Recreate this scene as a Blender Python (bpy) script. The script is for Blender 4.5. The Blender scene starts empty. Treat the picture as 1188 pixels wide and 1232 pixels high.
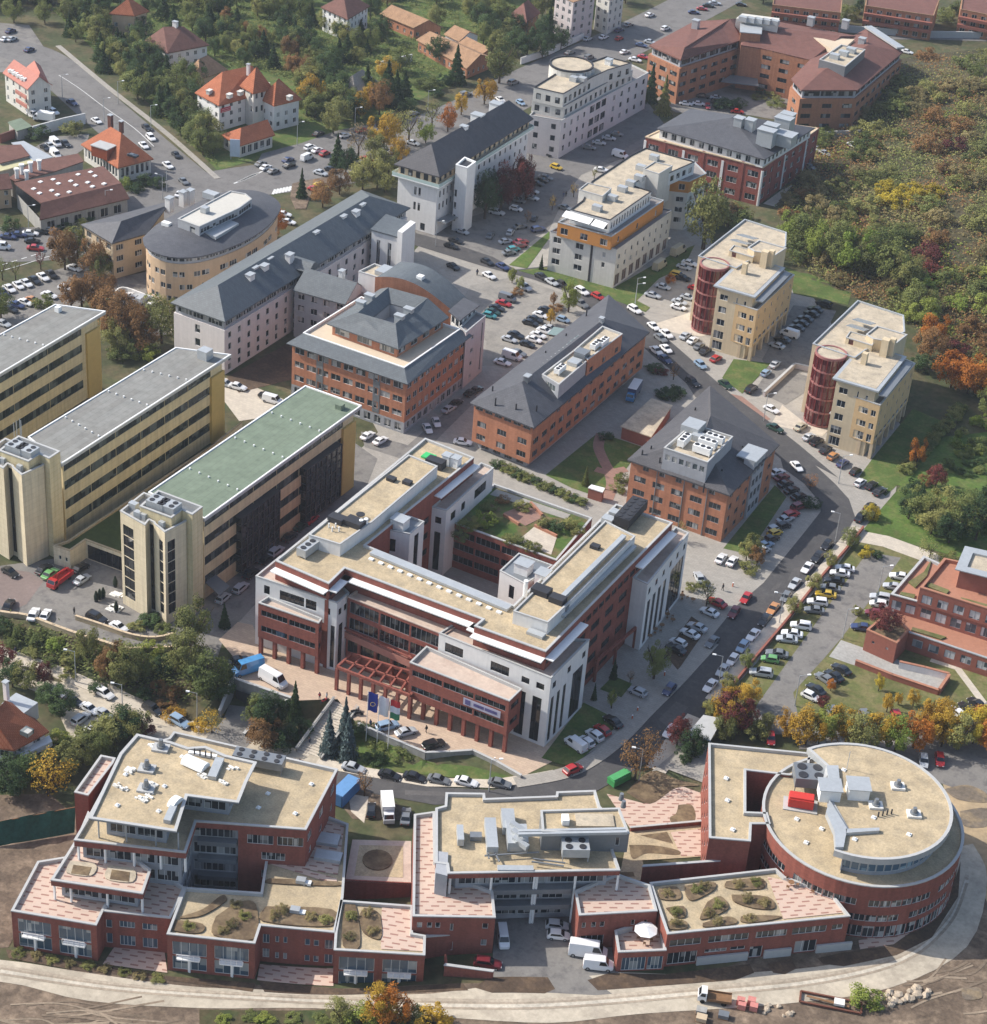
import bpy, bmesh, math, random
from mathutils import Vector, Matrix
from mathutils.geometry import tessellate_polygon
S = bpy.context.scene
COL = S.collection
rnd = random.Random(7)
rad = math.radians
# ---------------------------------------------------------------- camera, sky, sun, exposure
H = 240.0                                   # flying height of the camera, metres
RT = Vector((0.86818726,0.49126749,0.07005094))
UP = Vector((-0.31313874,0.43285369,0.84532941))
FW = Vector((-0.38496105,0.75583989,-0.52963294))
FPX = 2441.0103
cam_d = bpy.data.cameras.new('camera'); cam = bpy.data.objects.new('camera', cam_d); COL.objects.link(cam)
m3 = Matrix((RT, UP,-FW)).transposed()
cam.matrix_world = Matrix.Translation((0,0, H)) @ m3.to_4x4()
cam_d.sensor_fit = 'HORIZONTAL'; cam_d.sensor_width = 36; cam_d.lens = 36 * FPX / 1188
cam_d.clip_start = 1; cam_d.clip_end = 20000
S.camera = cam
SUN_DIR = Vector((-0.975,-0.222,0)).normalized()   # towards the sun, on the ground plane
SUN_EL = rad(39); HAZE = 0.00008
world = bpy.data.worlds.new('World'); S.world = world; world.use_nodes = True
wn = world.node_tree.nodes; wl = world.node_tree.links
sky = wn.new('ShaderNodeTexSky'); sky.sky_type = 'NISHITA'; sky.sun_disc = False
sky.sun_elevation = SUN_EL; sky.sun_rotation = math.atan2(SUN_DIR.x, SUN_DIR.y) % (2 * math.pi)
sky.air_density = 1.0; sky.dust_density = 2.0
wl.new(sky.outputs[0], wn['Background'].inputs[0]); wn['Background'].inputs[1].default_value = 0.15
sun_d = bpy.data.lights.new('sun', 'SUN'); sun = bpy.data.objects.new('sun', sun_d); COL.objects.link(sun)
sun_d.energy = 4.2; sun_d.angle = rad(0.5); sun_d.color = (1.0,0.95,0.87)
sv = Vector((SUN_DIR.x * math.cos(SUN_EL), SUN_DIR.y * math.cos(SUN_EL), math.sin(SUN_EL)))
sun.rotation_euler = (-sv).to_track_quat('-Z', 'Y').to_euler()
S.view_settings.view_transform = 'Standard'; S.view_settings.look = 'None'
S.view_settings.exposure = 0.5; S.view_settings.gamma = 1.0; S.view_settings.use_curve_mapping = False
try:
 S.cycles.max_bounces = 5; S.cycles.diffuse_bounces = 3; S.cycles.glossy_bounces = 2
 S.cycles.transmission_bounces = 2; S.cycles.volume_bounces = 0; S.cycles.use_denoising = True
except Exception: pass
# ---------------------------------------------------------------- survey helpers: a point of the survey photograph to a place on the ground
def frame(a, b, w):
 s = w / 1188.0
 return lambda x, y: (a + x * s, b + y * s)
A = frame(0,860,420); B = frame(380,860,420); C = frame(768,860,420); D = frame(280,520,340)
E_ = frame(540,560,340 * 1188 / 1047); F = frame(0,340,450); G_ = frame(0,600,420); H_ = frame(340,300,280)
I_ = frame(80,180,440); J = frame(0,0,380); K = frame(360,0,440); L_ = frame(760,0,428); M_ = frame(540,160,320)
N = frame(540,340,420); O = frame(780,240,408); P = frame(760,520,428); Q = frame(240,760,420); R_ = frame(440,180,260)
def X(x, y): return (x, y)
def W(p, z=0.0):
 d = RT * (p[0] - 594) - UP * (p[1] - 616) + FW * FPX
 t = (z - H) / d.z
 return Vector((d.x * t, d.y * t, z))
def proj(v):
 q = Vector(v) - Vector((0,0, H)); k = FPX / q.dot(FW)
 return (594 + k * q.dot(RT),616 - k * q.dot(UP))
def W2(p, z=0.0): return W(p, z).to_2d()
# terrain: level plateau, lower street to the south-west, wooded slope to the east
EDGE = [X(-800,690), X(-200,705), G_(0,395), G_(180,440), G_(260,470), G_(440,520), G_(590,515), G_(740,575), G_(790,622), G_(990,690),
  Q(470,232), Q(540,322), Q(770,422), Q(930,416), Q(1095,500), X(720,945), X(720,1500)]
EDGE_W = [W2(p) for p in EDGE]
PLATEAU = EDGE_W + [W2(X(2500,1500)), W2(X(2500,0)), W2(X(-1500,0))]
def inside(pt, poly):
 c = False; n = len(poly); x, y = pt[0], pt[1]
 for i in range(n):
  a, b = poly[i], poly[i - 1]
  if (a[1] > y) != (b[1] > y) and x < (b[0] - a[0]) * (y - a[1]) / (b[1] - a[1]) + a[0]: c = not c
 return c
def seg_dist(pt, pl):
 best = 1e9; P0 = Vector((pt[0], pt[1]))
 for a, b in zip(pl, pl[1:]):
  ab = b - a; t = max(0, min(1,(P0 - a).dot(ab) / max(ab.length_squared,1e-9)))
  best = min(best,(a + ab * t - P0).length)
 return best
def sstep(a, b, x):
 t = max(0.0, min(1.0,(x - a) / (b - a))); return t * t * (3 - 2 * t)
LOWBOX = None
SLOPE = [W2(p) for p in (X(985,150), X(940,240), X(965,330), X(1010,345), X(1100,395), X(1200,480), X(1500,560))]
SLOPE_POLY = SLOPE + [W2(X(1700,300)), W2(X(1500,40)), W2(X(1100,62))]
def g(x, y):
 pt = (x, y)
 px_, py_ = proj((x, y,0))
 if py_ > 640 and px_ < 760 and not inside(pt, PLATEAU):
  d = seg_dist(pt, EDGE_W)
  wd = 0.8 if px_ > 262 else 10.0
  return -3.5 * (1 - sstep(330,640, px_)) * min(1.0, d / wd)
 if px_ > 930 and py_ < 700 and inside(pt, SLOPE_POLY):
  d = seg_dist(pt, SLOPE)
  e = seg_dist(pt,[W2(X(1100,62)), W2(X(1500,40))])
  return min(0.16 * d,12.0) * sstep(0,60, e)
 return 0.0
def GP(p, dz=0.0):
 z = 0.0
 for _ in range(14):
  v = W(p, z); z = 0.5 * z + 0.5 * g(v.x, v.y)
 v = W(p, z); return Vector((v.x, v.y, g(v.x, v.y) + dz))
# ---------------------------------------------------------------- materials
def nodes_of(name):
 m = bpy.data.materials.new(name); m.use_nodes = True
 return m, m.node_tree.nodes, m.node_tree.links, m.node_tree.nodes['Principled BSDF']
def nd(ns, t, **kw):
 n = ns.new(t)
 for k, v in kw.items():
  if hasattr(n, k): setattr(n, k, v)
  else: n.inputs[k].default_value = v
 return n
class Shelf(dict):
 __getattr__ = dict.__getitem__
MATS = Shelf()
def mat(name, col, rough=0.85, var=0.18, scale=1.2, spec=0.25, metal=0.0, bump=0.0, big=0.25, objvar=0.0, coat=0.0, streak=0.0, alt=None, altamt=0.5):
 if name in MATS: return MATS[name]
 m, ns, ls, bs = nodes_of(name)
 bs.inputs['Roughness'].default_value = rough; bs.inputs['Metallic'].default_value = metal
 bs.inputs['Specular IOR Level'].default_value = spec; bs.inputs['Coat Weight'].default_value = coat
 geo = nd(ns, 'ShaderNodeNewGeometry')
 n1 = nd(ns, 'ShaderNodeTexNoise', Scale=scale, Detail=4.0, Roughness=0.7); ls.new(geo.outputs['Position'], n1.inputs['Vector'])
 n2 = nd(ns, 'ShaderNodeTexNoise', Scale=scale * 0.09, Detail=3.0); ls.new(geo.outputs['Position'], n2.inputs['Vector'])
 r1 = nd(ns, 'ShaderNodeMapRange'); r1.inputs[1].default_value = 0.25; r1.inputs[2].default_value = 0.75; r1.inputs[3].default_value = 1 - var; r1.inputs[4].default_value = 1 + var
 ls.new(n1.outputs['Fac'], r1.inputs[0])
 r2 = nd(ns, 'ShaderNodeMapRange'); r2.inputs[1].default_value = 0.3; r2.inputs[2].default_value = 0.7; r2.inputs[3].default_value = 1 - var * big * 3; r2.inputs[4].default_value = 1 + var * big * 2
 ls.new(n2.outputs['Fac'], r2.inputs[0])
 mu = nd(ns, 'ShaderNodeMath', operation='MULTIPLY'); ls.new(r1.outputs[0], mu.inputs[0]); ls.new(r2.outputs[0], mu.inputs[1])
 last = mu
 if streak:
  mp = nd(ns, 'ShaderNodeMapping'); mp.inputs['Scale'].default_value = (1.6,1.6,0.08); ls.new(geo.outputs['Position'], mp.inputs['Vector'])
  n3 = nd(ns, 'ShaderNodeTexNoise', Scale=1.0, Detail=4.0); ls.new(mp.outputs[0], n3.inputs['Vector'])
  r3 = nd(ns, 'ShaderNodeMapRange'); r3.inputs[1].default_value = 0.35; r3.inputs[2].default_value = 0.7; r3.inputs[3].default_value = 1.0; r3.inputs[4].default_value = 1 - streak
  ls.new(n3.outputs['Fac'], r3.inputs[0])
  m2 = nd(ns, 'ShaderNodeMath', operation='MULTIPLY'); ls.new(last.outputs[0], m2.inputs[0]); ls.new(r3.outputs[0], m2.inputs[1]); last = m2
 if objvar:
  oi = nd(ns, 'ShaderNodeObjectInfo')
  r4 = nd(ns, 'ShaderNodeMapRange'); r4.inputs[3].default_value = 1 - objvar; r4.inputs[4].default_value = 1 + objvar; ls.new(oi.outputs['Random'], r4.inputs[0])
  m2 = nd(ns, 'ShaderNodeMath', operation='MULTIPLY'); ls.new(last.outputs[0], m2.inputs[0]); ls.new(r4.outputs[0], m2.inputs[1]); last = m2
 vm = nd(ns, 'ShaderNodeVectorMath', operation='SCALE'); ls.new(last.outputs[0], vm.inputs['Scale'])
 vm.inputs[0].default_value = col[:3]
 if alt:
  mx = nd(ns, 'ShaderNodeMix', data_type='RGBA'); mx.inputs[6].default_value = (*col,1); mx.inputs[7].default_value = (*alt,1)
  n4 = nd(ns, 'ShaderNodeTexNoise', Scale=scale * 0.22, Detail=5.0, Roughness=0.65); ls.new(geo.outputs['Position'], n4.inputs['Vector'])
  r5 = nd(ns, 'ShaderNodeMapRange'); r5.inputs[1].default_value = 0.62 - altamt * 0.3; r5.inputs[2].default_value = 0.78 - altamt * 0.3; ls.new(n4.outputs['Fac'], r5.inputs[0])
  ls.new(r5.outputs[0], mx.inputs[0]); ls.new(mx.outputs[2], vm.inputs[0])
 ls.new(vm.outputs[0], bs.inputs['Base Color'])
 if bump:
  b = nd(ns, 'ShaderNodeBump', Strength=bump, Distance=0.1); ls.new(n1.outputs['Fac'], b.inputs['Height']); ls.new(b.outputs[0], bs.inputs['Normal'])
 MATS[name] = m; return m
def pattern(name, c1, c2, bw, bh, rough=0.85, mortar=None, msize=0.0, bias=0.0, rot=0.0, axis='xy', var=0.12):
 """paving, courses of brick, roof tiles: a brick texture over world position"""
 if name in MATS: return MATS[name]
 m, ns, ls, bs = nodes_of(name); bs.inputs['Roughness'].default_value = rough; bs.inputs['Specular IOR Level'].default_value = 0.2
 geo = nd(ns, 'ShaderNodeNewGeometry'); mp = nd(ns, 'ShaderNodeMapping'); ls.new(geo.outputs['Position'], mp.inputs['Vector'])
 if axis == 'xy': mp.inputs['Rotation'].default_value = (0,0, rot)
 vec = mp.outputs[0]
 if axis == 'wall':
  sp = nd(ns, 'ShaderNodeSeparateXYZ'); ls.new(geo.outputs['Position'], sp.inputs[0])
  ad = nd(ns, 'ShaderNodeMath', operation='ADD'); ls.new(sp.outputs[0], ad.inputs[0]); ls.new(sp.outputs[1], ad.inputs[1])
  cb = nd(ns, 'ShaderNodeCombineXYZ'); ls.new(ad.outputs[0], cb.inputs[0]); ls.new(sp.outputs[2], cb.inputs[1]); vec = cb.outputs[0]
 br = nd(ns, 'ShaderNodeTexBrick'); ls.new(vec, br.inputs['Vector'])
 br.inputs['Color1'].default_value = (*c1,1); br.inputs['Color2'].default_value = (*c2,1); br.inputs['Mortar'].default_value = (*(mortar or c1),1)
 br.inputs['Scale'].default_value = 1; br.inputs['Mortar Size'].default_value = msize; br.inputs['Bias'].default_value = bias
 br.inputs['Brick Width'].default_value = bw; br.inputs['Row Height'].default_value = bh
 n1 = nd(ns, 'ShaderNodeTexNoise', Scale=0.5, Detail=5.0, Roughness=0.7); ls.new(geo.outputs['Position'], n1.inputs['Vector'])
 r1 = nd(ns, 'ShaderNodeMapRange'); r1.inputs[1].default_value = 0.25; r1.inputs[2].default_value = 0.75; r1.inputs[3].default_value = 1 - var; r1.inputs[4].default_value = 1 + var
 ls.new(n1.outputs['Fac'], r1.inputs[0])
 last = r1
 if axis == 'wall':
  m2 = nd(ns, 'ShaderNodeMapping'); m2.inputs['Scale'].default_value = (1.3,1.3,0.07); ls.new(geo.outputs['Position'], m2.inputs['Vector'])
  n3 = nd(ns, 'ShaderNodeTexNoise', Scale=1.0, Detail=5.0); ls.new(m2.outputs[0], n3.inputs['Vector'])
  r3 = nd(ns, 'ShaderNodeMapRange'); r3.inputs[1].default_value = 0.35; r3.inputs[2].default_value = 0.7; r3.inputs[3].default_value = 1.06; r3.inputs[4].default_value = 0.84; ls.new(n3.outputs['Fac'], r3.inputs[0])
  last = nd(ns, 'ShaderNodeMath', operation='MULTIPLY'); ls.new(r1.outputs[0], last.inputs[0]); ls.new(r3.outputs[0], last.inputs[1])
 vm = nd(ns, 'ShaderNodeVectorMath', operation='SCALE'); ls.new(br.outputs['Color'], vm.inputs[0]); ls.new(last.outputs[0], vm.inputs['Scale'])
 ls.new(vm.outputs[0], bs.inputs['Base Color']); MATS[name] = m; return m
def glass_mat(name, dark=(0.018,0.024,0.03), light=(0.34,0.34,0.33), share=0.3, rough=0.08):
 m, ns, ls, bs = nodes_of(name); bs.inputs['Roughness'].default_value = rough; bs.inputs['Specular IOR Level'].default_value = 0.6
 oi = nd(ns, 'ShaderNodeObjectInfo'); geo = nd(ns, 'ShaderNodeNewGeometry')
 sc = nd(ns, 'ShaderNodeVectorMath', operation='MULTIPLY'); sc.inputs[1].default_value = (.8,.8,.55); ls.new(geo.outputs['Position'], sc.inputs[0])
 ad = nd(ns, 'ShaderNodeVectorMath', operation='ADD'); ls.new(sc.outputs[0], ad.inputs[0]); ls.new(oi.outputs['Random'], ad.inputs[1])
 fl = nd(ns, 'ShaderNodeVectorMath', operation='FLOOR'); ls.new(ad.outputs[0], fl.inputs[0])
 wn_ = nd(ns, 'ShaderNodeTexWhiteNoise'); ls.new(fl.outputs[0], wn_.inputs['Vector'])
 sp = nd(ns, 'ShaderNodeSeparateColor'); ls.new(wn_.outputs['Color'], sp.inputs[0])
 r = nd(ns, 'ShaderNodeMapRange'); r.inputs[1].default_value = 1 - share - 0.02; r.inputs[2].default_value = 1 - share + 0.16; ls.new(sp.outputs[0], r.inputs[0])
 mx = nd(ns, 'ShaderNodeMix', data_type='RGBA'); mx.inputs[6].default_value = (*dark,1); mx.inputs[7].default_value = (*light,1)
 ls.new(r.outputs[0], mx.inputs[0]); ls.new(mx.outputs[2], bs.inputs['Base Color']); MATS[name] = m; return m
def leaf_mat(name, c1, c2, c3=None):
 m, ns, ls, bs = nodes_of(name); bs.inputs['Roughness'].default_value = 0.7; bs.inputs['Specular IOR Level'].default_value = 0.15
 geo = nd(ns, 'ShaderNodeNewGeometry'); oi = nd(ns, 'ShaderNodeObjectInfo')
 n1 = nd(ns, 'ShaderNodeTexNoise', Scale=0.9, Detail=5.0, Roughness=0.75); ls.new(geo.outputs['Position'], n1.inputs['Vector'])
 ad = nd(ns, 'ShaderNodeMath', operation='MULTIPLY_ADD'); ls.new(oi.outputs['Random'], ad.inputs[0]); ad.inputs[1].default_value = 0.4; ls.new(n1.outputs['Fac'], ad.inputs[2])
 cr = nd(ns, 'ShaderNodeValToRGB'); ls.new(ad.outputs[0], cr.inputs[0])
 e = cr.color_ramp.elements; e[0].position = 0.42; e[0].color = (*c1,1); e[1].position = 0.92; e[1].color = (*c2,1)
 if c3: k = e.new(0.72); k.color = (*c3,1)
 ls.new(cr.outputs[0], bs.inputs['Base Color'])
 tr = nd(ns, 'ShaderNodeBsdfTranslucent'); ls.new(cr.outputs[0], tr.inputs[0])
 ms = nd(ns, 'ShaderNodeMixShader'); ms.inputs[0].default_value = 0.3
 ls.new(bs.outputs[0], ms.inputs[1]); ls.new(tr.outputs[0], ms.inputs[2]); ls.new(ms.outputs[0], ns['Material Output'].inputs[0])
 MATS[name] = m; return m
# ---------------------------------------------------------------- mesh helpers
class MB:
 """collects faces and becomes one mesh"""
 def __init__(s): s.v = []; s.f = []
 def face(s, pts):
  i = len(s.v); s.v += [tuple(p) if len(p) == 3 else (p[0], p[1],0) for p in pts]; s.f.append(tuple(range(i, i + len(pts)))); return s
 def box(s, x0, x1, y0, y1, z0, z1, M=None):
  c = [Vector((x, y, z)) for z in (z0, z1) for x, y in ((x0, y0),(x1, y0),(x1, y1),(x0, y1))]
  if M: c = [M @ q for q in c]
  i = len(s.v); s.v += [tuple(q) for q in c]
  s.f += [tuple(i + k for k in q) for q in ((3,2,1,0),(4,5,6,7),(0,1,5,4),(1,2,6,5),(2,3,7,6),(3,0,4,7))]; return s
 def bar(s, a, b, w, h=None, up=Vector((0,0,1))):
  a = Vector(a); b = Vector(b); h = h or w; d = b - a; L = d.length
  if L < 1e-6: return s
  x = d / L; y = up.cross(x)
  if y.length < 1e-3: y = Vector((0,1,0)).cross(x)
  y.normalize(); z = x.cross(y)
  Mx = Matrix((x, y, z)).transposed().to_4x4(); Mx.translation = a
  return s.box(0, L,-w / 2, w / 2,-h / 2, h / 2, Mx)
 def prism(s, poly, z0, z1, top=True, bottom=True):
  poly = ccw([Vector(p[:2]) for p in poly]); n = len(poly); i = len(s.v)
  s.v += [(p.x, p.y, z0) for p in poly] + [(p.x, p.y, z1) for p in poly]
  for k in range(n): s.f.append((i + k, i + (k + 1) % n, i + n + (k + 1) % n, i + n + k))
  for tri in tess(poly):
   if top: s.f.append(tuple(i + n + k for k in tri))
   if bottom: s.f.append(tuple(i + k for k in reversed(tri)))
  return s
 def ring(s, outer, inner, z0, z1):
  n = len(outer); i = len(s.v)
  for pl, z in ((outer, z0),(outer, z1),(inner, z1),(inner, z0)): s.v += [(p.x, p.y, z) for p in pl]
  for a, b in ((0,1),(1,2),(2,3),(3,0)):
   for k in range(n):
    k2 = (k + 1) % n; s.f.append((i + a * n + k, i + a * n + k2, i + b * n + k2, i + b * n + k))
  return s
 def cyl(s, c, r, z0, z1, n=12, r2=None):
  r2 = r if r2 is None else r2; i = len(s.v)
  for z, q in ((z0, r),(z1, r2)): s.v += [(c[0] + q * math.cos(2 * math.pi * k / n), c[1] + q * math.sin(2 * math.pi * k / n), z) for k in range(n)]
  for k in range(n): s.f.append((i + k, i + (k + 1) % n, i + n + (k + 1) % n, i + n + k))
  s.f.append(tuple(i + n + k for k in range(n))); s.f.append(tuple(i + k for k in reversed(range(n)))); return s
 def mesh(s, name, off=None):
  me = bpy.data.meshes.new(name)
  vs = s.v if off is None else [(p[0] - off[0], p[1] - off[1], p[2] - off[2]) for p in s.v]
  me.from_pydata(vs,[], s.f); me.update(); return me
def ccw(poly):
 a = sum(poly[i].x * poly[(i + 1) % len(poly)].y - poly[(i + 1) % len(poly)].x * poly[i].y for i in range(len(poly)))
 return poly if a > 0 else poly[::-1]
def tess(poly):
 out = []
 for t in tessellate_polygon([[Vector((p.x, p.y,0)) for p in poly]]):
  a, b, c = (poly[i] for i in t)
  cr = (b.x - a.x) * (c.y - a.y) - (b.y - a.y) * (c.x - a.x)
  if abs(cr) > 1e-9: out.append(tuple(t) if cr > 0 else tuple(reversed(t)))
 return out
def inset(poly, d):
 """ccw polygon moved inwards by d (outwards when negative)"""
 n = len(poly); out = []
 for i in range(n):
  p0, p, p1 = poly[i - 1], poly[i], poly[(i + 1) % n]
  e0 = (p - p0).normalized(); e1 = (p1 - p).normalized()
  n0 = Vector((-e0.y, e0.x)); n1 = Vector((-e1.y, e1.x)); k = 1 + n0.dot(n1)
  out.append(p + (n0 + n1) * (d / max(k,0.25)))
 return out
def arc(c, r, a0, a1, n, ry=None, rot=0):
 ry = ry or r; o = []
 for i in range(n + 1):
  a = rad(a0 + (a1 - a0) * i / n); x, y = r * math.cos(a), ry * math.sin(a)
  o.append(Vector((c[0] + x * math.cos(rot) - y * math.sin(rot), c[1] + x * math.sin(rot) + y * math.cos(rot))))
 return o
def link(name, me, m, parent=None, loc=None):
 o = bpy.data.objects.new(name, me); COL.objects.link(o)
 if m is not None and me is not None and len(me.materials) == 0: me.materials.append(m)
 if parent: o.parent = parent
 if loc is not None: o.location = loc
 return o
class Mass:
 """the farthest members of a kind, past three hundred, as one object"""
 def __init__(s): s.v, s.f, s.m, s.mats = [],[],[],[]
 def add(s, me, Mx, ms):
  i = len(s.v); s.v += [tuple(Mx @ v.co) for v in me.vertices]
  for p in me.polygons:
   s.f.append(tuple(i + k for k in p.vertices)); m_ = ms[min(p.material_index, len(ms) - 1)]
   if m_ not in s.mats: s.mats.append(m_)
   s.m.append(s.mats.index(m_))
 def build(s, name, label):
  if not s.f: return
  me = bpy.data.meshes.new(name); me.from_pydata(s.v,[], s.f)
  for m_ in s.mats: me.materials.append(m_)
  me.polygons.foreach_set('material_index', s.m); me.update(); o = link(name, me, None); o['kind'] = 'stuff'; o['label'] = label
LABELS = {}
def tag(o, label, cat, group=None, kind='thing'):
 o['label'] = label; o['category'] = cat; o['kind'] = kind
 if group: o['group'] = group
 return o
def empty(name, loc, rz=0):
 o = bpy.data.objects.new(name, None); COL.objects.link(o); o.location = loc; o.rotation_euler.z = rz; o.empty_display_size = 0.5; return o
def structure(name, me, m):
 o = link(name, me, m); o['kind'] = 'structure'; return o
def copy_tree(o, parent=None):
 c = o.copy(); COL.objects.link(c)
 if parent: c.parent = parent
 for ch in o.children: copy_tree(ch, c)
 return c
ORD = 'first second third fourth fifth sixth seventh eighth ninth tenth eleventh twelfth thirteenth fourteenth fifteenth sixteenth seventeenth eighteenth nineteenth twentieth'.split()
def ordinal(i):
 if i < 20: return ORD[i]
 t, u = divmod(i + 1,10); tens = ['', '', 'twent', 'thirt', 'fort', 'fift', 'sixt', 'sevent', 'eight', 'ninet'][t]
 return tens + 'ieth' if u == 0 else tens + 'y-' + ORD[u - 1]
# ---------------------------------------------------------------- buildings
WIN_CACHE = {}
def win_mesh(w, h, m, fm, cross=False):
 key = (round(w,1), round(h,1), m, fm.name, cross)
 if key not in WIN_CACHE:
  b = MB(); t = 0.07; y0, y1 = 0.10,0.17
  b.box(0, w, y0, y1,0, t); b.box(0, w, y0, y1, h - t, h)
  for k in range(m + 1):
   x = (w - t) * k / m; b.box(x, x + t, y0 + 0.002, y1 - 0.002, t, h - t)
  if cross: b.box(t, w - t, y0 + 0.004, y1 - 0.004, h * 0.68, h * 0.68 + t)
  f = b.mesh('window'); f.materials.append(fm)
  p = MB().face([(0.02,0.15,0.02),(w - 0.02,0.15,0.02),(w - 0.02,0.15, h - 0.02),(0.02,0.15, h - 0.02)]).mesh('pane')
  WIN_CACHE[key] = (f, p)
 return WIN_CACHE[key]
class Op:
 """an opening in a wall: from u0 to u1 along the edge, z0 to z1, panes across, frame material, glass material"""
 __slots__ = ('u0', 'u1', 'z0', 'z1', 'm', 'fm', 'gm', 'cross')
 def __init__(s, u0, u1, z0, z1, m=1, fm=None, gm=None, cross=False): s.u0, s.u1, s.z0, s.z1, s.m, s.fm, s.gm, s.cross = u0, u1, z0, z1, m, fm, gm, cross
def rows(zs, h, w, gap, m=1, margin=1.0, a=0.0, b=1.0, fm=None, gm=None, skip=None, cross=False):
 """windows of width w every w+gap along the part a..b of the edge, one row per sill height"""
 def spec(L):
  out = []; u0, u1 = L * a + margin, L * b - margin
  n = int((u1 - u0 + gap) / (w + gap) + 1e-6)
  if n < 1: return out
  step = (u1 - u0 - w) / (n - 1) if n > 1 else 0; st = u0 if n > 1 else (u0 + u1 - w) / 2
  for z in zs:
   for k in range(n):
    if skip and k in skip: continue
    out.append(Op(st + k * step, st + k * step + w, z, z + h, m, fm, gm, cross))
  return out
 return spec
def ribbon(zs, h, margin=0.6, pane=1.2, a=0.0, b=1.0, fm=None, gm=None, seg=None, pier=0.35):
 def spec(L):
  out = []; u0, u1 = L * a + margin, L * b - margin
  if u1 - u0 < 0.8: return out
  n = max(1, round((u1 - u0) / seg)) if seg else 1
  d = (u1 - u0) / n; gp = pier if n > 1 else 0
  for z in zs:
   for k in range(n):
    s0, s1 = u0 + k * d + gp / 2, u0 + (k + 1) * d - gp / 2
    out.append(Op(s0, s1, z, z + h, max(1, round((s1 - s0) / pane)), fm, gm))
  return out
 return spec
def at(*wins, fm=None, gm=None):
 """explicit openings (u0,u1,z0,z1[,m]) in fractions of the edge along u, metres in z"""
 return lambda L: [Op(w[0] * L, w[1] * L, w[2], w[3], w[4] if len(w) > 4 else 1, fm, gm) for w in wins]
CAMP = Vector((0,0, H))
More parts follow.
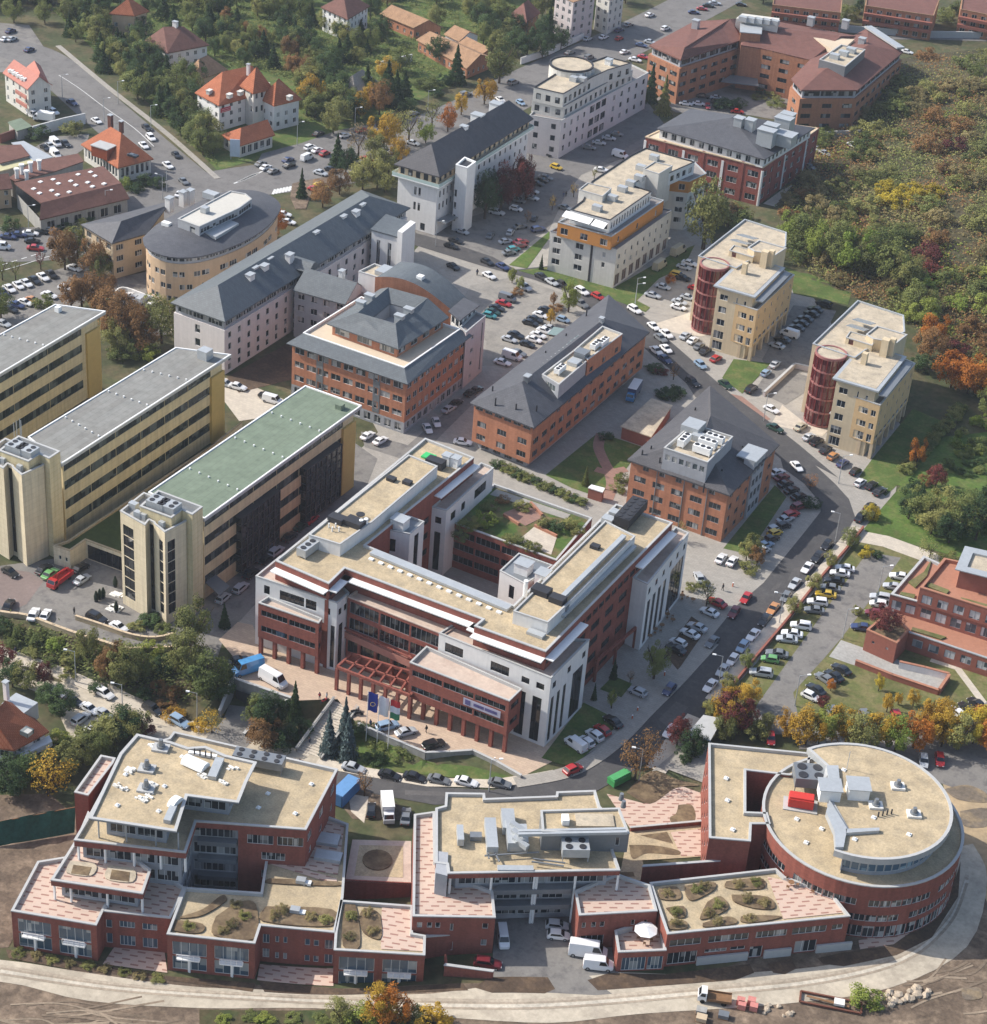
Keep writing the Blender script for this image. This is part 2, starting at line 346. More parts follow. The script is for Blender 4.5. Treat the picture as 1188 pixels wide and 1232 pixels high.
class Building:
 def __init__(s, name, label, cat, at_, group=None, fm=None, gm=None):
  s.loc = Vector(at_); s.root = empty(name, s.loc); tag(s.root, label, cat, group)
  s.fm = fm or MATS.frame_white; s.gm = gm or MATS.glass; s.wins = []; s.rz = 0.0
 def part(s, name, mb, m, parent=None, label=None):
  par = parent or s.root
  off = s.loc
  o = link(name, mb.mesh(name, off), m, par)
  if label: o['label'] = label
  return o
 def walls(s, poly, z0, z1, m, spec=None, edges=None, name='wall', cap=None, parent=None, depth=0.17, label=None):
  """spec: openings on every edge that faces the camera; edges: {edge index: spec} overrides (index in the order given)"""
  poly = [Vector(p[:2]) for p in poly]; n = len(poly)
  rev = ccw(poly) != poly
  b = MB(); ops = []
  for i in range(n):
   p0, p1 = poly[i], poly[(i + 1) % n]
   if rev: p0, p1 = p1, p0
   d = p1 - p0; L = d.length
   if L < 0.02: continue
   d /= L; nrm = Vector((d.y,-d.x))
   mid = Vector(((p0.x + p1.x) / 2,(p0.y + p1.y) / 2,(z0 + z1) / 2))
   sp = spec
   if edges is not None and i in edges: sp = edges[i]
   face = nrm.dot((CAMP - mid).to_2d().normalized())
   op = []
   if sp and face > -0.03:
    for q in (sp if isinstance(sp,(list, tuple)) else (sp,)): op += q(L)
   op = [o for o in op if o.u0 > 0.01 and o.u1 < L - 0.01 and o.z0 >= z0 and o.z1 <= z1 - 0.02 and o.u1 - o.u0 > 0.2]
   us = sorted({0.0, L, *[o.u0 for o in op], *[o.u1 for o in op]}); zs = sorted({z0, z1, *[o.z0 for o in op], *[o.z1 for o in op]})
   def pt(u, z, dep=0.0): q = p0 + d * u - nrm * dep; return (q.x, q.y, z)
   for ui in range(len(us) - 1):
    zr = None
    for zi in range(len(zs) - 1):
     uc, zc = (us[ui] + us[ui + 1]) / 2,(zs[zi] + zs[zi + 1]) / 2
     hole = any(o.u0 < uc < o.u1 and o.z0 < zc < o.z1 for o in op)
     if hole:
      if zr is not None: b.face([pt(us[ui], zr), pt(us[ui + 1], zr), pt(us[ui + 1], zs[zi]), pt(us[ui], zs[zi])]); zr = None
     elif zr is None: zr = zs[zi]
    if zr is not None: b.face([pt(us[ui], zr), pt(us[ui + 1], zr), pt(us[ui + 1], z1), pt(us[ui], z1)])
   for o in op:
    q = (pt(o.u0, o.z0), pt(o.u1, o.z0), pt(o.u1, o.z1), pt(o.u0, o.z1)); r = (pt(o.u0, o.z0, depth), pt(o.u1, o.z0, depth), pt(o.u1, o.z1, depth), pt(o.u0, o.z1, depth))
    for k in range(4): b.face([q[k], q[(k + 1) % 4], r[(k + 1) % 4], r[k]])
    ops.append((o, p0 + d * o.u0, math.atan2(d.y, d.x), face))
  if cap is not None:
   pc = ccw(poly)
   for t in tess(pc): b.face([(pc[k].x, pc[k].y, cap) for k in t])
  w = s.part(name, b, m, parent, label)
  for q in ops: s.wins.append(q)
  return w
 def windows(s, most=96):
  items = []
  for o, p, a, face in s.wins:
   v = Vector((p.x, p.y, o.z0)); dist = (v - CAMP).length
   items.append((-(o.u1 - o.u0) * (o.z1 - o.z0) * max(face,.05) / dist ** 2, o, v, a))
  items.sort(key=lambda t: t[0])
  rest = {}
  for k,(sc, o, v, a) in enumerate(items):
   fm, gm = o.fm or s.fm, o.gm or s.gm
   w, h = round(o.u1 - o.u0,1), round(o.z1 - o.z0,1)
   if w < 0.2 or h < 0.2: continue
   f, pn = win_mesh(w, h, o.m, fm, o.cross)
   # centre the rounded mesh on the opening
   Mx = Matrix.Translation(v - s.loc) @ Matrix.Rotation(a,4, 'Z') @ Matrix.Diagonal(((o.u1 - o.u0) / w,1,(o.z1 - o.z0) / h,1))
   if k < most:
    wo = link('window', f, None, s.root); wo.matrix_local = Mx
    po = link('pane', pn, None, wo)
    if not pn.materials: pn.materials.append(gm)
    if pn.materials[0] != gm: po.material_slots[0].link = 'OBJECT'; po.material_slots[0].material = gm
   else:
    for me, key in ((f,('window', fm)),(pn,('pane', gm))):
     q = rest.setdefault(key, MB()); i = len(q.v)
     q.v += [tuple(Mx @ vv.co) for vv in me.vertices]; q.f += [tuple(i + x for x in pl.vertices) for pl in me.polygons]
  par = None
  for (nm, m_), q in sorted(rest.items(), key=lambda t: t[0][0] != 'window'):
   o = link(nm, q.mesh(nm), m_, s.root); o['kind'] = 'stuff'
   if nm == 'window' and par is None: par = o
   elif nm == 'pane' and par is not None: o.parent = par
  s.wins = []
  return s
 def flat(s, poly, z, m, ph=0.5, pt=0.35, pm=None, out=0.06, name='roof', pname='parapet', parent=None, top=0.1):
  """flat roof ph below the wall top z, with a parapet coping"""
  poly = ccw([Vector(p[:2]) for p in poly])
  b = MB()
  inn = inset(poly, pt)
  for t in tess(inn): b.face([(inn[k].x, inn[k].y, z - ph) for k in t])
  r = s.part(name, b, m, parent)
  if pm is not None:
   q = MB(); o = inset(poly,-out); n = len(poly)
   for a_, za, b_, zb in ((poly, z - 0.12, o, z - 0.12),(o, z - 0.12, o, z + top),(o, z + top, inn, z + top),(inn, z + top, inn, z - ph)):
    for k in range(n):
     k2 = (k + 1) % n; q.face([(a_[k].x, a_[k].y, za),(a_[k2].x, a_[k2].y, za),(b_[k2].x, b_[k2].y, zb),(b_[k].x, b_[k].y, zb)])
   s.part(pname, q, pm, r)
  return r
 def roof(s, pts, faces, m, thick=0.3, name='roof', parent=None, label=None):
  """pitched roof from 3-D points and faces, closed below by thick"""
  b = MB(); cnt = {}
  fl = []
  for f in faces:
   nz = Vector((0,0,0));
   for i in range(len(f)): nz += Vector(pts[f[i]]).cross(Vector(pts[f[(i + 1) % len(f)]]))
   fl.append(tuple(f) if nz.z > 0 else tuple(reversed(f)))
  for f in fl:
   b.face([pts[i] for i in f]); b.face([(pts[i][0], pts[i][1], pts[i][2] - thick) for i in reversed(f)])
   for i in range(len(f)):
    e = (f[i], f[(i + 1) % len(f)]); cnt[e] = cnt.get(e,0) + 1
  for (i, j) in cnt:
   if (j, i) not in cnt:
    p, q = pts[i], pts[j]; b.face([(p[0], p[1], p[2] - thick),(q[0], q[1], q[2] - thick), q, p])
  return s.part(name, b, m, parent, label)
 def box(s, name, c, sx, sy, z0, z1, m, rz=0.0, parent=None, lip=0.0, lipm=None):
  Mx = Matrix.Translation((c[0], c[1],0)) @ Matrix.Rotation(rz + s.rz,4, 'Z')
  b = MB().box(-sx / 2, sx / 2,-sy / 2, sy / 2, z0, z1, Mx)
  o = s.part(name, b, m, parent)
  if lip: s.part('cap', MB().box(-sx / 2 - lip, sx / 2 + lip,-sy / 2 - lip, sy / 2 + lip, z1, z1 + 0.15, Mx), lipm or m, o)
  return o
 def chimney(s, p, z, hgt=1.8, sx=1.1, sy=1.5, m=None, parent=None):
  m = m or MATS.white_wall; c = W(p, z)
  q = s.box('chimney', c, sx, sy, z - 1.5, z + hgt, m, parent=parent)
  s.part('chimney_cap', MB().box(c.x - sx / 2 - .15, c.x + sx / 2 + .15, c.y - sy / 2 - .15, c.y + sy / 2 + .15, z + hgt + 0.002, z + hgt + 0.2), MATS.zinc, q)
  return q
 def ac(s, p, z, sx=3.0, sy=1.5, h=1.4, rz=0.0, fans=4, m=None, legs=0.35, two=1, name='air_conditioner', parent=None):
  c = W(p, z); Mx = Matrix.Translation((c.x, c.y,0)) @ Matrix.Rotation(rz + s.rz,4, 'Z')
  b = MB().box(-sx / 2, sx / 2,-sy / 2, sy / 2, z + legs, z + legs + h, Mx)
  for i in (-1,1):
   for j in (-1,1): b.box(i * (sx / 2 - .15) - .07, i * (sx / 2 - .15) + .07, j * (sy / 2 - .15) - .07, j * (sy / 2 - .15) + .07, z, z + legs, Mx)
  o = s.part(name, b, m or MATS.zinc, parent)
  per = fans // two
  for k in range(fans):
   i, j = k % per, k // per
   x = -sx / 2 + sx * (i + 0.5) / per; y = -sy / 2 + sy * (j + 0.5) / two
   q = Mx @ Vector((x, y,0)); r = 0.38 * min(sx / per, sy / two)
   s.part('fan', MB().cyl(q, r, z + legs + h, z + legs + h + 0.12,12), MATS.dark_metal, o)
  return o
 def dome(s, p, z, r=0.45):
  c = W(p, z); b = MB().box(c.x - r, c.x + r, c.y - r, c.y + r, z, z + 0.25); b.cyl(c, r * .85, z + .25, z + .45,10, r * .4)
  return s.part('skylight', b, MATS.white_paint)
# ---------------------------------------------------------------- ground patches
LIFT = {}
def clip_grid(bm, step):
 xs = [v.co.x for v in bm.verts]; ys = [v.co.y for v in bm.verts]
 for ax, lo, hi in ((0, min(xs), max(xs)),(1, min(ys), max(ys))):
  k = math.ceil(lo / step)
  while k * step < hi:
   no = Vector((1,0,0)) if ax == 0 else Vector((0,1,0)); co = no * (k * step)
   bmesh.ops.bisect_plane(bm, geom=bm.verts[:] + bm.edges[:] + bm.faces[:], dist=1e-4, plane_co=co, plane_no=no); k += 1
def patch(name, pts, m, lift, raised=0.0, drape=None, world=False):
 """a sheet of ground; raised > 0 makes it a kerbed slab"""
 P2 = [Vector(p[:2]) if world else GP(p).to_2d() for p in pts]
 P2 = ccw(P2)
 if drape is None: drape = any(abs(g(p.x, p.y)) > 0.02 for p in P2)
 bm = bmesh.new()
 vs = [bm.verts.new((p.x, p.y,0)) for p in P2]
 for t in tess(P2):
  try: bm.faces.new([vs[i] for i in t])
  except ValueError: pass
 if drape: clip_grid(bm,2.0)
 for v in bm.verts: v.co.z = g(v.co.x, v.co.y) + lift + raised
 if raised:
  ed = [e for e in bm.edges if len(e.link_faces) == 1]
  r = bmesh.ops.extrude_edge_only(bm, edges=ed)
  for v in r['geom']:
   if isinstance(v, bmesh.types.BMVert): v.co.z -= raised + 0.05
 me = bpy.data.meshes.new(name); bm.to_mesh(me); bm.free()
 return structure(name, me, m)
def ribbon_pts(pts, width):
 c = [GP(p).to_2d() for p in pts]; l, r = [],[]
 for i, p in enumerate(c):
  d = (c[min(i + 1, len(c) - 1)] - c[max(i - 1,0)]).normalized(); n = Vector((-d.y, d.x)) * width / 2
  l.append(p + n); r.append(p - n)
 return l + r[::-1]
def strip(name, pts, width, m, lift, raised=0.0): return patch(name, ribbon_pts(pts, width), m, lift, raised, world=True)
def smooth(pts, n=6):
 """Catmull-Rom through picture points"""
 o = []
 q = [pts[0]] + list(pts) + [pts[-1]]
 for i in range(1, len(q) - 2):
  for k in range(n):
   t = k / n
   o.append(tuple(0.5 * (2 * q[i][a] + (q[i + 1][a] - q[i - 1][a]) * t + (2 * q[i - 1][a] - 5 * q[i][a] + 4 * q[i + 1][a] - q[i + 2][a]) * t * t + (3 * q[i][a] - q[i - 1][a] - 3 * q[i + 1][a] + q[i + 2][a]) * t ** 3) for a in (0,1)))
 return o + [tuple(pts[-1])]
U1 = frame(0,150,300); U2 = frame(300,100,300); U3 = frame(600,0,300); U4 = frame(0,700,300)
V1 = frame(130,570,150 * 1188 / 924); V2 = frame(0,500,150 * 1188 / 924); V3 = frame(430,300,170); V4 = frame(800,250,160 * 1188 / 1037)
V5 = frame(760,0,160); V6 = frame(1030,640,158 * 1188 / 927); V7 = frame(0,60,200); V8 = frame(230,60,150)
SS = frame(860,560,200); TT = frame(880,400,260)
def ft(z, *pts): return [W2(p, z) for p in pts]
# ---------------------------------------------------------------- the materials used
mat('frame_white',(0.62,0.62,0.60),0.5,0.05); mat('frame_grey',(0.22,0.23,0.24),0.5,0.05); mat('frame_dark',(0.05,0.05,0.055),0.5,0.05)
glass_mat('glass'); glass_mat('glass_dark',(0.012,0.014,0.017),(0.10,0.10,0.10),0.12,0.05); glass_mat('glass_blue',(0.05,0.085,0.12),(0.28,0.30,0.30),0.25,0.1)
glass_mat('glass_pale',(0.10,0.12,0.12),(0.45,0.44,0.40),0.45,0.15)
mat('white_wall',(0.70,0.69,0.67),0.85,0.06,0.8, streak=0.08); mat('pale_wall',(0.60,0.58,0.53),0.85,0.07,0.8, streak=0.1)
mat('grey_wall',(0.34,0.35,0.37),0.8,0.08,0.8, streak=0.08); mat('pink_wall',(0.52,0.46,0.45),0.85,0.08,0.9, streak=0.1)
mat('white_paint',(0.78,0.78,0.76),0.5,0.06,2.0)
pattern('red_brick',(0.275,0.088,0.064),(0.22,0.070,0.052),0.5,0.26, mortar=(0.21,0.09,0.07), msize=0.02, axis='wall')
pattern('orange_brick',(0.44,0.195,0.115),(0.38,0.168,0.10),0.5,0.26, mortar=(0.40,0.18,0.10), msize=0.02, axis='wall')
pattern('brown_brick',(0.38,0.175,0.100),(0.31,0.14,0.08),0.5,0.26, mortar=(0.34,0.17,0.10), msize=0.02, axis='wall')
pattern('yellow_panel',(0.62,0.525,0.325),(0.59,0.50,0.31),2.6,1.2, mortar=(0.50,0.39,0.20), msize=0.03, axis='wall', var=0.07)
pattern('cream_panel',(0.65,0.56,0.40),(0.62,0.53,0.375),2.2,1.2, mortar=(0.52,0.43,0.27), msize=0.03, axis='wall', var=0.07)
mat('ochre_wall',(0.50,0.36,0.235),0.85,0.08,0.8, streak=0.1); mat('orange_wall',(0.50,0.22,0.06),0.85,0.08)
mat('tan_stone',(0.52,0.41,0.28),0.85,0.1)
mat('gravel_roof',(0.44,0.35,0.225),0.95,0.26,2.8, alt=(0.37,0.30,0.20), altamt=.55, big=.22, bump=0.3); mat('gravel_pale',(0.46,0.39,0.29),0.95,0.2,2.4, alt=(0.36,0.31,0.24), bump=0.2)
pattern('felt_grey',(0.225,0.225,0.21),(0.20,0.195,0.18),9.0,1.5, mortar=(0.15,0.145,0.135), msize=0.035, rot=rad(90), var=.22); pattern('felt_green',(0.165,0.205,0.150),(0.15,0.188,0.138),9.0,1.5, mortar=(0.115,0.14,0.105), msize=0.035, rot=rad(90), var=.22)
pattern('slate',(0.095,0.097,0.108),(0.078,0.080,0.090),0.7,0.4, mortar=(0.05,0.05,0.055), msize=0.02, rough=0.55, var=0.16)
pattern('slate_blue',(0.12,0.135,0.145),(0.10,0.112,0.122),0.7,0.4, mortar=(0.07,0.08,0.085), msize=0.02, rough=0.5, var=0.12)
pattern('slate_brown',(0.090,0.087,0.092),(0.075,0.073,0.078),0.7,0.4, mortar=(0.04,0.04,0.045), msize=0.02, rough=0.6, var=0.16)
pattern('tile_orange',(0.37,0.14,0.075),(0.31,0.115,0.06),0.4,0.35, mortar=(0.25,0.06,0.025), msize=0.03, var=0.2)
pattern('tile_red',(0.165,0.094,0.080),(0.14,0.082,0.070),0.4,0.35, mortar=(0.17,0.045,0.03), msize=0.03, var=0.2)
pattern('tile_pink',(0.44,0.20,0.16),(0.40,0.18,0.14),0.4,0.35, mortar=(0.35,0.13,0.1), msize=0.03, var=0.12)
pattern('tile_brown',(0.17,0.085,0.068),(0.14,0.07,0.056),0.4,0.35, mortar=(0.10,0.05,0.04), msize=0.03, var=0.25)
pattern('tile_tan',(0.36,0.22,0.13),(0.30,0.18,0.105),0.4,0.35, mortar=(0.2,0.12,0.07), msize=0.03, var=0.25)
mat('zinc',(0.42,0.44,0.45),0.45,0.1,1.2,0.5,0.25); mat('zinc_dark',(0.20,0.215,0.23),0.45,0.1,1.2,0.5,0.3)
mat('dark_metal',(0.035,0.035,0.04),0.5,0.1); mat('coping',(0.42,0.42,0.41),0.6,0.08); mat('concrete',(0.36,0.35,0.325),0.9,0.14,0.9, streak=0.2)
mat('asphalt',(0.072,0.069,0.070),0.92,0.16,2.0, alt=(0.09,0.086,0.084), altamt=0.4); mat('asphalt_old',(0.195,0.183,0.168),0.92,0.14,1.6, alt=(0.13,0.122,0.117), altamt=0.4)
mat('asphalt_pale',(0.27,0.25,0.22),0.92,0.14,1.6, alt=(0.22,0.205,0.185), altamt=0.5); mat('asphalt_mid',(0.165,0.157,0.15),0.92,0.14,1.6, alt=(0.13,0.124,0.12), altamt=0.4)
pattern('paving_grey',(0.33,0.305,0.27),(0.29,0.27,0.24),1.0,0.6, mortar=(0.25,0.23,0.2), msize=0.03)
pattern('paving_plaza',(0.50,0.38,0.28),(0.44,0.33,0.25),1.1,0.6, mortar=(0.38,0.29,0.21), msize=0.03)
pattern('paving_light',(0.52,0.46,0.375),(0.46,0.405,0.335),1.0,0.8, mortar=(0.4,0.36,0.3), msize=0.03)
pattern('paving_red',(0.30,0.175,0.135),(0.25,0.15,0.12),0.8,0.4, mortar=(0.22,0.14,0.11), msize=0.03)
def deck_mat(name, rot, c1=(0.52,0.38,0.30), c2=(0.29,0.155,0.12)):
 if name in MATS: return MATS[name]
 m, ns, ls, bs = nodes_of(name); bs.inputs['Roughness'].default_value = 0.85
 geo = nd(ns, 'ShaderNodeNewGeometry'); mp = nd(ns, 'ShaderNodeMapping'); mp.inputs['Rotation'].default_value = (0,0, rot); ls.new(geo.outputs['Position'], mp.inputs['Vector'])
 br = nd(ns, 'ShaderNodeTexBrick', Scale=1.0); ls.new(mp.outputs[0], br.inputs['Vector'])
 br.inputs['Color1'].default_value = (*c1,1); br.inputs['Color2'].default_value = (*[0.5 * a + 0.5 * b for a, b in zip(c1,(0.5,0.4,0.33))],1); br.inputs['Mortar'].default_value = (*[a * .9 for a in c1],1)
 br.inputs['Mortar Size'].default_value = 0.02; br.inputs['Brick Width'].default_value = 1.0; br.inputs['Row Height'].default_value = 0.6
 # dark strips: every second cell of a coarse brick bond
 b2 = nd(ns, 'ShaderNodeTexBrick', Scale=1.0); ls.new(mp.outputs[0], b2.inputs['Vector']); b2.inputs['Brick Width'].default_value = 3.4; b2.inputs['Row Height'].default_value = 1.5
 b2.inputs['Mortar Size'].default_value = 0.0; b2.offset = 0.5
 sp = nd(ns, 'ShaderNodeSeparateXYZ'); ls.new(mp.outputs[0], sp.inputs[0])
 def fr(out, div, lo):
  a = nd(ns, 'ShaderNodeMath', operation='DIVIDE'); ls.new(out, a.inputs[0]); a.inputs[1].default_value = div
  f = nd(ns, 'ShaderNodeMath', operation='FRACT'); ls.new(a.outputs[0], f.inputs[0]); return a, f
 ay, fy = fr(sp.outputs[1],1.0,0)
 fl = nd(ns, 'ShaderNodeMath', operation='FLOOR'); ls.new(ay.outputs[0], fl.inputs[0])
 hf = nd(ns, 'ShaderNodeMath', operation='MULTIPLY'); ls.new(fl.outputs[0], hf.inputs[0]); hf.inputs[1].default_value = 1.7
 ax_ = nd(ns, 'ShaderNodeMath', operation='ADD'); ls.new(sp.outputs[0], ax_.inputs[0]); ls.new(hf.outputs[0], ax_.inputs[1])
 _, fx = fr(ax_.outputs[0],2.7,0)
 ly = nd(ns, 'ShaderNodeMath', operation='LESS_THAN'); ls.new(fy.outputs[0], ly.inputs[0]); ly.inputs[1].default_value = 0.34
 lx = nd(ns, 'ShaderNodeMath', operation='LESS_THAN'); ls.new(fx.outputs[0], lx.inputs[0]); lx.inputs[1].default_value = 0.5
 mu = nd(ns, 'ShaderNodeMath', operation='MULTIPLY'); ls.new(ly.outputs[0], mu.inputs[0]); ls.new(lx.outputs[0], mu.inputs[1])
 mx = nd(ns, 'ShaderNodeMix', data_type='RGBA'); ls.new(mu.outputs[0], mx.inputs[0]); ls.new(br.outputs['Color'], mx.inputs[6]); mx.inputs[7].default_value = (*c2,1)
 ls.new(mx.outputs[2], bs.inputs['Base Color']); MATS[name] = m; return m
mat('grass',(0.075,0.115,0.028),0.95,0.3,1.5, alt=(0.13,0.135,0.045), altamt=0.5); mat('grass_bright',(0.075,0.125,0.025),0.95,0.35,1.2, alt=(0.115,0.135,0.04), altamt=0.5)
mat('grass_dry',(0.165,0.145,0.065),0.95,0.3,1.2, alt=(0.11,0.12,0.04), altamt=0.7)
mat('earth',(0.215,0.16,0.113),0.95,0.4,1.3, alt=(0.13,0.095,0.068), altamt=0.8, bump=0.3); mat('soil',(0.085,0.058,0.040),0.95,0.35,1.6, alt=(0.12,0.08,0.05), bump=0.3)
mat('sand',(0.42,0.31,0.185),0.95,0.2,0.7, alt=(0.33,0.25,0.155), altamt=0.8, bump=0.3); mat('gravel_road',(0.48,0.42,0.33),0.95,0.16,1.0, alt=(0.38,0.33,0.26), altamt=0.6)
mat('undergrowth',(0.045,0.062,0.022),0.95,0.4,0.8, alt=(0.085,0.07,0.035), altamt=0.8); mat('scrub_ground',(0.10,0.085,0.045),0.95,0.35,0.6, alt=(0.06,0.07,0.03), altamt=0.7)
mat('kerb',(0.40,0.38,0.35),0.9,0.1); mat('road_paint',(0.62,0.62,0.60),0.7,0.12,2.0); mat('wood',(0.22,0.12,0.06),0.8,0.2); mat('bark',(0.075,0.055,0.04),0.9,0.3,3.0)
mat('stone_wall',(0.40,0.32,0.21),0.9,0.25,2.0); mat('maroon_metal',(0.17,0.026,0.026),0.4,0.08); mat('red_plaster',(0.34,0.13,0.085),0.85,0.1)
mat('terracotta',(0.36,0.17,0.11),0.9,0.12); mat('plastic_sheet',(0.70,0.68,0.63),0.6,0.15,3.0)
# ---------------------------------------------------------------- the setting: ground, streets, pavements
def ground_sheet():
 b = MB(); far = 7000
 # fine sheet under everything in view, coarse ring to the horizon
 bm = bmesh.new()
 c = [W2(X(-150,1330)), W2(X(1340,1330)), W2(X(1700,-60)), W2(X(-500,-60))]
 xs = [p.x for p in c]; ys = [p.y for p in c]; x0, x1, y0, y1 = min(xs), max(xs), min(ys), max(ys)
 st = 4.0; nx = int((x1 - x0) / st) + 1; ny = int((y1 - y0) / st) + 1
 x0 = math.floor(x0 / st) * st; y0 = math.floor(y0 / st) * st
 vs = [[None] * (ny + 1) for _ in range(nx + 1)]
 for i in range(nx + 1):
  for j in range(ny + 1):
   x, y = x0 + i * st, y0 + j * st; vs[i][j] = bm.verts.new((x, y, g(x, y) - 0.03))
 for i in range(nx):
  for j in range(ny): bm.faces.new((vs[i][j], vs[i + 1][j], vs[i + 1][j + 1], vs[i][j + 1]))
 # the step down to the lower street needs a fine mesh
 fine = [f for f in bm.faces if any(v.co.z < -0.1 for v in f.verts)]
 if fine: bmesh.ops.subdivide_edges(bm, edges=list({e for f in fine for e in f.edges}), cuts=1, use_grid_fill=True)
 for v in bm.verts: v.co.z = g(v.co.x, v.co.y) - 0.03
 X1, Y1 = x0 + nx * st, y0 + ny * st
 for (a0, a1, b0, b1) in ((-far, far,-far, y0),(-far, far, Y1, far),(-far, x0, y0, Y1),(X1, far, y0, Y1)):
  q = [bm.verts.new((a, bb,-0.05)) for a, bb in ((a0, b0),(a1, b0),(a1, b1),(a0, b1))]; bm.faces.new(q)
 me = bpy.data.meshes.new('ground'); bm.to_mesh(me); bm.free(); structure('ground', me, MATS.scrub_ground)
ground_sheet()
MT = MATS
patch('gardens',[X(62,10), X(150,-40), X(660,-40), X(610,70), X(420,160), X(262,205)], MT.grass,.005)
patch('slope_soil',[X(985,152), X(1100,66), X(1400,40), X(1500,560), X(1200,478), X(1100,396), X(1010,346), X(960,322), X(940,245)], mat('leaf_litter',(.075,.062,.032),.95,.35,.8, alt=(.05,.055,.025)),.06)
# campus paving and streets
patch('campus_pavement',[X(455,520), X(420,455), X(500,300), X(640,155), X(800,150), X(860,300), X(960,330), X(1090,520), X(1070,640), X(880,830), X(700,925), X(620,900), X(420,845), X(265,770), X(250,730), X(330,640)], MT.paving_grey,0.01)
patch('plaza',[G_(745,480), G_(800,545), G_(790,618), G_(990,688), Q(470,230), Q(540,318), Q(770,418), Q(930,412), Q(1095,496), X(668,915), X(700,800), X(520,760), D(120,900), G_(860,430), G_(810,420)], MT.paving_plaza,0.035)
patch('tower_forecourt',[G_(-60,330), G_(0,380), G_(180,430), G_(260,458), G_(440,505), G_(600,508), G_(735,560), G_(760,480), G_(850,380), F(1160,660), F(1200,560), F(1000,420), F(300,860), F(0,900)], MT.asphalt_old,0.02)
patch('red_paving',[G_(-40,230), G_(100,250), G_(150,280), G_(90,360), G_(30,385), G_(-40,330)], mat('paving_dusk',(.20,.155,.14),.9,.15),0.035)
main_l = [X(470,292), R_(270,525), R_(640,640), M_(380,655), M_(560,720), M_(640,800), M_(760,850), N(690,245), N(760,300), N(845,375), N(1000,490), N(1130,600), SS(490,20), SS(640,130), SS(750,260), SS(760,330), SS(650,470), SS(350,840), SS(150,1010), P(120,870), P(20,985), Q(1188,490), Q(1000,540), Q(780,530), Q(480,478), X(400,925)]
main_r = [X(400,950), Q(470,530), Q(800,590), X(600,968), X(700,962), X(758,930), P(150,1050), P(310,870), P(440,720), P(640,510), SS(900,560), SS(1005,370), SS(960,240), SS(860,130), SS(720,0), TT(590,800), TT(370,615), TT(195,480), TT(0,340), O(70,490), N(700,140), N(610,75), M_(720,700), M_(480,590), M_(300,640 - 30), R_(700,590), R_(450,505), X(480,275)]
patch('main_street', main_l + main_r, MT.asphalt,0.06)
# lower street on the left
strip('lower_street', smooth([X(-120,755), U4(60,400), U4(330,505), U4(520,585), U4(700,650), U4(830,715), X(300,905), X(405,936)]),9.0, MT.gravel_road,0.05)
strip('lower_pavement', smooth([X(-120,740), U4(30,345), U4(300,440), U4(560,555), U4(800,640)]),2.4, MT.paving_light,0.06, raised=0.1)
patch('lower_parking',[U4(250,560), U4(400,610), U4(500,660), U4(400,770), U4(330,740)], MT.gravel_road,0.045)
strip('underpass_road', smooth([U4(1188,600), U4(1150,690), U4(1060,790), X(250,930)]),8.0, MT.asphalt_old,0.08)
patch('front_lawn',[Q(520,340), Q(760,440), Q(930,460), Q(1080,500), Q(980,512), Q(800,490), Q(560,470), Q(430,420)], MT.grass,0.07)
strip('front_pavement',[Q(400,445), Q(560,478), Q(780,515), Q(1000,520), Q(1140,500), X(668,932)],2.4, MT.paving_light,0.09, raised=0.08)
patch('bank',[G_(0,405), G_(180,450), G_(440,530), G_(600,522), G_(740,580), G_(780,640), G_(650,760), G_(520,680), G_(250,600), G_(0,510)], MT.undergrowth,0.06)
# upper left streets
strip('avenue', smooth([X(-60,292), X(60,292), X(130,265), X(215,235), X(300,218), X(400,205), X(455,180), X(560,140), X(650,95), X(740,55), X(840,5), X(900,-30)]),22.0, MT.asphalt_mid,0.03)
strip('side_road', smooth([X(-40,45), X(20,60), X(60,78), X(120,130), X(190,190), X(240,232)]),17.0, MT.asphalt_mid,0.045)
strip('side_pavement', smooth([X(70,55), X(130,105), X(200,160), X(262,215)]),1.8, MT.paving_grey,0.05, raised=0.1)
patch('crossing_island',[U2(195,545), U2(205,480), U2(240,470), U2(410,440), U2(430,470), U2(300,510), U2(270,600), U2(220,600)], MT.earth,0.06, raised=0.1)
for k in range(7): strip('crossing_stripe',[U2(112 + k * 15,530 - k * 3), U2(124 + k * 15,506 - k * 3)],0.75, MT.road_paint,0.065)
for k in range(6): strip('crossing_stripe',[J(880 + k * 13,690 - k * 6), J(925 + k * 13,674 - k * 6)],0.6, MT.road_paint,0.065)
patch('upper_parking',[X(0,345), X(0,440), X(60,400), X(115,350), X(150,320), X(90,318)], MT.asphalt_old,0.03)
patch('oval_parking',[U1(520,850), U1(600,790), U1(820,860), U1(820,1000), U1(700,1010), U1(560,920)], MT.paving_light,0.04)
patch('lane',[U1(420,760), U1(700,700), U1(700,830), U1(560,800)], MT.asphalt_old,0.035)
patch('bend_parking',[X(-30,25), X(35,30), X(55,60), X(20,85), X(-30,90)], MT.asphalt_old,0.04)
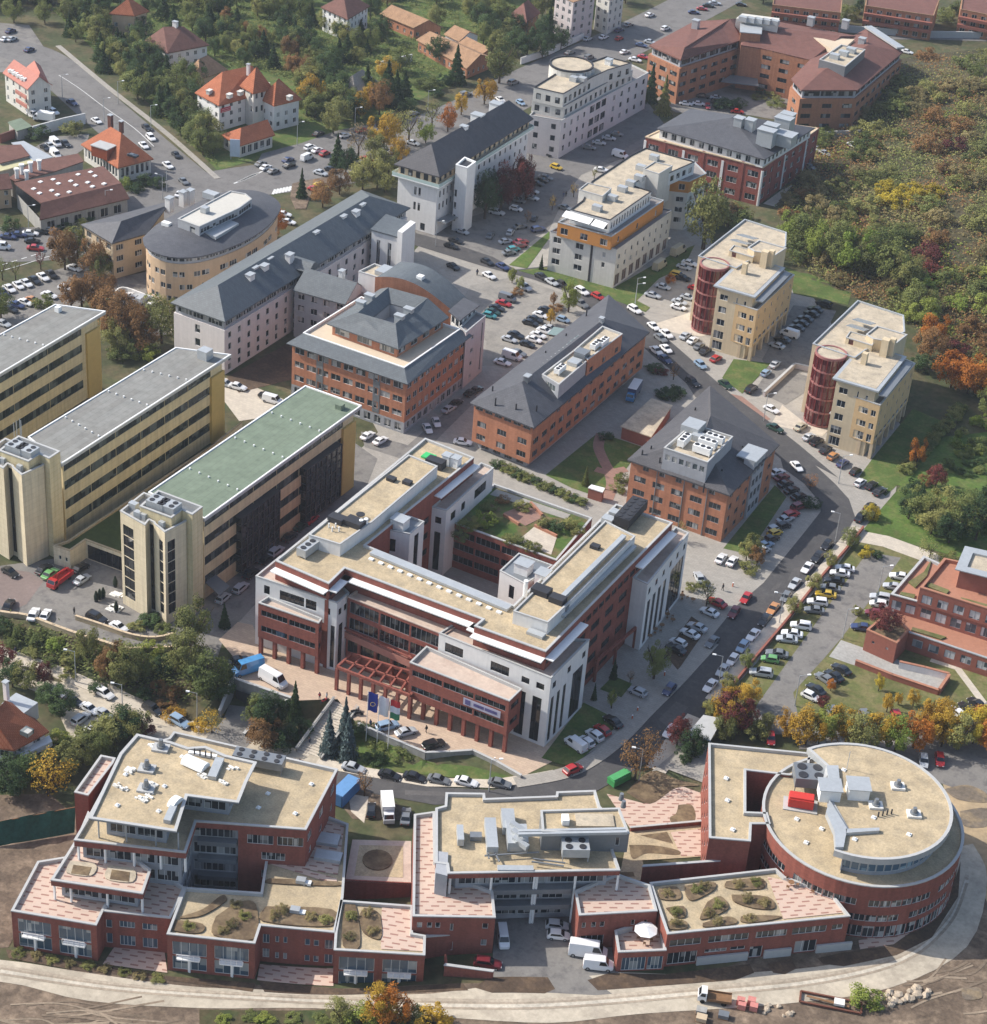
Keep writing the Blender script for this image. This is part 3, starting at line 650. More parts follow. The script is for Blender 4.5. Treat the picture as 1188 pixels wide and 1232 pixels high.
# middle car parks
patch('car_park',[M_(0,840), M_(100,680), M_(300,640), M_(520,720), M_(650,880), M_(560,940), M_(230,1040), M_(150,1040), M_(170,930)], MT.asphalt_pale,0.03)
patch('upper_car_park',[R_(275,440), R_(480,400), R_(800,300), R_(900,130), R_(1100,100), X(800,150), X(800,170), M_(560,200), M_(450,430), M_(230,580), R_(640,630), R_(280,520)], MT.asphalt_old,0.03)
patch('shaded_yard',[X(640,165), X(770,110), X(800,150), X(700,210), X(660,260), X(600,260)], MT.asphalt_mid,0.04)
patch('lawn',[M_(350,605), M_(450,470), M_(450,440), M_(270,590)], MT.grass_bright,0.06, raised=0.05)
patch('lawn',[M_(310,615), M_(440,600), M_(740,695), M_(900,780), M_(880,800), M_(620,700), M_(400,640)], MT.grass,0.06, raised=0.05)
patch('lawn',[M_(740,690), M_(1000,540), M_(1100,500), M_(1050,600), M_(940,650), M_(830,760)], MT.grass,0.055)
patch('lawn',[O(260,625), O(300,560), O(430,575), O(330,680)], MT.grass,0.06, raised=0.06)
patch('lawn',[O(480,240), O(560,260), O(720,300), O(700,370), O(510,330)], MT.grass,0.04)
patch('tower_parking',[O(400,560), O(510,370), O(660,390), O(560,590), O(430,680), O(360,690), O(420,600)], MT.asphalt_old,0.045)
patch('terrace_paving',[O(10,440), O(150,395), O(240,460), O(190,480), O(100,470)], MT.paving_light,0.05)
patch('terrace_paving',[O(430,790), O(470,720), O(560,790), O(630,810), O(610,830), O(480,800)], MT.paving_light,0.05)
patch('entrance_paving',[O(285,680), O(330,690), O(430,770), O(400,780)], MT.paving_red,0.05)
patch('lawn',[P(780,150), P(850,60), P(1000,20), P(1188,0), X(1260,520), X(1260,660), P(1100,420), P(920,370), P(770,330), P(900,180)], MT.grass_bright,0.05)
patch('tower_lawn',[TT(700,800), TT(780,690), TT(1000,420), TT(1190,500), TT(1060,700), TT(850,900), TT(760,830)], MT.grass,0.055)
# garden between the orange blocks
patch('garden_lawn',[N(330,655), N(510,510), N(600,540), N(660,560), N(600,640), N(540,740), N(420,700)], MT.grass,0.05)
strip('garden_path', smooth([N(520,515), N(510,560), N(530,610), N(545,640), N(555,690), N(540,740)]),2.6, MT.paving_red,0.06)
strip('garden_path', smooth([N(500,635), N(545,645), N(605,635)]),2.4, MT.paving_red,0.065)
patch('shaded_lawn',[N(935,905), N(1110,690), N(1150,730), N(1050,880), N(1000,920)], MT.grass,0.05)
patch('corner_lawn',[E_(345,1085), E_(500,880), E_(640,950), E_(470,1110), E_(420,1110)], MT.grass,0.06, raised=0.05)
patch('verge',[E_(560,830), E_(610,780), E_(680,810), E_(640,860)], MT.grass,0.06)
patch('bed',[E_(800,700), E_(900,560), E_(960,600), E_(850,760)], MT.soil,0.055)
# right-hand car park and gardens
patch('garden',[P(290,910), P(420,770), P(700,350), P(760,330), P(920,370), P(1000,400), X(1260,700), X(1260,960), P(640,1010), P(300,960)], MT.grass_dry,0.04)
patch('car_park',[P(400,960), P(420,910), P(600,660), P(790,400), P(900,420), P(830,520), P(700,690), P(640,760), P(540,870), P(560,960), P(620,1010), P(480,1010)], MT.asphalt_old,0.06)
patch('car_park',[P(1100,990), P(1188,900), X(1300,900), X(1300,1000), P(700,1060), P(560,1060), P(560,1000)], MT.asphalt_old,0.065)
strip('garden_walk',[P(720,340), P(850,365), P(1000,420), P(1080,460)],5.0, MT.paving_light,0.06)
strip('pavement', smooth([P(270,900), P(400,740), P(530,590), P(640,470), P(700,390), P(760,320)]),3.2, MT.paving_light,0.075, raised=0.1)
strip('garden_walk',[P(1000,760), P(1090,790), P(1188,920)],1.6, MT.paving_light,0.06)
patch('ramp_floor',[P(660,750), P(700,695), P(1060,820), P(1030,880)], MT.concrete,0.07)
# dirt, gravel road and bottom of the picture
patch('dirt',[X(-100,960), X(60,955), X(110,1000), X(60,1050), X(10,1140), X(-100,1150)], MT.earth,0.03)
patch('dirt',[X(-120,1150), X(400,1190), X(800,1190), X(1165,1060), X(1140,930), X(1300,930), X(1300,1330), X(-150,1330)], MT.earth,0.02)
patch('dirt',[C(1030,215), X(1270,940), X(1270,1150), C(1188,640), C(1100,420)], MT.sand,0.05)
patch('gravel_road', smooth([X(-130,1150), A(0,835), A(300,880), A(700,930), A(1188,940), B(400,950), B(900,880), C(200,885), C(600,860), C(840,800), C(1000,700), C(1075,580), C(1090,450)],4) + smooth([C(1140,440), C(1188,560), C(1120,790), C(860,930), C(500,985), C(0,1020), B(800,1050), B(420,1030), B(0,1000), A(700,1000), A(300,975), A(0,910), X(-130,1185)],4), MT.gravel_road,0.07)
patch('verge',[X(240,1215), A(700,1005), A(1188,1000), B(300,1010), X(560,1240), X(560,1330), X(240,1330)], MT.undergrowth,0.06)
patch('courtyard',[B(600,880), B(610,680), B(880,680), B(1000,760), B(1030,880), B(930,890), B(1020,960), B(600,940)], MT.asphalt_old,0.075)
patch('spoil',[C(768 - 768,960), C(200,900), C(380,1000), C(0,1010)], MT.earth,0.03)
patch('yard',[B(75,240), B(190,255), B(330,335), B(325,360), B(125,355), B(80,300)], MT.earth,.06)
patch('yard_paving',[B(110,270), B(180,280), B(165,370), B(120,330)], MT.paving_light,.08)
for k,(w, m_) in enumerate(((.7, 'sand'),(.6, 'earth'),(.8, 'paving_light'),(.5, 'earth'))):
 o = (k - 1.5) * 9
 strip('wheel_track', smooth([A(0,870 + o), A(400,930 + o * .8), A(900,965 + o * .7), B(400,985 + o), B(800,985 + o), C(200,945 + o), C(600,905 + o), C(900,830 + o), C(1060,700 + o), C(1120,560 + o)]), w, mat('track_' + m_, {'sand': (.40,.34,.265), 'earth': (.33,.275,.21), 'paving_light': (.50,.45,.37)}[m_],.95,.3,1.2),.085 + k * .004)
rk = random.Random(3)
for k in range(16):
 x0, y0 = rk.uniform(-20,330), rk.uniform(985,1060); strip('wheel_track', smooth([A(x0, y0), A(x0 + rk.uniform(60,200), y0 + rk.uniform(-15,25)), A(x0 + rk.uniform(220,380), y0 + rk.uniform(-40,60))]), rk.uniform(.2,.5), mat(('rut_dark', 'rut_pale')[k % 2],((.185,.14,.10),(.275,.215,.155))[k % 2],.95,.3,1.4),.05 + k * .003)
for k in range(12):
 x0, y0 = rk.uniform(850,1120), rk.uniform(880,1030); strip('wheel_track', smooth([C(x0, y0), C(x0 + rk.uniform(40,120), y0 + rk.uniform(-50,10)), C(x0 + rk.uniform(120,260), y0 + rk.uniform(-120,10))]), rk.uniform(.25,.6), MT[('rut_dark', 'rut_pale')[k % 2]],.06 + k * .003)
for q in ([C(1040,255), C(1120,240), C(1188,270), C(1188,300), C(1090,290)],[C(1095,330), C(1188,320), C(1188,380), C(1110,380)],[C(1100,935), C(1160,930), C(1170,965), C(1110,970)]): patch('dirt', smooth(q + q[:1],4)[:-1], mat('dirt_grey',(.16,.13,.10),.95,.3,1.5, alt=(.25,.19,.12)),.1)
for k in range(9): strip('lane_marking',[U1(10 + k * 46,668 - k * 14), U1(36 + k * 46,660 - k * 14)],.3, MT.road_paint,.075)
strip('lane_marking',[U1(-10,702), U1(120,664), U1(240,625)],.25, MT.road_paint,.075)
for a_, c_ in (((60,130),(330,330)),): strip('lane_marking', smooth([V7(420,180), V7(560,270), V7(760,420), V7(960,560), V7(1100,690)]),.22, MT.road_paint,.075)
for k, q in enumerate(([P(90,960), P(150,900), P(190,920), P(120,985)],[SS(560,740), SS(640,720), SS(600,800), SS(520,830)],[SS(420,870), SS(480,840), SS(460,880), SS(400,900)],[N(800,330), N(830,340), N(870,400), N(840,390)],[Q(700,540), Q(900,550), Q(900,565), Q(700,556)])): patch('asphalt_repair', q, mat('asphalt_patch',(.098,.092,.09),.92,.2,1.6),.075)
Y = frame(600,780,365 * 1188 / 1080)
strip('pavement', smooth([Y(60,480), Y(230,448), Y(340,395), Y(440,315), Y(540,212), Y(640,112), Y(760,-20)]),3.0, MT.paving_grey,.08, raised=.1)
patch('pavement',[Y(545,440), Y(630,370), Y(690,290), Y(745,330), Y(740,485), Y(600,432)], MT.paving_grey,.14)
patch('court_lane',[L_(60,330), L_(300,285), L_(560,250), L_(540,410), L_(400,385), L_(150,375)], MT.asphalt_old,.04)
patch('yard',[V7(240,700), V7(380,620), V7(640,600), V7(610,700), V7(480,790), V7(330,770)], MT.asphalt_old,.04)
patch('avenue_bay',[U2(20,410), U2(60,335), U2(250,285), U2(420,225), U2(600,190), U2(640,250), U2(480,335), U2(300,405), U2(150,450), U2(20,470)], MT.asphalt_mid,.05)
patch('avenue_lot',[U2(420,265), U2(720,210), U2(840,270), U2(700,350), U2(560,410), U2(430,430)], MT.asphalt_old,.035)
patch('lane',[H_(400,930), H_(640,1000), H_(960,720), H_(1000,760), H_(760,1000), H_(640,1080), H_(420,1010)], MT.asphalt_old,.03)
patch('soil_yard',[I_(520,740), I_(735,620), I_(740,745), I_(560,790)], MT.soil,.04)
patch('parking_lane',[F(700,300), F(760,310), F(900,370), F(900,420), F(760,440), F(700,360)], MT.paving_light,.035)
# ---------------------------------------------------------------- yellow office slabs with stair towers
def slab(label, eave, roofm, z=20.7, tower_shift=None, strips=True, dark_boxes=False, tower=True, amounts=(0.0,0.93)):
 pl = ft(z, *eave)                      # near-left, near-right, far-right, far-left
 c = sum(pl, Vector((0,0))) / 4
 b = Building('office_slab', label, 'office building',(c.x, c.y,0), 'yellow office slabs with ribbon windows', fm=MT.frame_dark, gm=MT.glass_slab)
 body = inset(ccw(pl),1.3)
 rev = ccw(pl) != pl
 if rev: body = body[::-1]
 L = (body[2] - body[1]).length
 rib = [ribbon([z0], h,0.3,1.5,0.0, amounts[1], seg=L / 6, pier=.06) for z0, h in ((17.4,2.5),(12.9,2.1),(8.1,2.1),(3.4,2.2))]
 b.walls(body,0, z - 0.6, MT.yellow_panel, edges={1: rib}, depth=0.35)
 q = MB(); q.prism(pl, z - 0.6, z); b.part('eaves', q, MT.coping)
 inn = inset(ccw(pl),0.5); q = MB().prism(inn, z - 0.01, z + 0.05, bottom=False); r = b.part('roof', q, roofm)
 q = MB(); o_, i_ = ccw(pl), inset(ccw(pl),0.32); q.ring(o_, i_, z + 0.01, z + 0.24); b.part('parapet', q, MT.white_paint)
 # end pier
 p2, p1 = body[2], body[1]; d = (p2 - p1).normalized(); nrm = Vector((d.y,-d.x)) if not rev else Vector((d.y,-d.x))
 if (CAMP.to_2d() - p1).dot(nrm) < 0: nrm = -nrm
 pier = [p2 - d * 4.6 + nrm * 0.55, p2 + d * 0.35 + nrm * 0.55, p2 + d * 0.35 - nrm * 5, p2 - d * 4.6 - nrm * 5]
 b.walls(pier,0,17.2, MT.ochre_pier, cap=17.2, name='stair_pier')
 # small roof fittings in rows
 a0, a1, bb0, bb1 = pl[0], pl[3], pl[1], pl[2]
 for t in (0.22,0.5,0.74):
  for s in range(6):
   u = (s + .5) / 6; p = (a0 + (a1 - a0) * t) * (1 - u) + (bb0 + (bb1 - bb0) * t) * u
   b.part('roof_vent', MB().cyl(p,0.2, z, z + 0.4,6), MT.white_paint)
 if dark_boxes:
  for u0, u1, z0, z1 in ((0.2,0.45,1.0,14.6),(0.63,0.88,1.2,14.8)):
   s0, s1 = p1 + d * L * u0, p1 + d * L * u1
   bx = [s0 + nrm * 1.6, s1 + nrm * 1.6, s1 - nrm * .5, s0 - nrm * .5]
   n = max(3, int(L * (u1 - u0) / 1.6))
   sp = rows([z0 + .25 + k * 1.9 for k in range(7)],1.75, L * (u1 - u0) / n - 0.12,0.12,1,0.15, fm=MT.frame_dark, gm=MT.glass_dark)
   b.walls(bx, z0, z1, MT.frame_dark, spec=sp, cap=z1, name='glazed_bay', depth=0.05)
 if tower:
  sh = tower_shift or Vector((0,0))
  T = lambda z_, *p: [v + sh for v in ft(z_, *p)]
  base = T(22.3, V1(90,275), V1(275,380), V1(304,342), V1(338,358), V1(344,370), V1(420,432), V1(580,350), V1(600,270), V1(265,138))
  fl = lambda a, c: at(*[(a, c,2.2 + k * 2.5,4.6 + k * 2.5,2) for k in range(7)], fm=MT.frame_dark, gm=MT.glass_dark)
  ed = {0: fl(0.1,0.52)} if True else {}
  ed[2] = at((0.05,0.95,1.0,21.5), fm=MT.frame_dark, gm=MT.glass_dark)
  if strips: ed[4] = fl(0.42,0.8); ed[5] = fl(0.12,0.47)
  t = b.walls(base,0,22.3, MT.cream_panel, edges=ed, name='stair_tower')
  b.flat(base,22.3, MT.concrete,0.8,0.35, MT.coping, parent=t)
  hi = T(24.2, V1(372,122), V1(702,245), V1(625,303), V1(548,268), V1(470,327), V1(235,240))
  t2 = b.walls(hi,0,24.2, MT.yellow_panel, name='plant_tower'); b.flat(hi,24.2, MT.zinc_dark,0.9,0.4, MT.coping, parent=t2)
  for q in ((375,235),(455,262)):
   cw = W2(V1(*q),24.0) + sh; Mx = Matrix.Translation((cw.x, cw.y,0)) @ Matrix.Rotation(rad(2),4, 'Z')
   o = b.part('chiller', MB().box(-2.0,2.0,-1.5,1.5,23.4,25.4, Mx), MT.zinc, t2)
   for i in (-1,1):
    for j in (-.7,.7): b.part('fan', MB().cyl(Mx @ Vector((i, j,0)),0.55,25.4,25.5,12), MT.dark_metal, o)
  for q, s in (((190,245),0.9),((225,310),0.8),((265,325),0.7),((400,385),0.6)):
   cw = W2(V1(*q),22.0) + sh; b.part('roof_unit', MB().box(cw.x - s, cw.x + s, cw.y - s * .7, cw.y + s * .7,21.5,23.0), MT.zinc, t)
 return b
glass_mat('glass_slab',(0.022,0.032,0.030),(0.10,0.12,0.11),0.4,0.1)
mat('ochre_pier',(0.52,0.37,0.13),0.85,0.07,0.8)
YT2 = W2(V2(160,440),22.3) - W2(V1(420,432),22.3)
b = slab('yellow office slab with a green roof and dark glazed bays on its side',[F(470,668), F(650,752), F(1150,392), F(970,328)], MT.felt_green, dark_boxes=True, tower_shift=None)
b.box('roof_unit', W(F(1080,400),20.7),1.6,1.6,20.7,21.9, MT.felt_green)
b.part('entrance_canopy', MB().prism(ft(3.8, V1(720,800), V1(830,900), V1(900,830), V1(790,740)),3.5,3.8), MT.zinc_dark)
b.windows()
b = slab('yellow office slab with a grey roof and aerials on its stair tower',[F(88,492), F(195,578), F(735,230), F(558,207)], MT.felt_grey, tower_shift=YT2, strips=False)
b.box('roof_unit', W(F(652,240),20.7),2.6,2.6,20.7,23.0, MT.zinc)
for k, q in enumerate(((105,130),(125,120),(150,115),(160,140))):
 c = W(V2(*q),24.5); b.part('aerial', MB().cyl(c,0.08,23.4,27.0 + k * .3,6), MT.zinc)
b.windows()
b = slab('yellow office slab with a grey roof standing beside the tree-lined car park',[F(-560,470), F(-470,570), F(337,92), F(175,70)], MT.felt_grey, tower=False)
b.box('roof_unit', W(F(185,92),20.7),1.2,1.2,20.7,22.0, MT.white_paint); b.windows()
# low link between the slabs with a planted roof
b = Building('podium', 'low yellow podium with a planted roof between two office slabs', 'building', W(V2(640,940),0))
pl = ft(4.6, V2(395,962), V2(518,1003), V2(634,922), V1(130,600), F(520,640), F(770,440), F(690,505), F(215,820))
b.walls(pl,0,4.6, MT.cream_panel, edges={0: at((.3,.45,1.6,2.6),(.68,.83,1.6,2.6)),2: at((.04,.97,0.1,3.6,6), fm=MT.frame_dark, gm=MT.glass_dark)}, depth=0.6)  # wide dark panes stand in for the shade of an open carport
b.flat(pl,4.6, MT.grass_dark if 'grass_dark' in MT else mat('grass_dark',(0.05,0.07,0.02),0.95,0.3,1.0),0.4,0.4, MT.stone_wall, name='planted_roof'); b.windows()
# ---------------------------------------------------------------- the U-shaped red and white office building
def edge_slab(poly, i, out, z0, z1, inn=0.0, e0=0.0, e1=0.0):
 """a ledge along edge i of a polygon, projecting outwards"""
 pc = ccw(poly); rev = pc != poly; n = len(poly)
 a, c = poly[i], poly[(i + 1) % n]
 if rev: a, c = c, a
 d = (c - a).normalized(); nr = Vector((d.y,-d.x)); a = a - d * e0; c = c + d * e1
 return [a - nr * inn, c - nr * inn, c + nr * out, a + nr * out]
b = Building('office_block', 'U-shaped red brick and white stone office block around a roof garden', 'office building', W(D(800,900),0), fm=MT.frame_dark, gm=MT.glass_dark)
UB = b
PZ = 20.2
pent = ft(PZ, D(180,540), D(405,637), D(472,572), D(1050,787), E_(95,595), E_(360,690), E_(830,212), E_(620,143), E_(240,518), D(560,475), D(1015,107), D(810,25))
top = rows([16.9],1.3,2.2,0.5,3,0.6, fm=MT.frame_dark)
low = rows([1.2,5.2,9.2,13.0],1.7,3.6,2.2,5,1.5, fm=MT.frame_dark)
b.walls(pent,0, PZ, MT.red_brick, edges={0: top,1: top,2: top,3: top,4: top,5: [top, low],8: [ribbon([13,9.2,5.2],1.6,1,1.2)],9: [rows([13,9.2,5.2],1.6,2.4,1.5,2)]})
b.flat(pent, PZ, MT.gravel_roof,0.45,0.4, MT.coping)
for i, e0, e1 in ((0,1.6,1.6),(1,0,1.6),(2,0,-1.0),(3,1.5,1.5),(4,1.6,1.6),(5,-95,0), ):
 L = (pent[(i + 1) % 12] - pent[i]).length
 if i == 5: continue
 b.part('sunshade', MB().prism(edge_slab(pent, i,1.7,0,0,-0.02, e0 * 0, e1 * 0),18.5,18.75), MT.white_paint)
Lr = (pent[6] - pent[5]).length; dr = (pent[6] - pent[5]) / Lr; nr = Vector((dr.y,-dr.x))
for a0, a1 in ((0.0,0.26),(0.69,0.98)):
 s0, s1 = pent[5] + dr * Lr * a0, pent[5] + dr * Lr * a1
 b.part('sunshade', MB().prism([s0 + nr * .02, s1 + nr * .02, s1 + nr * 1.7, s0 + nr * 1.7],18.5,18.75), MT.white_paint)
Li = (pent[10] - pent[9]).length; di = (pent[10] - pent[9]) / Li; ni = Vector((di.y,-di.x))
s0, s1 = pent[9] + di * Li * .62, pent[9] + di * Li
b.part('sunshade', MB().prism([s0 + ni * .02, s1 + ni * .02, s1 + ni * 1.7, s0 + ni * 1.7],18.5,18.75), MT.white_paint)
tall = lambda a: at(*[(x, x + 0.075,1.0,12.6,2) for x in a], fm=MT.frame_dark)
def white_block(poly, edges, z=16.3):
 w = b.walls(poly,0, z, MT.white_wall, edges=edges, name='stone_wall')
 b.flat(poly, z, MT.terrace_tile,0.5,0.3, MT.coping, name='terrace', parent=w)
mat('terrace_tile',(0.50,0.40,0.33),0.9,0.12,1.5, alt=(0.44,0.34,0.28)); mat('terrace_grey',(0.24,0.22,0.21),0.9,0.12,1.5)
white_block(ft(16.3, D(97,605), D(440,718), D(490,675), D(420,600), D(200,521)),
 {0: [rows([12.9],2.0,1.3,2.2,1,1.0,0,.28), at((.3,.6,12.7,14.9,5),(.62,.75,12.7,14.9,2),(.85,.92,12.9,14.4),(.80,.87,0.6,10.6,1),(.93,.98,0.6,10.6,1))],
     1: [at((.15,.4,12.9,14.4),(.6,.85,12.9,14.4),(.2,.55,1,10.6,1))]})
white_block(ft(16.3, D(868,845), E_(380,788), E_(522,645), E_(430,640), E_(60,560)),
 {0: [rows([12.7],2.1,4.0,1.9,5,1.0,0.02,.68), at((.75,.82,12.8,14.2),(.88,.95,12.8,14.2),(.72,.80,0.6,10.8,2),(.86,.94,0.6,10.8,2))],
     1: [rows([13.0],1.5,1.4,2.6,1,1.0), at((.06,.14,.6,11,1),(.22,.3,.6,11,1),(.38,.46,.6,11,1),(.62,.9,.6,11.6,3))]})
white_block(ft(16.3, E_(683,415), E_(738,440), E_(890,250), E_(840,228)),
 {0: [],1: [rows([13.0],1.5,1.3,2.2,1,1.0), at(*[(x, x + .075,.6,11.2,1) for x in (.06,.19,.32,.45)],(.62,.95,.6,11.6,4))]})
white_block(ft(16.3, D(835,312), D(900,330), D(1098,150), D(1045,128)),
 {0: at((.3,.7,12.6,14.2),(.3,.7,1,10.5)),1: [at((.1,.2,12.5,14.5),(.32,.4,12.5,14.5),(.6,.85,12.5,14.8,3))]})
# glazed recess in the front and its lower terrace
gl = ft(16.0, D(484,692), D(888,852), D(970,800), D(560,640))
w = b.walls(gl,0,16.0, MT.red_brick, edges={0: [ribbon([12.5,8.7],2.7,0.4,1.1, fm=MT.frame_grey, seg=6.0), ribbon([3.2],3.2,0.4,1.3, fm=MT.frame_dark)]}, name='glazed_front')
b.flat(gl,16.0, MT.terrace_tile,0.45,0.3, MT.terrace_tile, name='terrace', parent=w)
ter = ft(7.7, D(456,832), D(752,966), D(830,905), D(495,775))
b.part('terrace', MB().prism(ter,6.2,7.7), MT.terrace_brick if 'terrace_brick' in MT else mat('terrace_brick',(0.36,0.17,0.13),0.9,0.12))
for k in range(5):
 p = ter[0].lerp(ter[1],(k + .1) / 4.3); b.part('column', MB().box(p.x - .3, p.x + .3, p.y + .1, p.y + .7,0,6.2), MT.red_brick)
 q = p.lerp(p,1); b.part('column', MB().box(q.x - .25, q.x + .25, q.y + .15, q.y + .65,7.7,8.6), MT.red_brick)
b.part('rail', MB().bar((*ter[0],8.6),(*ter[1],8.6),.3), MT.red_brick)
def bay(poly, cols):
 w = b.walls(poly,4.2,12.4, MT.red_brick, edges={0: ribbon([5.9,9.6],1.35,0.5,1.2, fm=MT.frame_grey, seg=8),1: at((.2,.8,5.9,7.2,2),(.2,.8,9.6,10.9,2))}, name='brick_bay')
 b.flat(poly,12.4, MT.terrace_tile,0.6,0.3, MT.coping, name='terrace', parent=w)
 b.part('soffit', MB().face([(p.x, p.y,4.2) for p in reversed(ccw(poly))]), MT.concrete, w)
 for k in range(cols):
  t = (k + 0.12) / (cols - 0.76); p = poly[0].lerp(poly[1], t) + Vector((0,.5)); b.part('column', MB().box(p.x - .35, p.x + .35, p.y - .35, p.y + .35,0,4.2), MT.red_brick, w)
bay(ft(12.4, D(108,717), D(362,803), D(376,784), D(150,690)),5)
bay(ft(12.4, D(745,968), E_(225,873), E_(272,828), D(815,900)),8)
# pergola
pg = ft(5.6, D(440,985), D(748,1105), D(800,1020), D(500,930))
for i in range(4): b.part('pergola_beam', MB().bar((*pg[i],5.4),(*pg[(i + 1) % 4],5.4),.45,.6), MT.red_brick)
for k in range(1,7):
 a_, c_ = pg[0].lerp(pg[1], k / 7), pg[3].lerp(pg[2], k / 7); b.part('pergola_beam', MB().bar((*a_,5.4),(*c_,5.4),.35,.5), MT.red_brick)
b.part('pergola_beam', MB().bar((*pg[0].lerp(pg[3],.5),5.4),(*pg[1].lerp(pg[2],.5),5.4),.35,.5), MT.red_brick)
for k in range(7):
 p = pg[0].lerp(pg[1], k / 6); b.part('column', MB().box(p.x - .3, p.x + .3, p.y - .3, p.y + .3,0,5.2), MT.red_brick)
a_, c_ = W(E_(548,725),5), W(E_(695,600),5); b.part('pergola_beam', MB().bar(a_, c_,.5,.6), MT.red_brick)
for t in (0,.5,1): p = a_.lerp(c_, t); b.part('column', MB().box(p.x - .25, p.x + .25, p.y - .25, p.y + .25,0,4.8), MT.red_brick)
# banner on the right bay
w0, w1 = ft(11.6, E_(55,862), E_(192,918)); d = (w1 - w0).normalized()
w0, w1 = [W2(p,9.0) for p in (E_(58,868), E_(192,930))]
e0, e1 = ft(12.4, D(745,968), E_(225,873)); dd = (e1 - e0).normalized(); nn = Vector((dd.y,-dd.x)); Lb = (e1 - e0).length
s0 = e0 + dd * Lb * .56 + nn * .12; s1 = e0 + dd * Lb * .93 + nn * .12
ban = b.part('banner', MB().prism([s0, s1, s1 + nn * .05, s0 + nn * .05],7.75,9.35), mat('banner_cloth',(0.40,0.38,0.46),0.7,0.05))
ins = s0 + dd * .9 + nn * .07
b.part('emblem', MB().prism([s0 + dd * .4 + nn * .06, s0 + dd * 1.5 + nn * .06, s0 + dd * 1.5 + nn * .09, s0 + dd * .4 + nn * .09],8.0,9.1), mat('banner_ink',(0.10,0.09,0.22),0.7,0.05), ban)
for k in range(14):
 if k == 6: continue
 c0 = s0 + dd * (2.2 + k * (Lb * .37 - 3.0) / 14) + nn * .06
 b.part('lettering', MB().prism([c0, c0 + dd * .45, c0 + dd * .45 + nn * .03, c0 + nn * .03],8.25,8.9), MT.banner_ink, ban)
# block at the back of the court with the roof garden
gp = ft(11.0, D(905,372), E_(400,352), E_(532,195), E_(168,68))
w = b.walls(gp,0,11.0, MT.red_brick, edges={0: ribbon([8.0,4.8,1.6],1.7,.6,1.2, fm=MT.frame_grey, seg=7)}, name='court_wall')
b.flat(gp,11.0, MT.grass_roof if 'grass_roof' in MT else mat('grass_roof',(0.07,0.12,0.025),0.95,0.35,0.8, alt=(0.17,0.12,0.06)),0.5,.4, MT.coping, name='roof_garden', parent=w)
def gpt(u, v): return gp[0].lerp(gp[1], u).lerp(gp[3].lerp(gp[2], u), v)
for pl, m_ in (([(.30,.55),(.55,.45),(.62,.75),(.40,.9)], 'paving_red'),([(.60,.12),(.92,.1),(.85,.45),(.62,.5)], 'paving_light'),([(.05,.80),(.8,.84),(.8,.96),(.05,.95)], 'paving_grey')):
 b.part('garden_path', MB().prism([gpt(*q) for q in pl],10.5,10.58, bottom=False), MT[m_], w)
for u0, v0, u1, v1 in ((.32,.5,.5,.42),(.62,.5,.85,.45),(.42,.9,.6,.74)):
 b.part('planter', MB().bar((*gpt(u0, v0),10.8),(*gpt(u1, v1),10.8),.5,.6), MT.terracotta, w)
# raised plant rooms, stair heads
def plant_room(poly, z, wallm='white_wall'):
 w = b.walls(poly, PZ - .5, z, MT[wallm], name='plant_room', edges=None); b.flat(poly, z, MT.gravel_roof,0.25,.3, MT.coping, parent=w); return w
plant_room(ft(22.6, D(320,432), D(452,472), D(590,375), D(862,143), D(740,95)),22.6)
plant_room(ft(22.6, E_(240,540), E_(368,582), E_(445,510), E_(692,262), E_(580,205)),22.6)
for poly, z in ((ft(19.0, D(602,400), D(745,428), D(806,376), D(672,325)),19.0),(ft(19.0, E_(190,390), E_(285,440), E_(385,370), E_(260,325)),19.0)):
 w = b.walls(poly,0, z, MT.white_wall, edges={1: at((.35,.65,3,17.5,2)),0: at((.4,.6,14,17))}, name='stair_tower'); b.flat(poly, z, MT.zinc_dark,0.2,.25, MT.coping, parent=w)
for p, sx in ((D(620,345),2.4),(D(705,362),3.0),(E_(280,360),3.0),(E_(350,395),2.2)):
 c = W(p,21.0); b.box('stair_head', c, sx,2.6,18.6,21.0, MT.white_wall, lip=.2, lipm=MT.zinc)
# gutter strip along the court side of the front wing
s0, s1 = W2(D(600,492), PZ), W2(E_(236,520), PZ); dv = (s1 - s0).normalized(); nv = Vector((-dv.y, dv.x))
b.part('flashing', MB().prism([s0 - nv * 2.0, s1 - nv * 2.0, s1 - nv * .1, s0 - nv * .1], PZ - .3, PZ + .25), MT.zinc)
for k in range(14):
 p = s0.lerp(s1,(k + .5) / 14) - nv * 3.0; b.part('skylight', MB().box(p.x - .5, p.x + .5, p.y - .35, p.y + .35, PZ - .5, PZ - .15), MT.white_paint)
b.part('duct', MB().bar(W(E_(420,490),23.2), W(E_(650,262),23.2),1.0,.7), MT.zinc)
b.part('duct', MB().bar(W(E_(420,560),21), W(E_(690,300),21),.8,.6), MT.zinc)
b.part('louvre', MB().bar(W(E_(425,545),21), W(E_(450,505),21),1.2,2.4), MT.zinc_dark)
b.ac(D(316,508), PZ - .4,4.6,2.2,1.7, rad(88),3)
b.ac(E_(672,195),20.0,9.5,3.4,2.0, rad(92),12, MT.dark_metal,.5,2)
for p, s in ((D(440,360),2.2),(D(515,375),2.6),(E_(345,460),2.4),(E_(405,492),2.0)):
 c = W(p,23.2); b.box('chiller', c, s * 1.5, s,22.3,23.6, MT.dark_metal)
for p in (D(668,198), D(735,212), E_(543,302)): c = W(p,22.6); b.box('roof_hatch', c,1.8,1.4,22.3,23.1, MT.dark_metal)
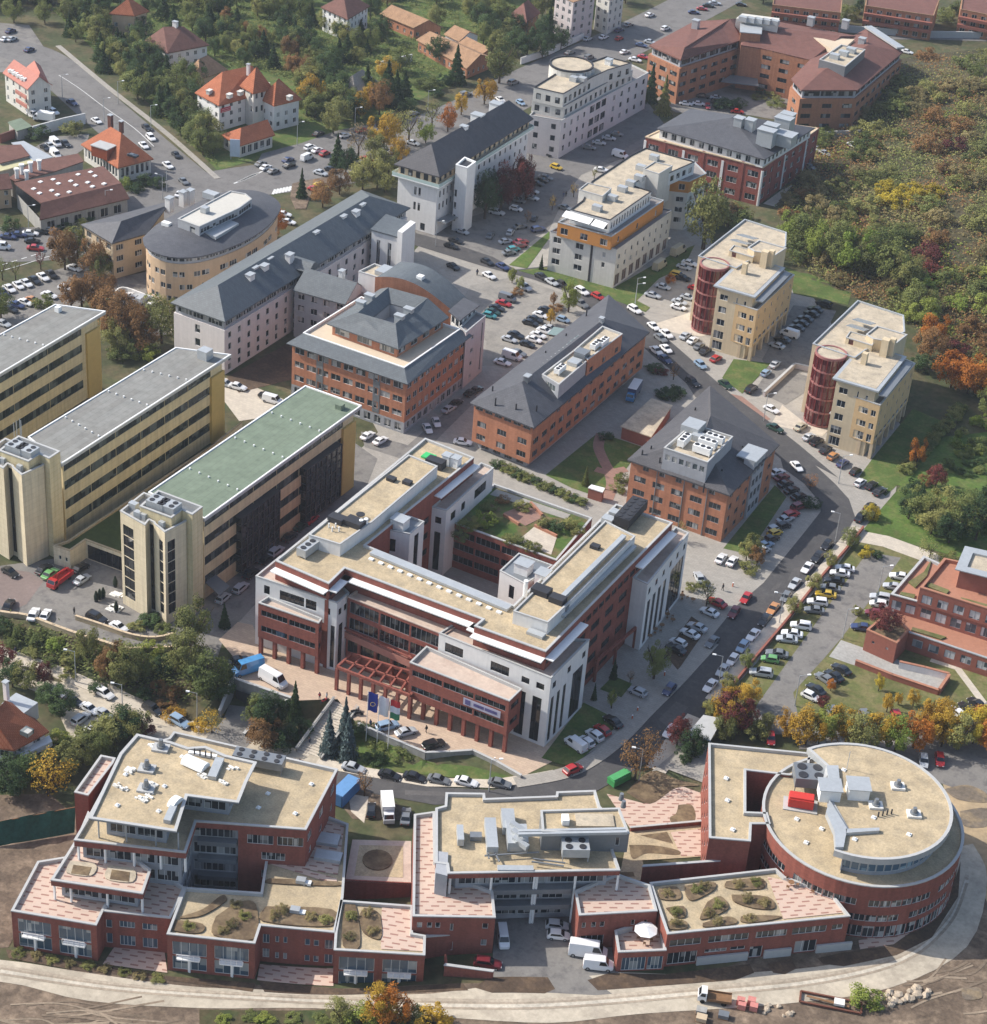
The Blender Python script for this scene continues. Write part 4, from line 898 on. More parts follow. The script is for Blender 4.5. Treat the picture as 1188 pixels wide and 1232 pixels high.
for p in (D(905,95), D(940,105)): c = W(p,22); b.box('flue_box', c,1.8,1.8,19.7,22.0, MT.white_paint, lip=.15, lipm=MT.zinc)
c = W(D(855,120),21.2); b.box('roof_unit', c,4.0,2.2,19.8,21.6, MT.dark_metal); c = W(D(825,98),20.2); b.box('green_sheet', c,2.6,2.2,19.8,20.2, mat('green_cover',(0.05,0.45,0.14),0.6,0.1))
for p in (E_(620,175), E_(592,198)): c = W(p,21); b.box('roof_unit', c,2.4,2.0,19.8,21.4, MT.zinc)
c = W(E_(325,618),20.4); b.box('skylight', c,3.4,1.6,19.8,20.4, MT.zinc)
for k in range(4): c = W(D(405 + k * 14,395 + (k % 2) * 16),22.7); b.part('roof_pipe', MB().cyl(c,.16,22.3,23.4,8), MT.white_paint)
c = W(D(538,350),23); b.part('satellite_dish', MB().cyl(c,.9,23.2,23.35,14), MT.dark_metal)
for p in (E_(285,455), D(540,400), D(560,395)): c = W(p,22); b.part('flue', MB().cyl(c,.45,20,23.8,10), MT.white_paint)
b.windows()
# ---------------------------------------------------------------- slate-roofed and flat-roofed blocks of the middle distance
def hip(b, pl, z, h, m, a1=None, a2=None, k=1.0, thick=0.35, parent=None, name='roof', label=None):
 """hipped roof over a quadrilateral a,b,c,d (a-b near end, c-d far end)"""
 a, bb, c, d = pl
 w = (bb - a).length
 e1 = (a + bb) / 2; e2 = (c + d) / 2; ax = (e2 - e1); L = ax.length; ax /= L
 p1 = W2(a1, z + h) if a1 else e1 + ax * min(w / 2 * k, L * .45)
 p2 = W2(a2, z + h) if a2 else e2 - ax * min((c - d).length / 2 * k, L * .45)
 pts = [(p.x, p.y, z) for p in (a, bb, c, d)] + [(p1.x, p1.y, z + h),(p2.x, p2.y, z + h)]
 return b.roof(pts,[(0,1,4),(1,2,5,4),(2,3,5),(3,0,4,5)], m, thick, name, parent, label)
WF = lambda *a, **k: rows(*a, fm=MT.frame_white, **k)
# --- orange brick block beside the car park
pl = ft(12.2, N(72,408), N(290,494), N(685,168), N(545,40))
b = Building('brick_block', 'orange brick block with a slate hip roof and a glass skylight strip', 'office building', W(N(280,640)), 'orange brick blocks', fm=MT.frame_grey)
body = inset(ccw(pl),0.8)
body = [min(body, key=lambda q: (q - p).length) for p in pl]
wins = [rows([10.6],1.0,2.0,.35,2,.5, gm=MT.glass_dark), rows([6.3,2.9],1.55,2.5,1.5,3,1.2)]
b.walls(body,1.9,12.0, MT.orange_brick, edges={0: wins,1: wins + [rows([10.0],1.4,1.6,3.4,2,12)]})
core = inset(ccw(body),1.2); b.walls(core,0,1.95, MT.grey_wall, name='ground_floor', spec=rows([.3],1.5,2,.8,2, gm=MT.glass_dark))
hip(b, pl,12.2,4.8, MT.slate, None, N(530,122))
bx = ft(16.8, N(318,312), N(376,347), N(474,264), N(424,232)); w = b.walls(bx,12.5,16.8, MT.grey_wall, edges={0: at((.25,.8,14.2,15.8,3), fm=MT.frame_white, gm=MT.glass_pale)}, name='roof_room'); b.flat(bx,16.8, MT.gravel_pale,.4,.3, MT.coping, parent=w)
bx = ft(17.4, N(474,262), N(592,174), N(523,148), N(426,230)); w = b.walls([bx[3], bx[0], bx[1], bx[2]],11.9,17.4, MT.orange_brick, edges={1: rows([13.2],1.4,1.6,4,2,1.5)}, name='roof_room'); b.flat(bx,17.4, MT.gravel_pale,.4,.3, MT.coping, parent=w)
q = MB(); s = [W(N(280,307),16.4), W(N(318,313),15.9), W(N(478,186),15.9), W(N(440,179),16.4)]; q.face(s); q.face([v - Vector((0,0,.9)) for v in reversed(s)])
for i in range(4): q.face([s[i] - Vector((0,0,.9)), s[(i + 1) % 4] - Vector((0,0,.9)), s[(i + 1) % 4], s[i]])
mat('skylight_glass',(0.20,0.27,0.25),0.15,0.1,2.0,0.6); sk = b.part('skylight', q, MT.skylight_glass)
for k in range(13): a_, c_ = s[0].lerp(s[3], k / 12), s[1].lerp(s[2], k / 12); b.part('glazing_bar', MB().bar(a_ + Vector((0,0,.05)), c_ + Vector((0,0,.05)),.12,.12), MT.frame_white, sk)
for p, zz in ((N(378,305),16.5),(N(525,212),17.1),(N(500,222),17.1)): b.ac(p, zz,3.6,1.5,1.2, rad(90),3, MT.white_paint)
b.box('roof_box', W(N(455,232),18.4),3,3,15,18.4, MT.zinc_dark); b.chimney(N(267,335),16.6,1.4,1.2,1.6, MT.zinc_dark); b.chimney(N(520,135),16.8,1.2,1,1, MT.zinc)
c = W(N(430,262),17.6); b.box('roof_unit', c,2.6,3.0,16,17.4, MT.zinc)
for k, p in enumerate((N(160,400), N(230,420), N(150,360), N(330,240), N(400,180), N(470,100), N(300,425), N(420,330))): b.part('roof_vent', MB().cyl(W(p,14.4),.2,12.6,15.0,6), MT.dark_metal)
b.windows()
# --- orange brick block at the bend
pl = ft(12.8, N(608,602), N(957,724), N(1127,551), N(890,350))
b = Building('brick_block', 'orange brick block with a dark hip roof carrying a grey plant deck', 'office building', W(N(930,900)), 'orange brick blocks', fm=MT.frame_grey)
body = inset(ccw(pl),0.7); body = [min(body, key=lambda q: (q - p).length) for p in pl]
sp = [rows([11.0],1.1,1.5,2.4,2,3), rows([7.6,4.2,0.9],1.55,2.9,1.6,3,1.2)]
b.walls(body,0,12.6, MT.orange_brick, edges={0: sp,1: [rows([10.6,7.4,4.2,1.0],1.4,1.7,2.4,2,1.5)]})
d0 = (body[2] - body[1]); L0 = d0.length; d0 /= L0; n0 = Vector((d0.y,-d0.x))
s0, s1 = body[1] + d0 * L0 * .47, body[1] + d0 * L0 * .72
w = b.walls([s0 + n0 * .5, s1 + n0 * .5, s1 - n0 * 2, s0 - n0 * 2],0,14.8, MT.grey_wall, edges={0: rows([1.2,4.6,7.9,11.2],1.9,1.5,.5,2,.5)}, name='stair_bay', cap=None)
b.part('bay_roof', MB().prism([s0 + n0 * .9, s1 + n0 * .9, s1 - n0 * 4, s0 - n0 * 4],14.8,15.1), MT.zinc)
for i in (.28,.56,.8): p = body[0].lerp(body[1], i); b.part('drainpipe_or_recess_shade', MB().cyl(p + Vector((0,-.1)),.12,0,12.5,6), MT.zinc_dark)
hip(b, pl,12.8,5.2, MT.slate_brown, None, N(892,452),.9)
bx = ft(18.4, N(733,562), N(882,612), N(968,524), N(830,480)); w = b.walls(bx,13,18.4, MT.grey_wall, edges={0: rows([15.6],1.4,1.1,.5,1,.6, gm=MT.glass_pale)}, name='plant_deck'); b.flat(bx,18.4, MT.gravel_pale,.9,.3, MT.coping, parent=w)
for p, r in ((N(800,550),90),(N(862,582),0),(N(880,560),0),(N(905,545),0)): b.ac(p,17.6,4.2,1.6,1.6, rad(r),3, MT.white_paint)
b.box('roof_box', W(N(835,478),19.8),4.2,4.5,15,19.8, MT.zinc); b.box('roof_box', W(N(850,515),19),2.6,2.2,17,19, MT.zinc)
for p in (N(660,575), N(720,600), N(690,560), N(870,690), N(930,640), N(1000,560), N(840,430), N(760,620)): b.part('roof_vent', MB().cyl(W(p,14.6),.2,12.8,15.0,6), MT.dark_metal)
b.windows()
# --- orange and grey block with a terrace round its attic
b = Building('terrace_block', 'orange and grey block whose slate attic rings a small light well', 'office building', W(H_(620,950)), fm=MT.frame_white)
body = ft(14.2, H_(50,475), H_(632,672), H_(942,438), H_(400,270))
sp = [rows([11.6,8.0,4.3],1.6,2.7,.7,2,.8)]
b.walls(body,3.0,14.3, MT.orange_brick, edges={0: sp,1: [rows([11.6,8.0,4.3],1.6,1.9,.9,2,.8)]})
b.walls(body,0,3.0, MT.grey_wall, edges={0: rows([.5],2.0,1.8,.8,2,.8),1: rows([.5],2.0,1.8,.8,2,.8)}, name='ground_floor')
d0 = (body[1] - body[0]); L0 = d0.length; d0 /= L0; n0 = Vector((d0.y,-d0.x))
for t in (.22,.72): s0 = body[0] + d0 * L0 * t; b.walls([s0 + n0 * .06, s0 + d0 * 1.9 + n0 * .06, s0 + d0 * 1.9 - n0, s0 - n0],3.2,14.2, MT.zinc_dark, edges={0: rows([4.3,8,11.6],1.8,1.2,.4,1,.2)}, name='grey_bay')
topl = ft(15.8, H_(105,428), H_(622,606), H_(908,408), H_(402,243))
eo = inset(ccw(body),-1.0); eo = [min(eo, key=lambda q: (q - p).length) for p in body]
q = [(p.x, p.y,14.1) for p in eo] + [(p.x, p.y,15.8) for p in topl]
b.roof(q,[(i,(i + 1) % 4,(i + 1) % 4 + 4, i + 4) for i in range(4)], MT.slate_blue,.25, 'skirt_roof')
b.flat(topl,15.9, MT.terrace_light if 'terrace_light' in MT else mat('terrace_light',(0.56,0.46,0.34),.9,.08),.55,.3, MT.white_paint, name='terrace')
ev = ft(18.4, H_(226,378), H_(592,508), H_(850,345), H_(500,200))
pin = inset(ccw(ev),1.0); pin = [min(pin, key=lambda q: (q - p).length) for p in ev]
b.walls(pin,15.3,18.3, MT.orange_brick, edges={0: rows([15.9],1.9,4.2,1.4,3,.8, gm=MT.glass_pale),1: rows([15.9],1.9,2.8,1.2,2,.8)}, name='attic_wall')
rg = ft(21.6, H_(385,322), H_(578,378), H_(742,248), H_(542,193)); cc = sum(rg, Vector((0,0))) / 4
hole = [cc + (p - cc) * .55 for p in rg]
q = [(p.x, p.y,18.4) for p in ev] + [(p.x, p.y,21.6) for p in rg] + [(p.x, p.y,19.4) for p in hole]
b.roof(q,[(i,(i + 1) % 4,(i + 1) % 4 + 4, i + 4) for i in range(4)] + [(i + 4,(i + 1) % 4 + 4,(i + 1) % 4 + 8, i + 8) for i in range(4)], MT.slate_blue,.3, 'attic_roof')
ih = ccw(hole)[::-1]; m_ = MB()
for i in range(4): p, r = ih[i], ih[(i + 1) % 4]; m_.face([(p.x, p.y,14.5),(r.x, r.y,14.5),(r.x, r.y,19.3),(p.x, p.y,19.3)])
m_.face([(p.x, p.y,15.9) for p in ccw(hole)]); b.part('light_well', m_, MT.grey_wall)
for p in (H_(400,285), H_(445,250), H_(598,355), H_(645,320)): b.chimney(p,21.2,1.0,2.2,1.4, MT.zinc)
# barrel roof behind the attic
f0, f1 = ft(16.2, H_(470,215), H_(858,310)); bk0, bk1 = ft(16.2, H_(600,130), H_(945,255))
def barrel(f0, f1, k0, k1, z0, rise, m, wm):
 n = 14; fr, bk = [],[]
 for i in range(n + 1):
  t = i / n; z = z0 + rise * math.sin(math.pi * min(1, t * .86 + .14)) + 2.2 * (1 - t)
  p, r = f0.lerp(f1, t), k0.lerp(k1, t); fr.append((p.x, p.y, z)); bk.append((r.x, r.y, z))
 m1 = MB(); m2 = MB()
 for i in range(n): m1.face([fr[i], fr[i + 1], bk[i + 1], bk[i]])
 b.part('barrel_roof', m1, m)
 for ln in (fr, bk[::-1]):
  m2.face([(ln[0][0], ln[0][1],8), *[(p[0], p[1],8) for p in ln[1:]], *[(p[0], p[1], p[2] - .05) for p in reversed(ln)]]) if False else None
  for i in range(n): m2.face([(ln[i][0], ln[i][1],8),(ln[i + 1][0], ln[i + 1][1],8),(ln[i + 1][0], ln[i + 1][1], ln[i + 1][2] + (.25 if ln is fr else -.05)),(ln[i][0], ln[i][1], ln[i][2] + (.25 if ln is fr else -.05))])
 for a_, c_ in ((fr[-1], bk[-1]),(bk[0], fr[0])): m2.face([(a_[0], a_[1],0),(c_[0], c_[1],0),(c_[0], c_[1], c_[2] - .05),(a_[0], a_[1], a_[2] - .05)])
 b.part('barrel_wall', m2, wm)
barrel(f0, f1, bk0, bk1,16.2,3.6, MT.slate_blue, MT.orange_brick)
wb = ft(19.2, H_(388,112), H_(520,152), H_(605,118), H_(470,72)); w = b.walls(wb,0,19.2, MT.white_wall, spec=rows([12,8],1.8,1.2,1.6,1), name='white_wing'); b.flat(wb,19.2, MT.gravel_pale,.4,.3, MT.coping, parent=w)
b.box('roof_box', W(H_(560,110),20),7.5,4.5,18,20.0, MT.zinc); b.box('roof_unit', W(H_(705,135),21.5),1.6,1.6,18,21.6, MT.white_paint)
st = ft(15.6, H_(905,395), H_(938,424), H_(1038,338), H_(985,316)); w = b.walls(st,0,15.6, MT.pink_wall, edges={1: at((.3,.42,12,13.2),(.3,.42,8.4,9.6),(.3,.42,4.8,6.0),(.3,.42,1.2,2.4),(.83,.9,1,14.4))}, name='stair_slab'); b.flat(st,15.6, MT.terrace_grey,.4,.3, MT.coping, parent=w)
lr = ft(17.2, H_(862,320), H_(925,345)  if False else H_(905,355), H_(990,290), H_(930,262)); w = b.walls(lr,13,17.2, MT.white_wall, edges={0: rows([14.6],1.8,1.5,.4,1,.3),1: rows([14.6],1.8,1.5,.6,1,.3)}, name='corner_room')
b.part('roof', MB().prism(inset(ccw(lr),-.7),17.2,17.5), MT.slate); b.windows()
# --- long white block with a slate roof
pl = ft(15.0, I_(338,496), I_(515,559), I_(1118,188), I_(958,130))
b = Building('slate_roofed_block', 'long white office block with a grey slate roof and nine white chimneys', 'office building', W(I_(515,735)), fm=MT.frame_white)
body = inset(ccw(pl),0.9); body = [min(body, key=lambda q: (q - p).length) for p in pl]
att = [ribbon([12.7],1.9,.5,1.0, seg=4.5)]
b.walls(body,12.2,14.9, MT.grey_wall, edges={0: att,1: att}, name='attic_wall')
o2 = inset(ccw(body),-.35); o2 = [min(o2, key=lambda q: (q - p).length) for p in body]
b.walls(o2,0,12.2, MT.pale_pink if 'pale_pink' in MT else mat('pale_pink',(0.66,0.61,0.59),.85,.06, streak=.08), edges={0: at((.42,.52,9.0,11.2,1),(.42,.52,5.4,7.4,1),(.42,.52,2,4)),1: rows([9.3,6.2,3.1,.6],1.7,1.3,2.7,1,1.6)}, cap=12.2)
hip(b, pl,15.0,5.0, MT.slate_blue, I_(492,440), I_(985,150))
for p in ((597,432),(610,408),(643,402),(657,378),(725,366),(808,292),(897,240),(940,225),(958,202)): b.chimney(I_(*p),17.2,2.3,1.5,2.0)
dm = W2(I_(775,365),17.5); q = MB()
n = 8; fr = [(dm + Vector((3.0,-2.6 + 5.2 * i / n)),16.2 + 2.1 * math.sin(math.pi * i / n)) for i in range(n + 1)]
for i in range(n): a_, c_ = fr[i], fr[i + 1]; q.face([(a_[0].x, a_[0].y, a_[1]),(c_[0].x, c_[0].y, c_[1]),(c_[0].x - 6, c_[0].y, c_[1]),(a_[0].x - 6, a_[0].y, a_[1])])
q.face([(p.x, p.y, z) for p, z in reversed(fr)]); b.part('dormer', q, MT.slate_blue)
# cross wing
e0, e1 = ft(13.4, I_(736,456), I_(906,503)); r0, r1 = ft(17.2, I_(778,383), I_(945,432))
q = [(e0.x, e0.y,13.4),(e1.x, e1.y,13.4),(r1.x, r1.y,17.2),(r0.x, r0.y,17.2)]
k0, k1 = r0 * 2 - e0, r1 * 2 - e1; q += [(k0.x, k0.y,13.4),(k1.x, k1.y,13.4)]
b.roof(q,[(0,1,2,3),(3,2,5,4)], MT.slate_blue,.3, 'wing_roof')
nn = (e1 - e0).normalized(); nv = Vector((-nn.y, nn.x)); wp = [e0 + nv * .8, e1 + nv * .8, k1 - nv * .8, k0 - nv * .8]
b.walls(wp,0,13.4, MT.grey_wall, edges={0: rows([10.9,7.6,4.4],1.7,1.9,1.6,2,1)}, name='wing_wall')
for e, k, r in ((e1, k1, r1),): b.part('gable', MB().face([(e.x, e.y,13.3),(k.x, k.y,13.3),(r.x, r.y,17.3)]), MT.white_wall)
b.chimney(I_(895,408),16.5,1.3)
st = ft(16.2, I_(992,262), I_(1078,286), I_(1122,244), I_(1040,215)); w = b.walls(st,0,16.2, MT.white_wall, edges={0: at((.2,.34,2,14,2),(.62,.76,2,14,2)),1: []}, name='stair_wing')
b.part('roof', MB().prism(inset(ccw(st),-.3),16.2,16.6), MT.slate_blue, w)
sl = ft(18.6, I_(1076,264), I_(1092,270), I_(1135,236), I_(1118,229)); b.walls(sl,0,18.6, MT.white_wall, name='fin_wall', cap=18.6); b.windows()
# --- oval block
outl = smooth([I_(252,285), I_(268,318), I_(340,344), I_(440,340), I_(560,300), I_(645,248), I_(690,192), I_(676,158), I_(622,134), I_(545,131), I_(470,152), I_(380,196), I_(300,240), I_(252,285)],4)[:-1]
b = Building('oval_block', 'oval ochre office block with a dark roof ring and pale penthouse', 'office building', W(I_(400,400),0), fm=MT.frame_white)
ov = [W2(p,14.8) for p in outl]; ovc = sum(ov, Vector((0,0))) / len(ov)
bo = inset(ccw(ov),.6)
b.walls(bo,12.4,14.6, MT.grey_wall, spec=lambda L: [Op(.15, L - .15,12.9,14.2, max(1, round(L / 1.2)))] if L > 1 else [], name='attic_wall')
def alt(i0): return lambda L: [Op(.2, L - .2, z, z + 1.5, max(1, round(L / 1.2))) for k, z in enumerate((1.6,5.0,8.6)) if (i0 + k) % 3 != 0 and L > 1]
bo2 = inset(ccw(ov),.4); b.walls(bo2,0,12.4, MT.ochre_wall, edges={i: alt(i) for i in range(len(bo2))}, cap=12.4)
i1 = [ovc + (p - ovc) * .52 for p in ccw(ov)]; oo = inset(ccw(ov),-.4); n = len(oo)
b.roof([(p.x, p.y,14.6) for p in oo] + [(p.x, p.y,16.6) for p in i1],[(i,(i + 1) % n, n + (i + 1) % n, n + i) for i in range(n)] + [tuple(range(n,2 * n))], MT.slate,.35)
ph = ft(19.0, I_(362,224), I_(432,250), I_(560,190), I_(602,160), I_(582,143), I_(532,134)); w = b.walls(ph,15.2,19.0, MT.grey_wall, edges={0: at((.55,.8,15.9,18.2)),1: ribbon([16.8],1.3,.5,1.2),2: ribbon([16.8],1.3,.3,1.2)}, name='penthouse'); b.flat(ph,19.0, MT.pale_screed if 'pale_screed' in MT else mat('pale_screed',(0.50,0.48,0.43),.9,.08),.2,.3, MT.coping, parent=w)
b.box('roof_unit', W(I_(450,190),20),1.8,1.8,18.9,20.4, MT.zinc); b.box('roof_unit', W(I_(325,235),16.8),2.4,1.4,15.8,16.8, MT.white_paint)
b.part('roof_panel', MB().prism(ft(16.6, I_(450,270), I_(485,285), I_(560,240), I_(535,230)),15.9,16.7), MT.zinc); b.box('roof_unit', W(I_(470,145),17),4,2.5,16,17.6, MT.zinc)
b.windows()
pl = ft(10.9, I_(46,242), I_(148,304), I_(262,272), I_(330,168), ); pl = [pl[0], pl[1], pl[2], pl[3]]
b = Building('cream_wing', 'cream three-storey wing with a slate roof beside the oval block', 'office building', W(I_(148,430)), fm=MT.frame_white)
bd = inset(ccw(pl),.7); bd = [min(bd, key=lambda q: (q - p).length) for p in pl]
sp = rows([8.0,4.8,1.4],1.6,2.2,1.2,3,1.0); b.walls(bd,0,10.8, MT.tan_stone, edges={0: sp,1: sp,3: []})
c0 = W2(I_(178,232),14.2); c1 = W2(I_(330,180),14.2)
b.roof([(p.x, p.y,10.9) for p in pl] + [(c0.x, c0.y,14.2),(c1.x, c1.y,14.2)],[(0,1,4),(1,2,5,4),(2,3,5),(3,0,4,5)], MT.slate,.35)
for p in (I_(335,185), I_(380,165), I_(402,160)): b.chimney(p,14.0,2.6,1.6,2.0)
b.windows()
# --- white block with the stair tower and balcony ring
pl = ft(18.4, K(308,532), K(456,574), K(762,384), K(662,342))
b = Building('slate_roofed_block', 'white block with a dark slate roof, glass balcony ring and square stair tower', 'office building', W(R_(385,465)), fm=MT.frame_dark)
bd = inset(ccw(pl),1.0); bd = [min(bd, key=lambda q: (q - p).length) for p in pl]
b.walls(bd,15.2,18.3, MT.tan_stone, edges={0: rows([15.7],2.0,1.5,.8,1,.6),1: rows([15.9],1.9,1.4,1.4,1,.8)}, name='attic_wall')
b.walls(bd,0,15.0, MT.white_wall, edges={0: at((.42,.48,10.6,13,1),(.53,.59,10.6,13),(.42,.48,6,8.4),(.53,.59,6,8.4),(.62,.74,.4,2.6,2)),1: [rows([11.0,7.2],2.0,.8,1.0,1,1.4,0,.26), rows([12,8.6,5],1.5,1.0,2.2,1,1,.3,1)]})
bal = inset(ccw(pl),-.3); b.part('balcony', MB().prism(bal,14.9,15.25), MT.white_paint); q = MB(); q.ring(bal, inset(bal,.08),15.25,16.2); b.part('balustrade', q, mat('green_glass',(0.42,0.52,0.48),.2,.05))
hip(b, pl,18.4,5.6, MT.slate_brown)
tw = ft(20.0, R_(496,82), R_(560,100), R_(607,66), R_(545,40)); w = b.walls(tw,0,20.0, MT.white_wall, edges={0: at((.05,.25,10.5,12.6),(.05,.25,6.8,8.8),(.05,.25,3,5))}, name='stair_tower'); b.flat(tw,20.0, MT.dark_metal,.5,.4, MT.white_paint, parent=w)
b.part('entrance_canopy', MB().prism(ft(4.6, R_(395,385), R_(440,405), R_(525,360), R_(470,345)),4.3,4.6), MT.zinc_dark)
for p, s in ((K(535,430),2.0),(K(580,392),3.4),(K(640,355),3.4)): b.chimney(p,22.0,2.0, s, s * .8, MT.white_paint)
b.windows()
# --- pale stepped block with the bent front
b = Building('stepped_block', 'pale stepped office block with a bent front and round roof drum', 'office building', W(U3(295,745)), fm=MT.frame_dark)
l1 = ft(12.5, U3(148,548), U3(300,574), U3(535,442), U3(715,345), U3(600,290), U3(270,420))
sq = rows([9.3,5.6,1.9],1.7,1.5,1.9,1,1.6)
b.walls(l1,0,12.5, MT.pale_pink, edges={0: sq,1: [rows([9.3,5.6,1.9],1.7,1.2,2.3,1,2,0,.55), rows([9.3,5.0,1.0],2.4,3,.8,2,1,.55,.95)],2: rows([9.3,5.6,1.9],1.7,1.5,2.6,1,2)}); b.flat(l1,12.5, MT.terrace_grey,.4,.25, MT.coping)
l2 = ft(16.2, U3(160,474), U3(312,506), U3(525,388), U3(640,335), U3(560,290), U3(285,385))
b.walls(l2,12.1,16.2, MT.pale_wall, edges={0: rows([13],1.9,1.6,1.6,1,1),1: rows([13],1.9,1.4,1.6,1,1),2: rows([13],1.9,1.6,2,1,1)}, name='upper_wall'); b.flat(l2,16.2, MT.terrace_grey,.4,.25, MT.zinc_dark, name='terrace')
l3 = ft(20.4, U3(168,414), U3(310,446), U3(448,366), U3(522,332), U3(636,298), U3(515,268), U3(430,296), U3(275,348))
b.walls(l3,15.8,20.4, MT.pale_wall, edges={0: rows([16.8],2.0,1.6,1.2,1,1),1: rows([16.8],2.0,1.6,1.2,1,1),3: rows([16.8],2,1.6,1.6,1,1)}, name='penthouse'); b.flat(l3,20.4, MT.gravel_pale,.3,.25, MT.dark_metal)
c = W(U3(348,305),22.2); b.part('roof_drum', MB().cyl(c,7.0,16.0,22.0,28), MT.pale_wall); b.part('drum_roof', MB().cyl(c,6.5,22.0,22.15,28), MT.gravel_pale); q = MB(); q.ring(arc(c,7.1,0,348,29), arc(c,6.6,0,348,29),21.9,22.5); b.part('drum_rim', q, MT.dark_metal)
for p in (U3(385,358), U3(410,350), U3(435,338), U3(360,372), U3(400,375)): b.box('roof_unit', W(p,21),2.4,2.0,20,21.6, MT.zinc)
b.chimney(U3(525,305),20.2,1.6,2,2, MT.white_paint); b.windows()
# --- white and orange stepped block
b = Building('stepped_block', 'white and orange stepped block with white awnings on its terrace', 'office building', W(M_(735,690)), fm=MT.frame_white)
l1 = ft(11.8, M_(456,438), M_(752,518), M_(998,345), M_(730,280))
b.walls(l1,0,11.8, MT.pale_wall, edges={0: [rows([8.8,5.6,2.4],1.7,2.4,1.0,2,1,0,.56), rows([8.4,5.4],1.5,1.0,1.3,1,2,.64,1)],1: [rows([8.2,5.2],1.4,1.0,2.4,1,1.5), rows([.3],3.4,2.6,1.4,2,.8, gm=MT.glass_brown if 'glass_brown' in MT else glass_mat('glass_brown',(.10,.06,.05),(.18,.12,.1),.3,.3))]}); b.flat(l1,11.8, MT.terrace_grey,.4,.25, MT.zinc_dark, name='terrace')
for t in (.635,): p = l1[0].lerp(l1[1], t); b.part('drainpipe_or_recess_shade', MB().box(p.x - .3, p.x + .3, p.y - .12, p.y + .2,0,11.9), MT.dark_metal)  # no pipe here: dark strip painted for the shade of a recess in the front
l2 = ft(15.4, M_(488,398), M_(728,462), M_(962,300), M_(760,245))
b.walls(l2,11.4,15.4, MT.orange_wall, edges={0: rows([12.2],1.9,2.2,2.2,2,1.0),1: rows([12.2],1.7,1.0,7,1,4)}, name='upper_wall'); b.flat(l2,15.4, MT.terrace_grey,.4,.25, MT.zinc, name='terrace')
l3 = ft(18.9, M_(545,342), M_(722,388), M_(906,260), M_(818,232), M_(930,160), M_(985,178), M_(1100,128), M_(880,66), M_(815,98), M_(770,128), M_(640,215), M_(600,300))
b.walls(l3,15.0,18.9, MT.white_wall, edges={0: rows([15.8],2.2,1.8,.6,2,.6),1: rows([15.8],2.0,.9,.7,1,.8),5: rows([15.8],1.8,1.8,1,1,1)}, name='penthouse'); b.flat(l3,18.9, MT.gravel_pale,.25,.2, MT.dark_metal)
bw = ft(15.2, M_(930,200), M_(1075,216), M_(1152,180), M_(1090,120), M_(870,80), M_(700,195))
b.walls(bw,11.6,15.2, MT.orange_wall, edges={0: rows([12.4],1.8,1.8,2,2,1)}, name='rear_upper_wall'); b.walls(bw,0,11.6, MT.pale_wall, edges={0: rows([8.6,5.4,2.2],1.6,2.2,1.6,2,1),1: rows([8.6,5.4],1.6,1.6,1.6,1,1)}, name='rear_wall'); b.flat(bw,15.2, MT.terrace_grey,.3,.2, MT.zinc, name='terrace')
sh = ft(20.6, M_(582,252), M_(688,282), M_(728,246), M_(620,222)); w = b.walls(sh,15,20.6, MT.pale_wall, name='stair_head'); b.flat(sh,20.6, MT.gravel_pale,.2,.2, MT.coping, parent=w)
sh = ft(20.6, M_(870,160), M_(940,182), M_(1000,146), M_(920,128)); w = b.walls(sh,10,20.6, MT.pale_wall, name='stair_head'); b.flat(sh,20.6, MT.gravel_pale,.2,.2, MT.coping, parent=w)
for p in (M_(665,325), M_(733,280), M_(778,240), M_(815,215), M_(853,190), M_(860,145), M_(920,100)): b.box('roof_unit', W(p,20),2.6,1.8,18.7,20.2, MT.zinc)
for a0, a1 in (((525,345),(648,382)),((655,384),(712,402))):
 t0, t1 = W(M_(*a0),18.3), W(M_(*a1),18.3); dd = (t1 - t0).normalized(); nn = Vector((dd.y,-dd.x,0)) * 2.4
 b.part('awning', MB().face([t0, t1, t1 + nn - Vector((0,0,.9)), t0 + nn - Vector((0,0,.9))]).face([t0 - Vector((0,0,.06)), t0 + nn - Vector((0,0,.96)), t1 + nn - Vector((0,0,.96)), t1 - Vector((0,0,.06))]), MT.white_paint)
b.windows()
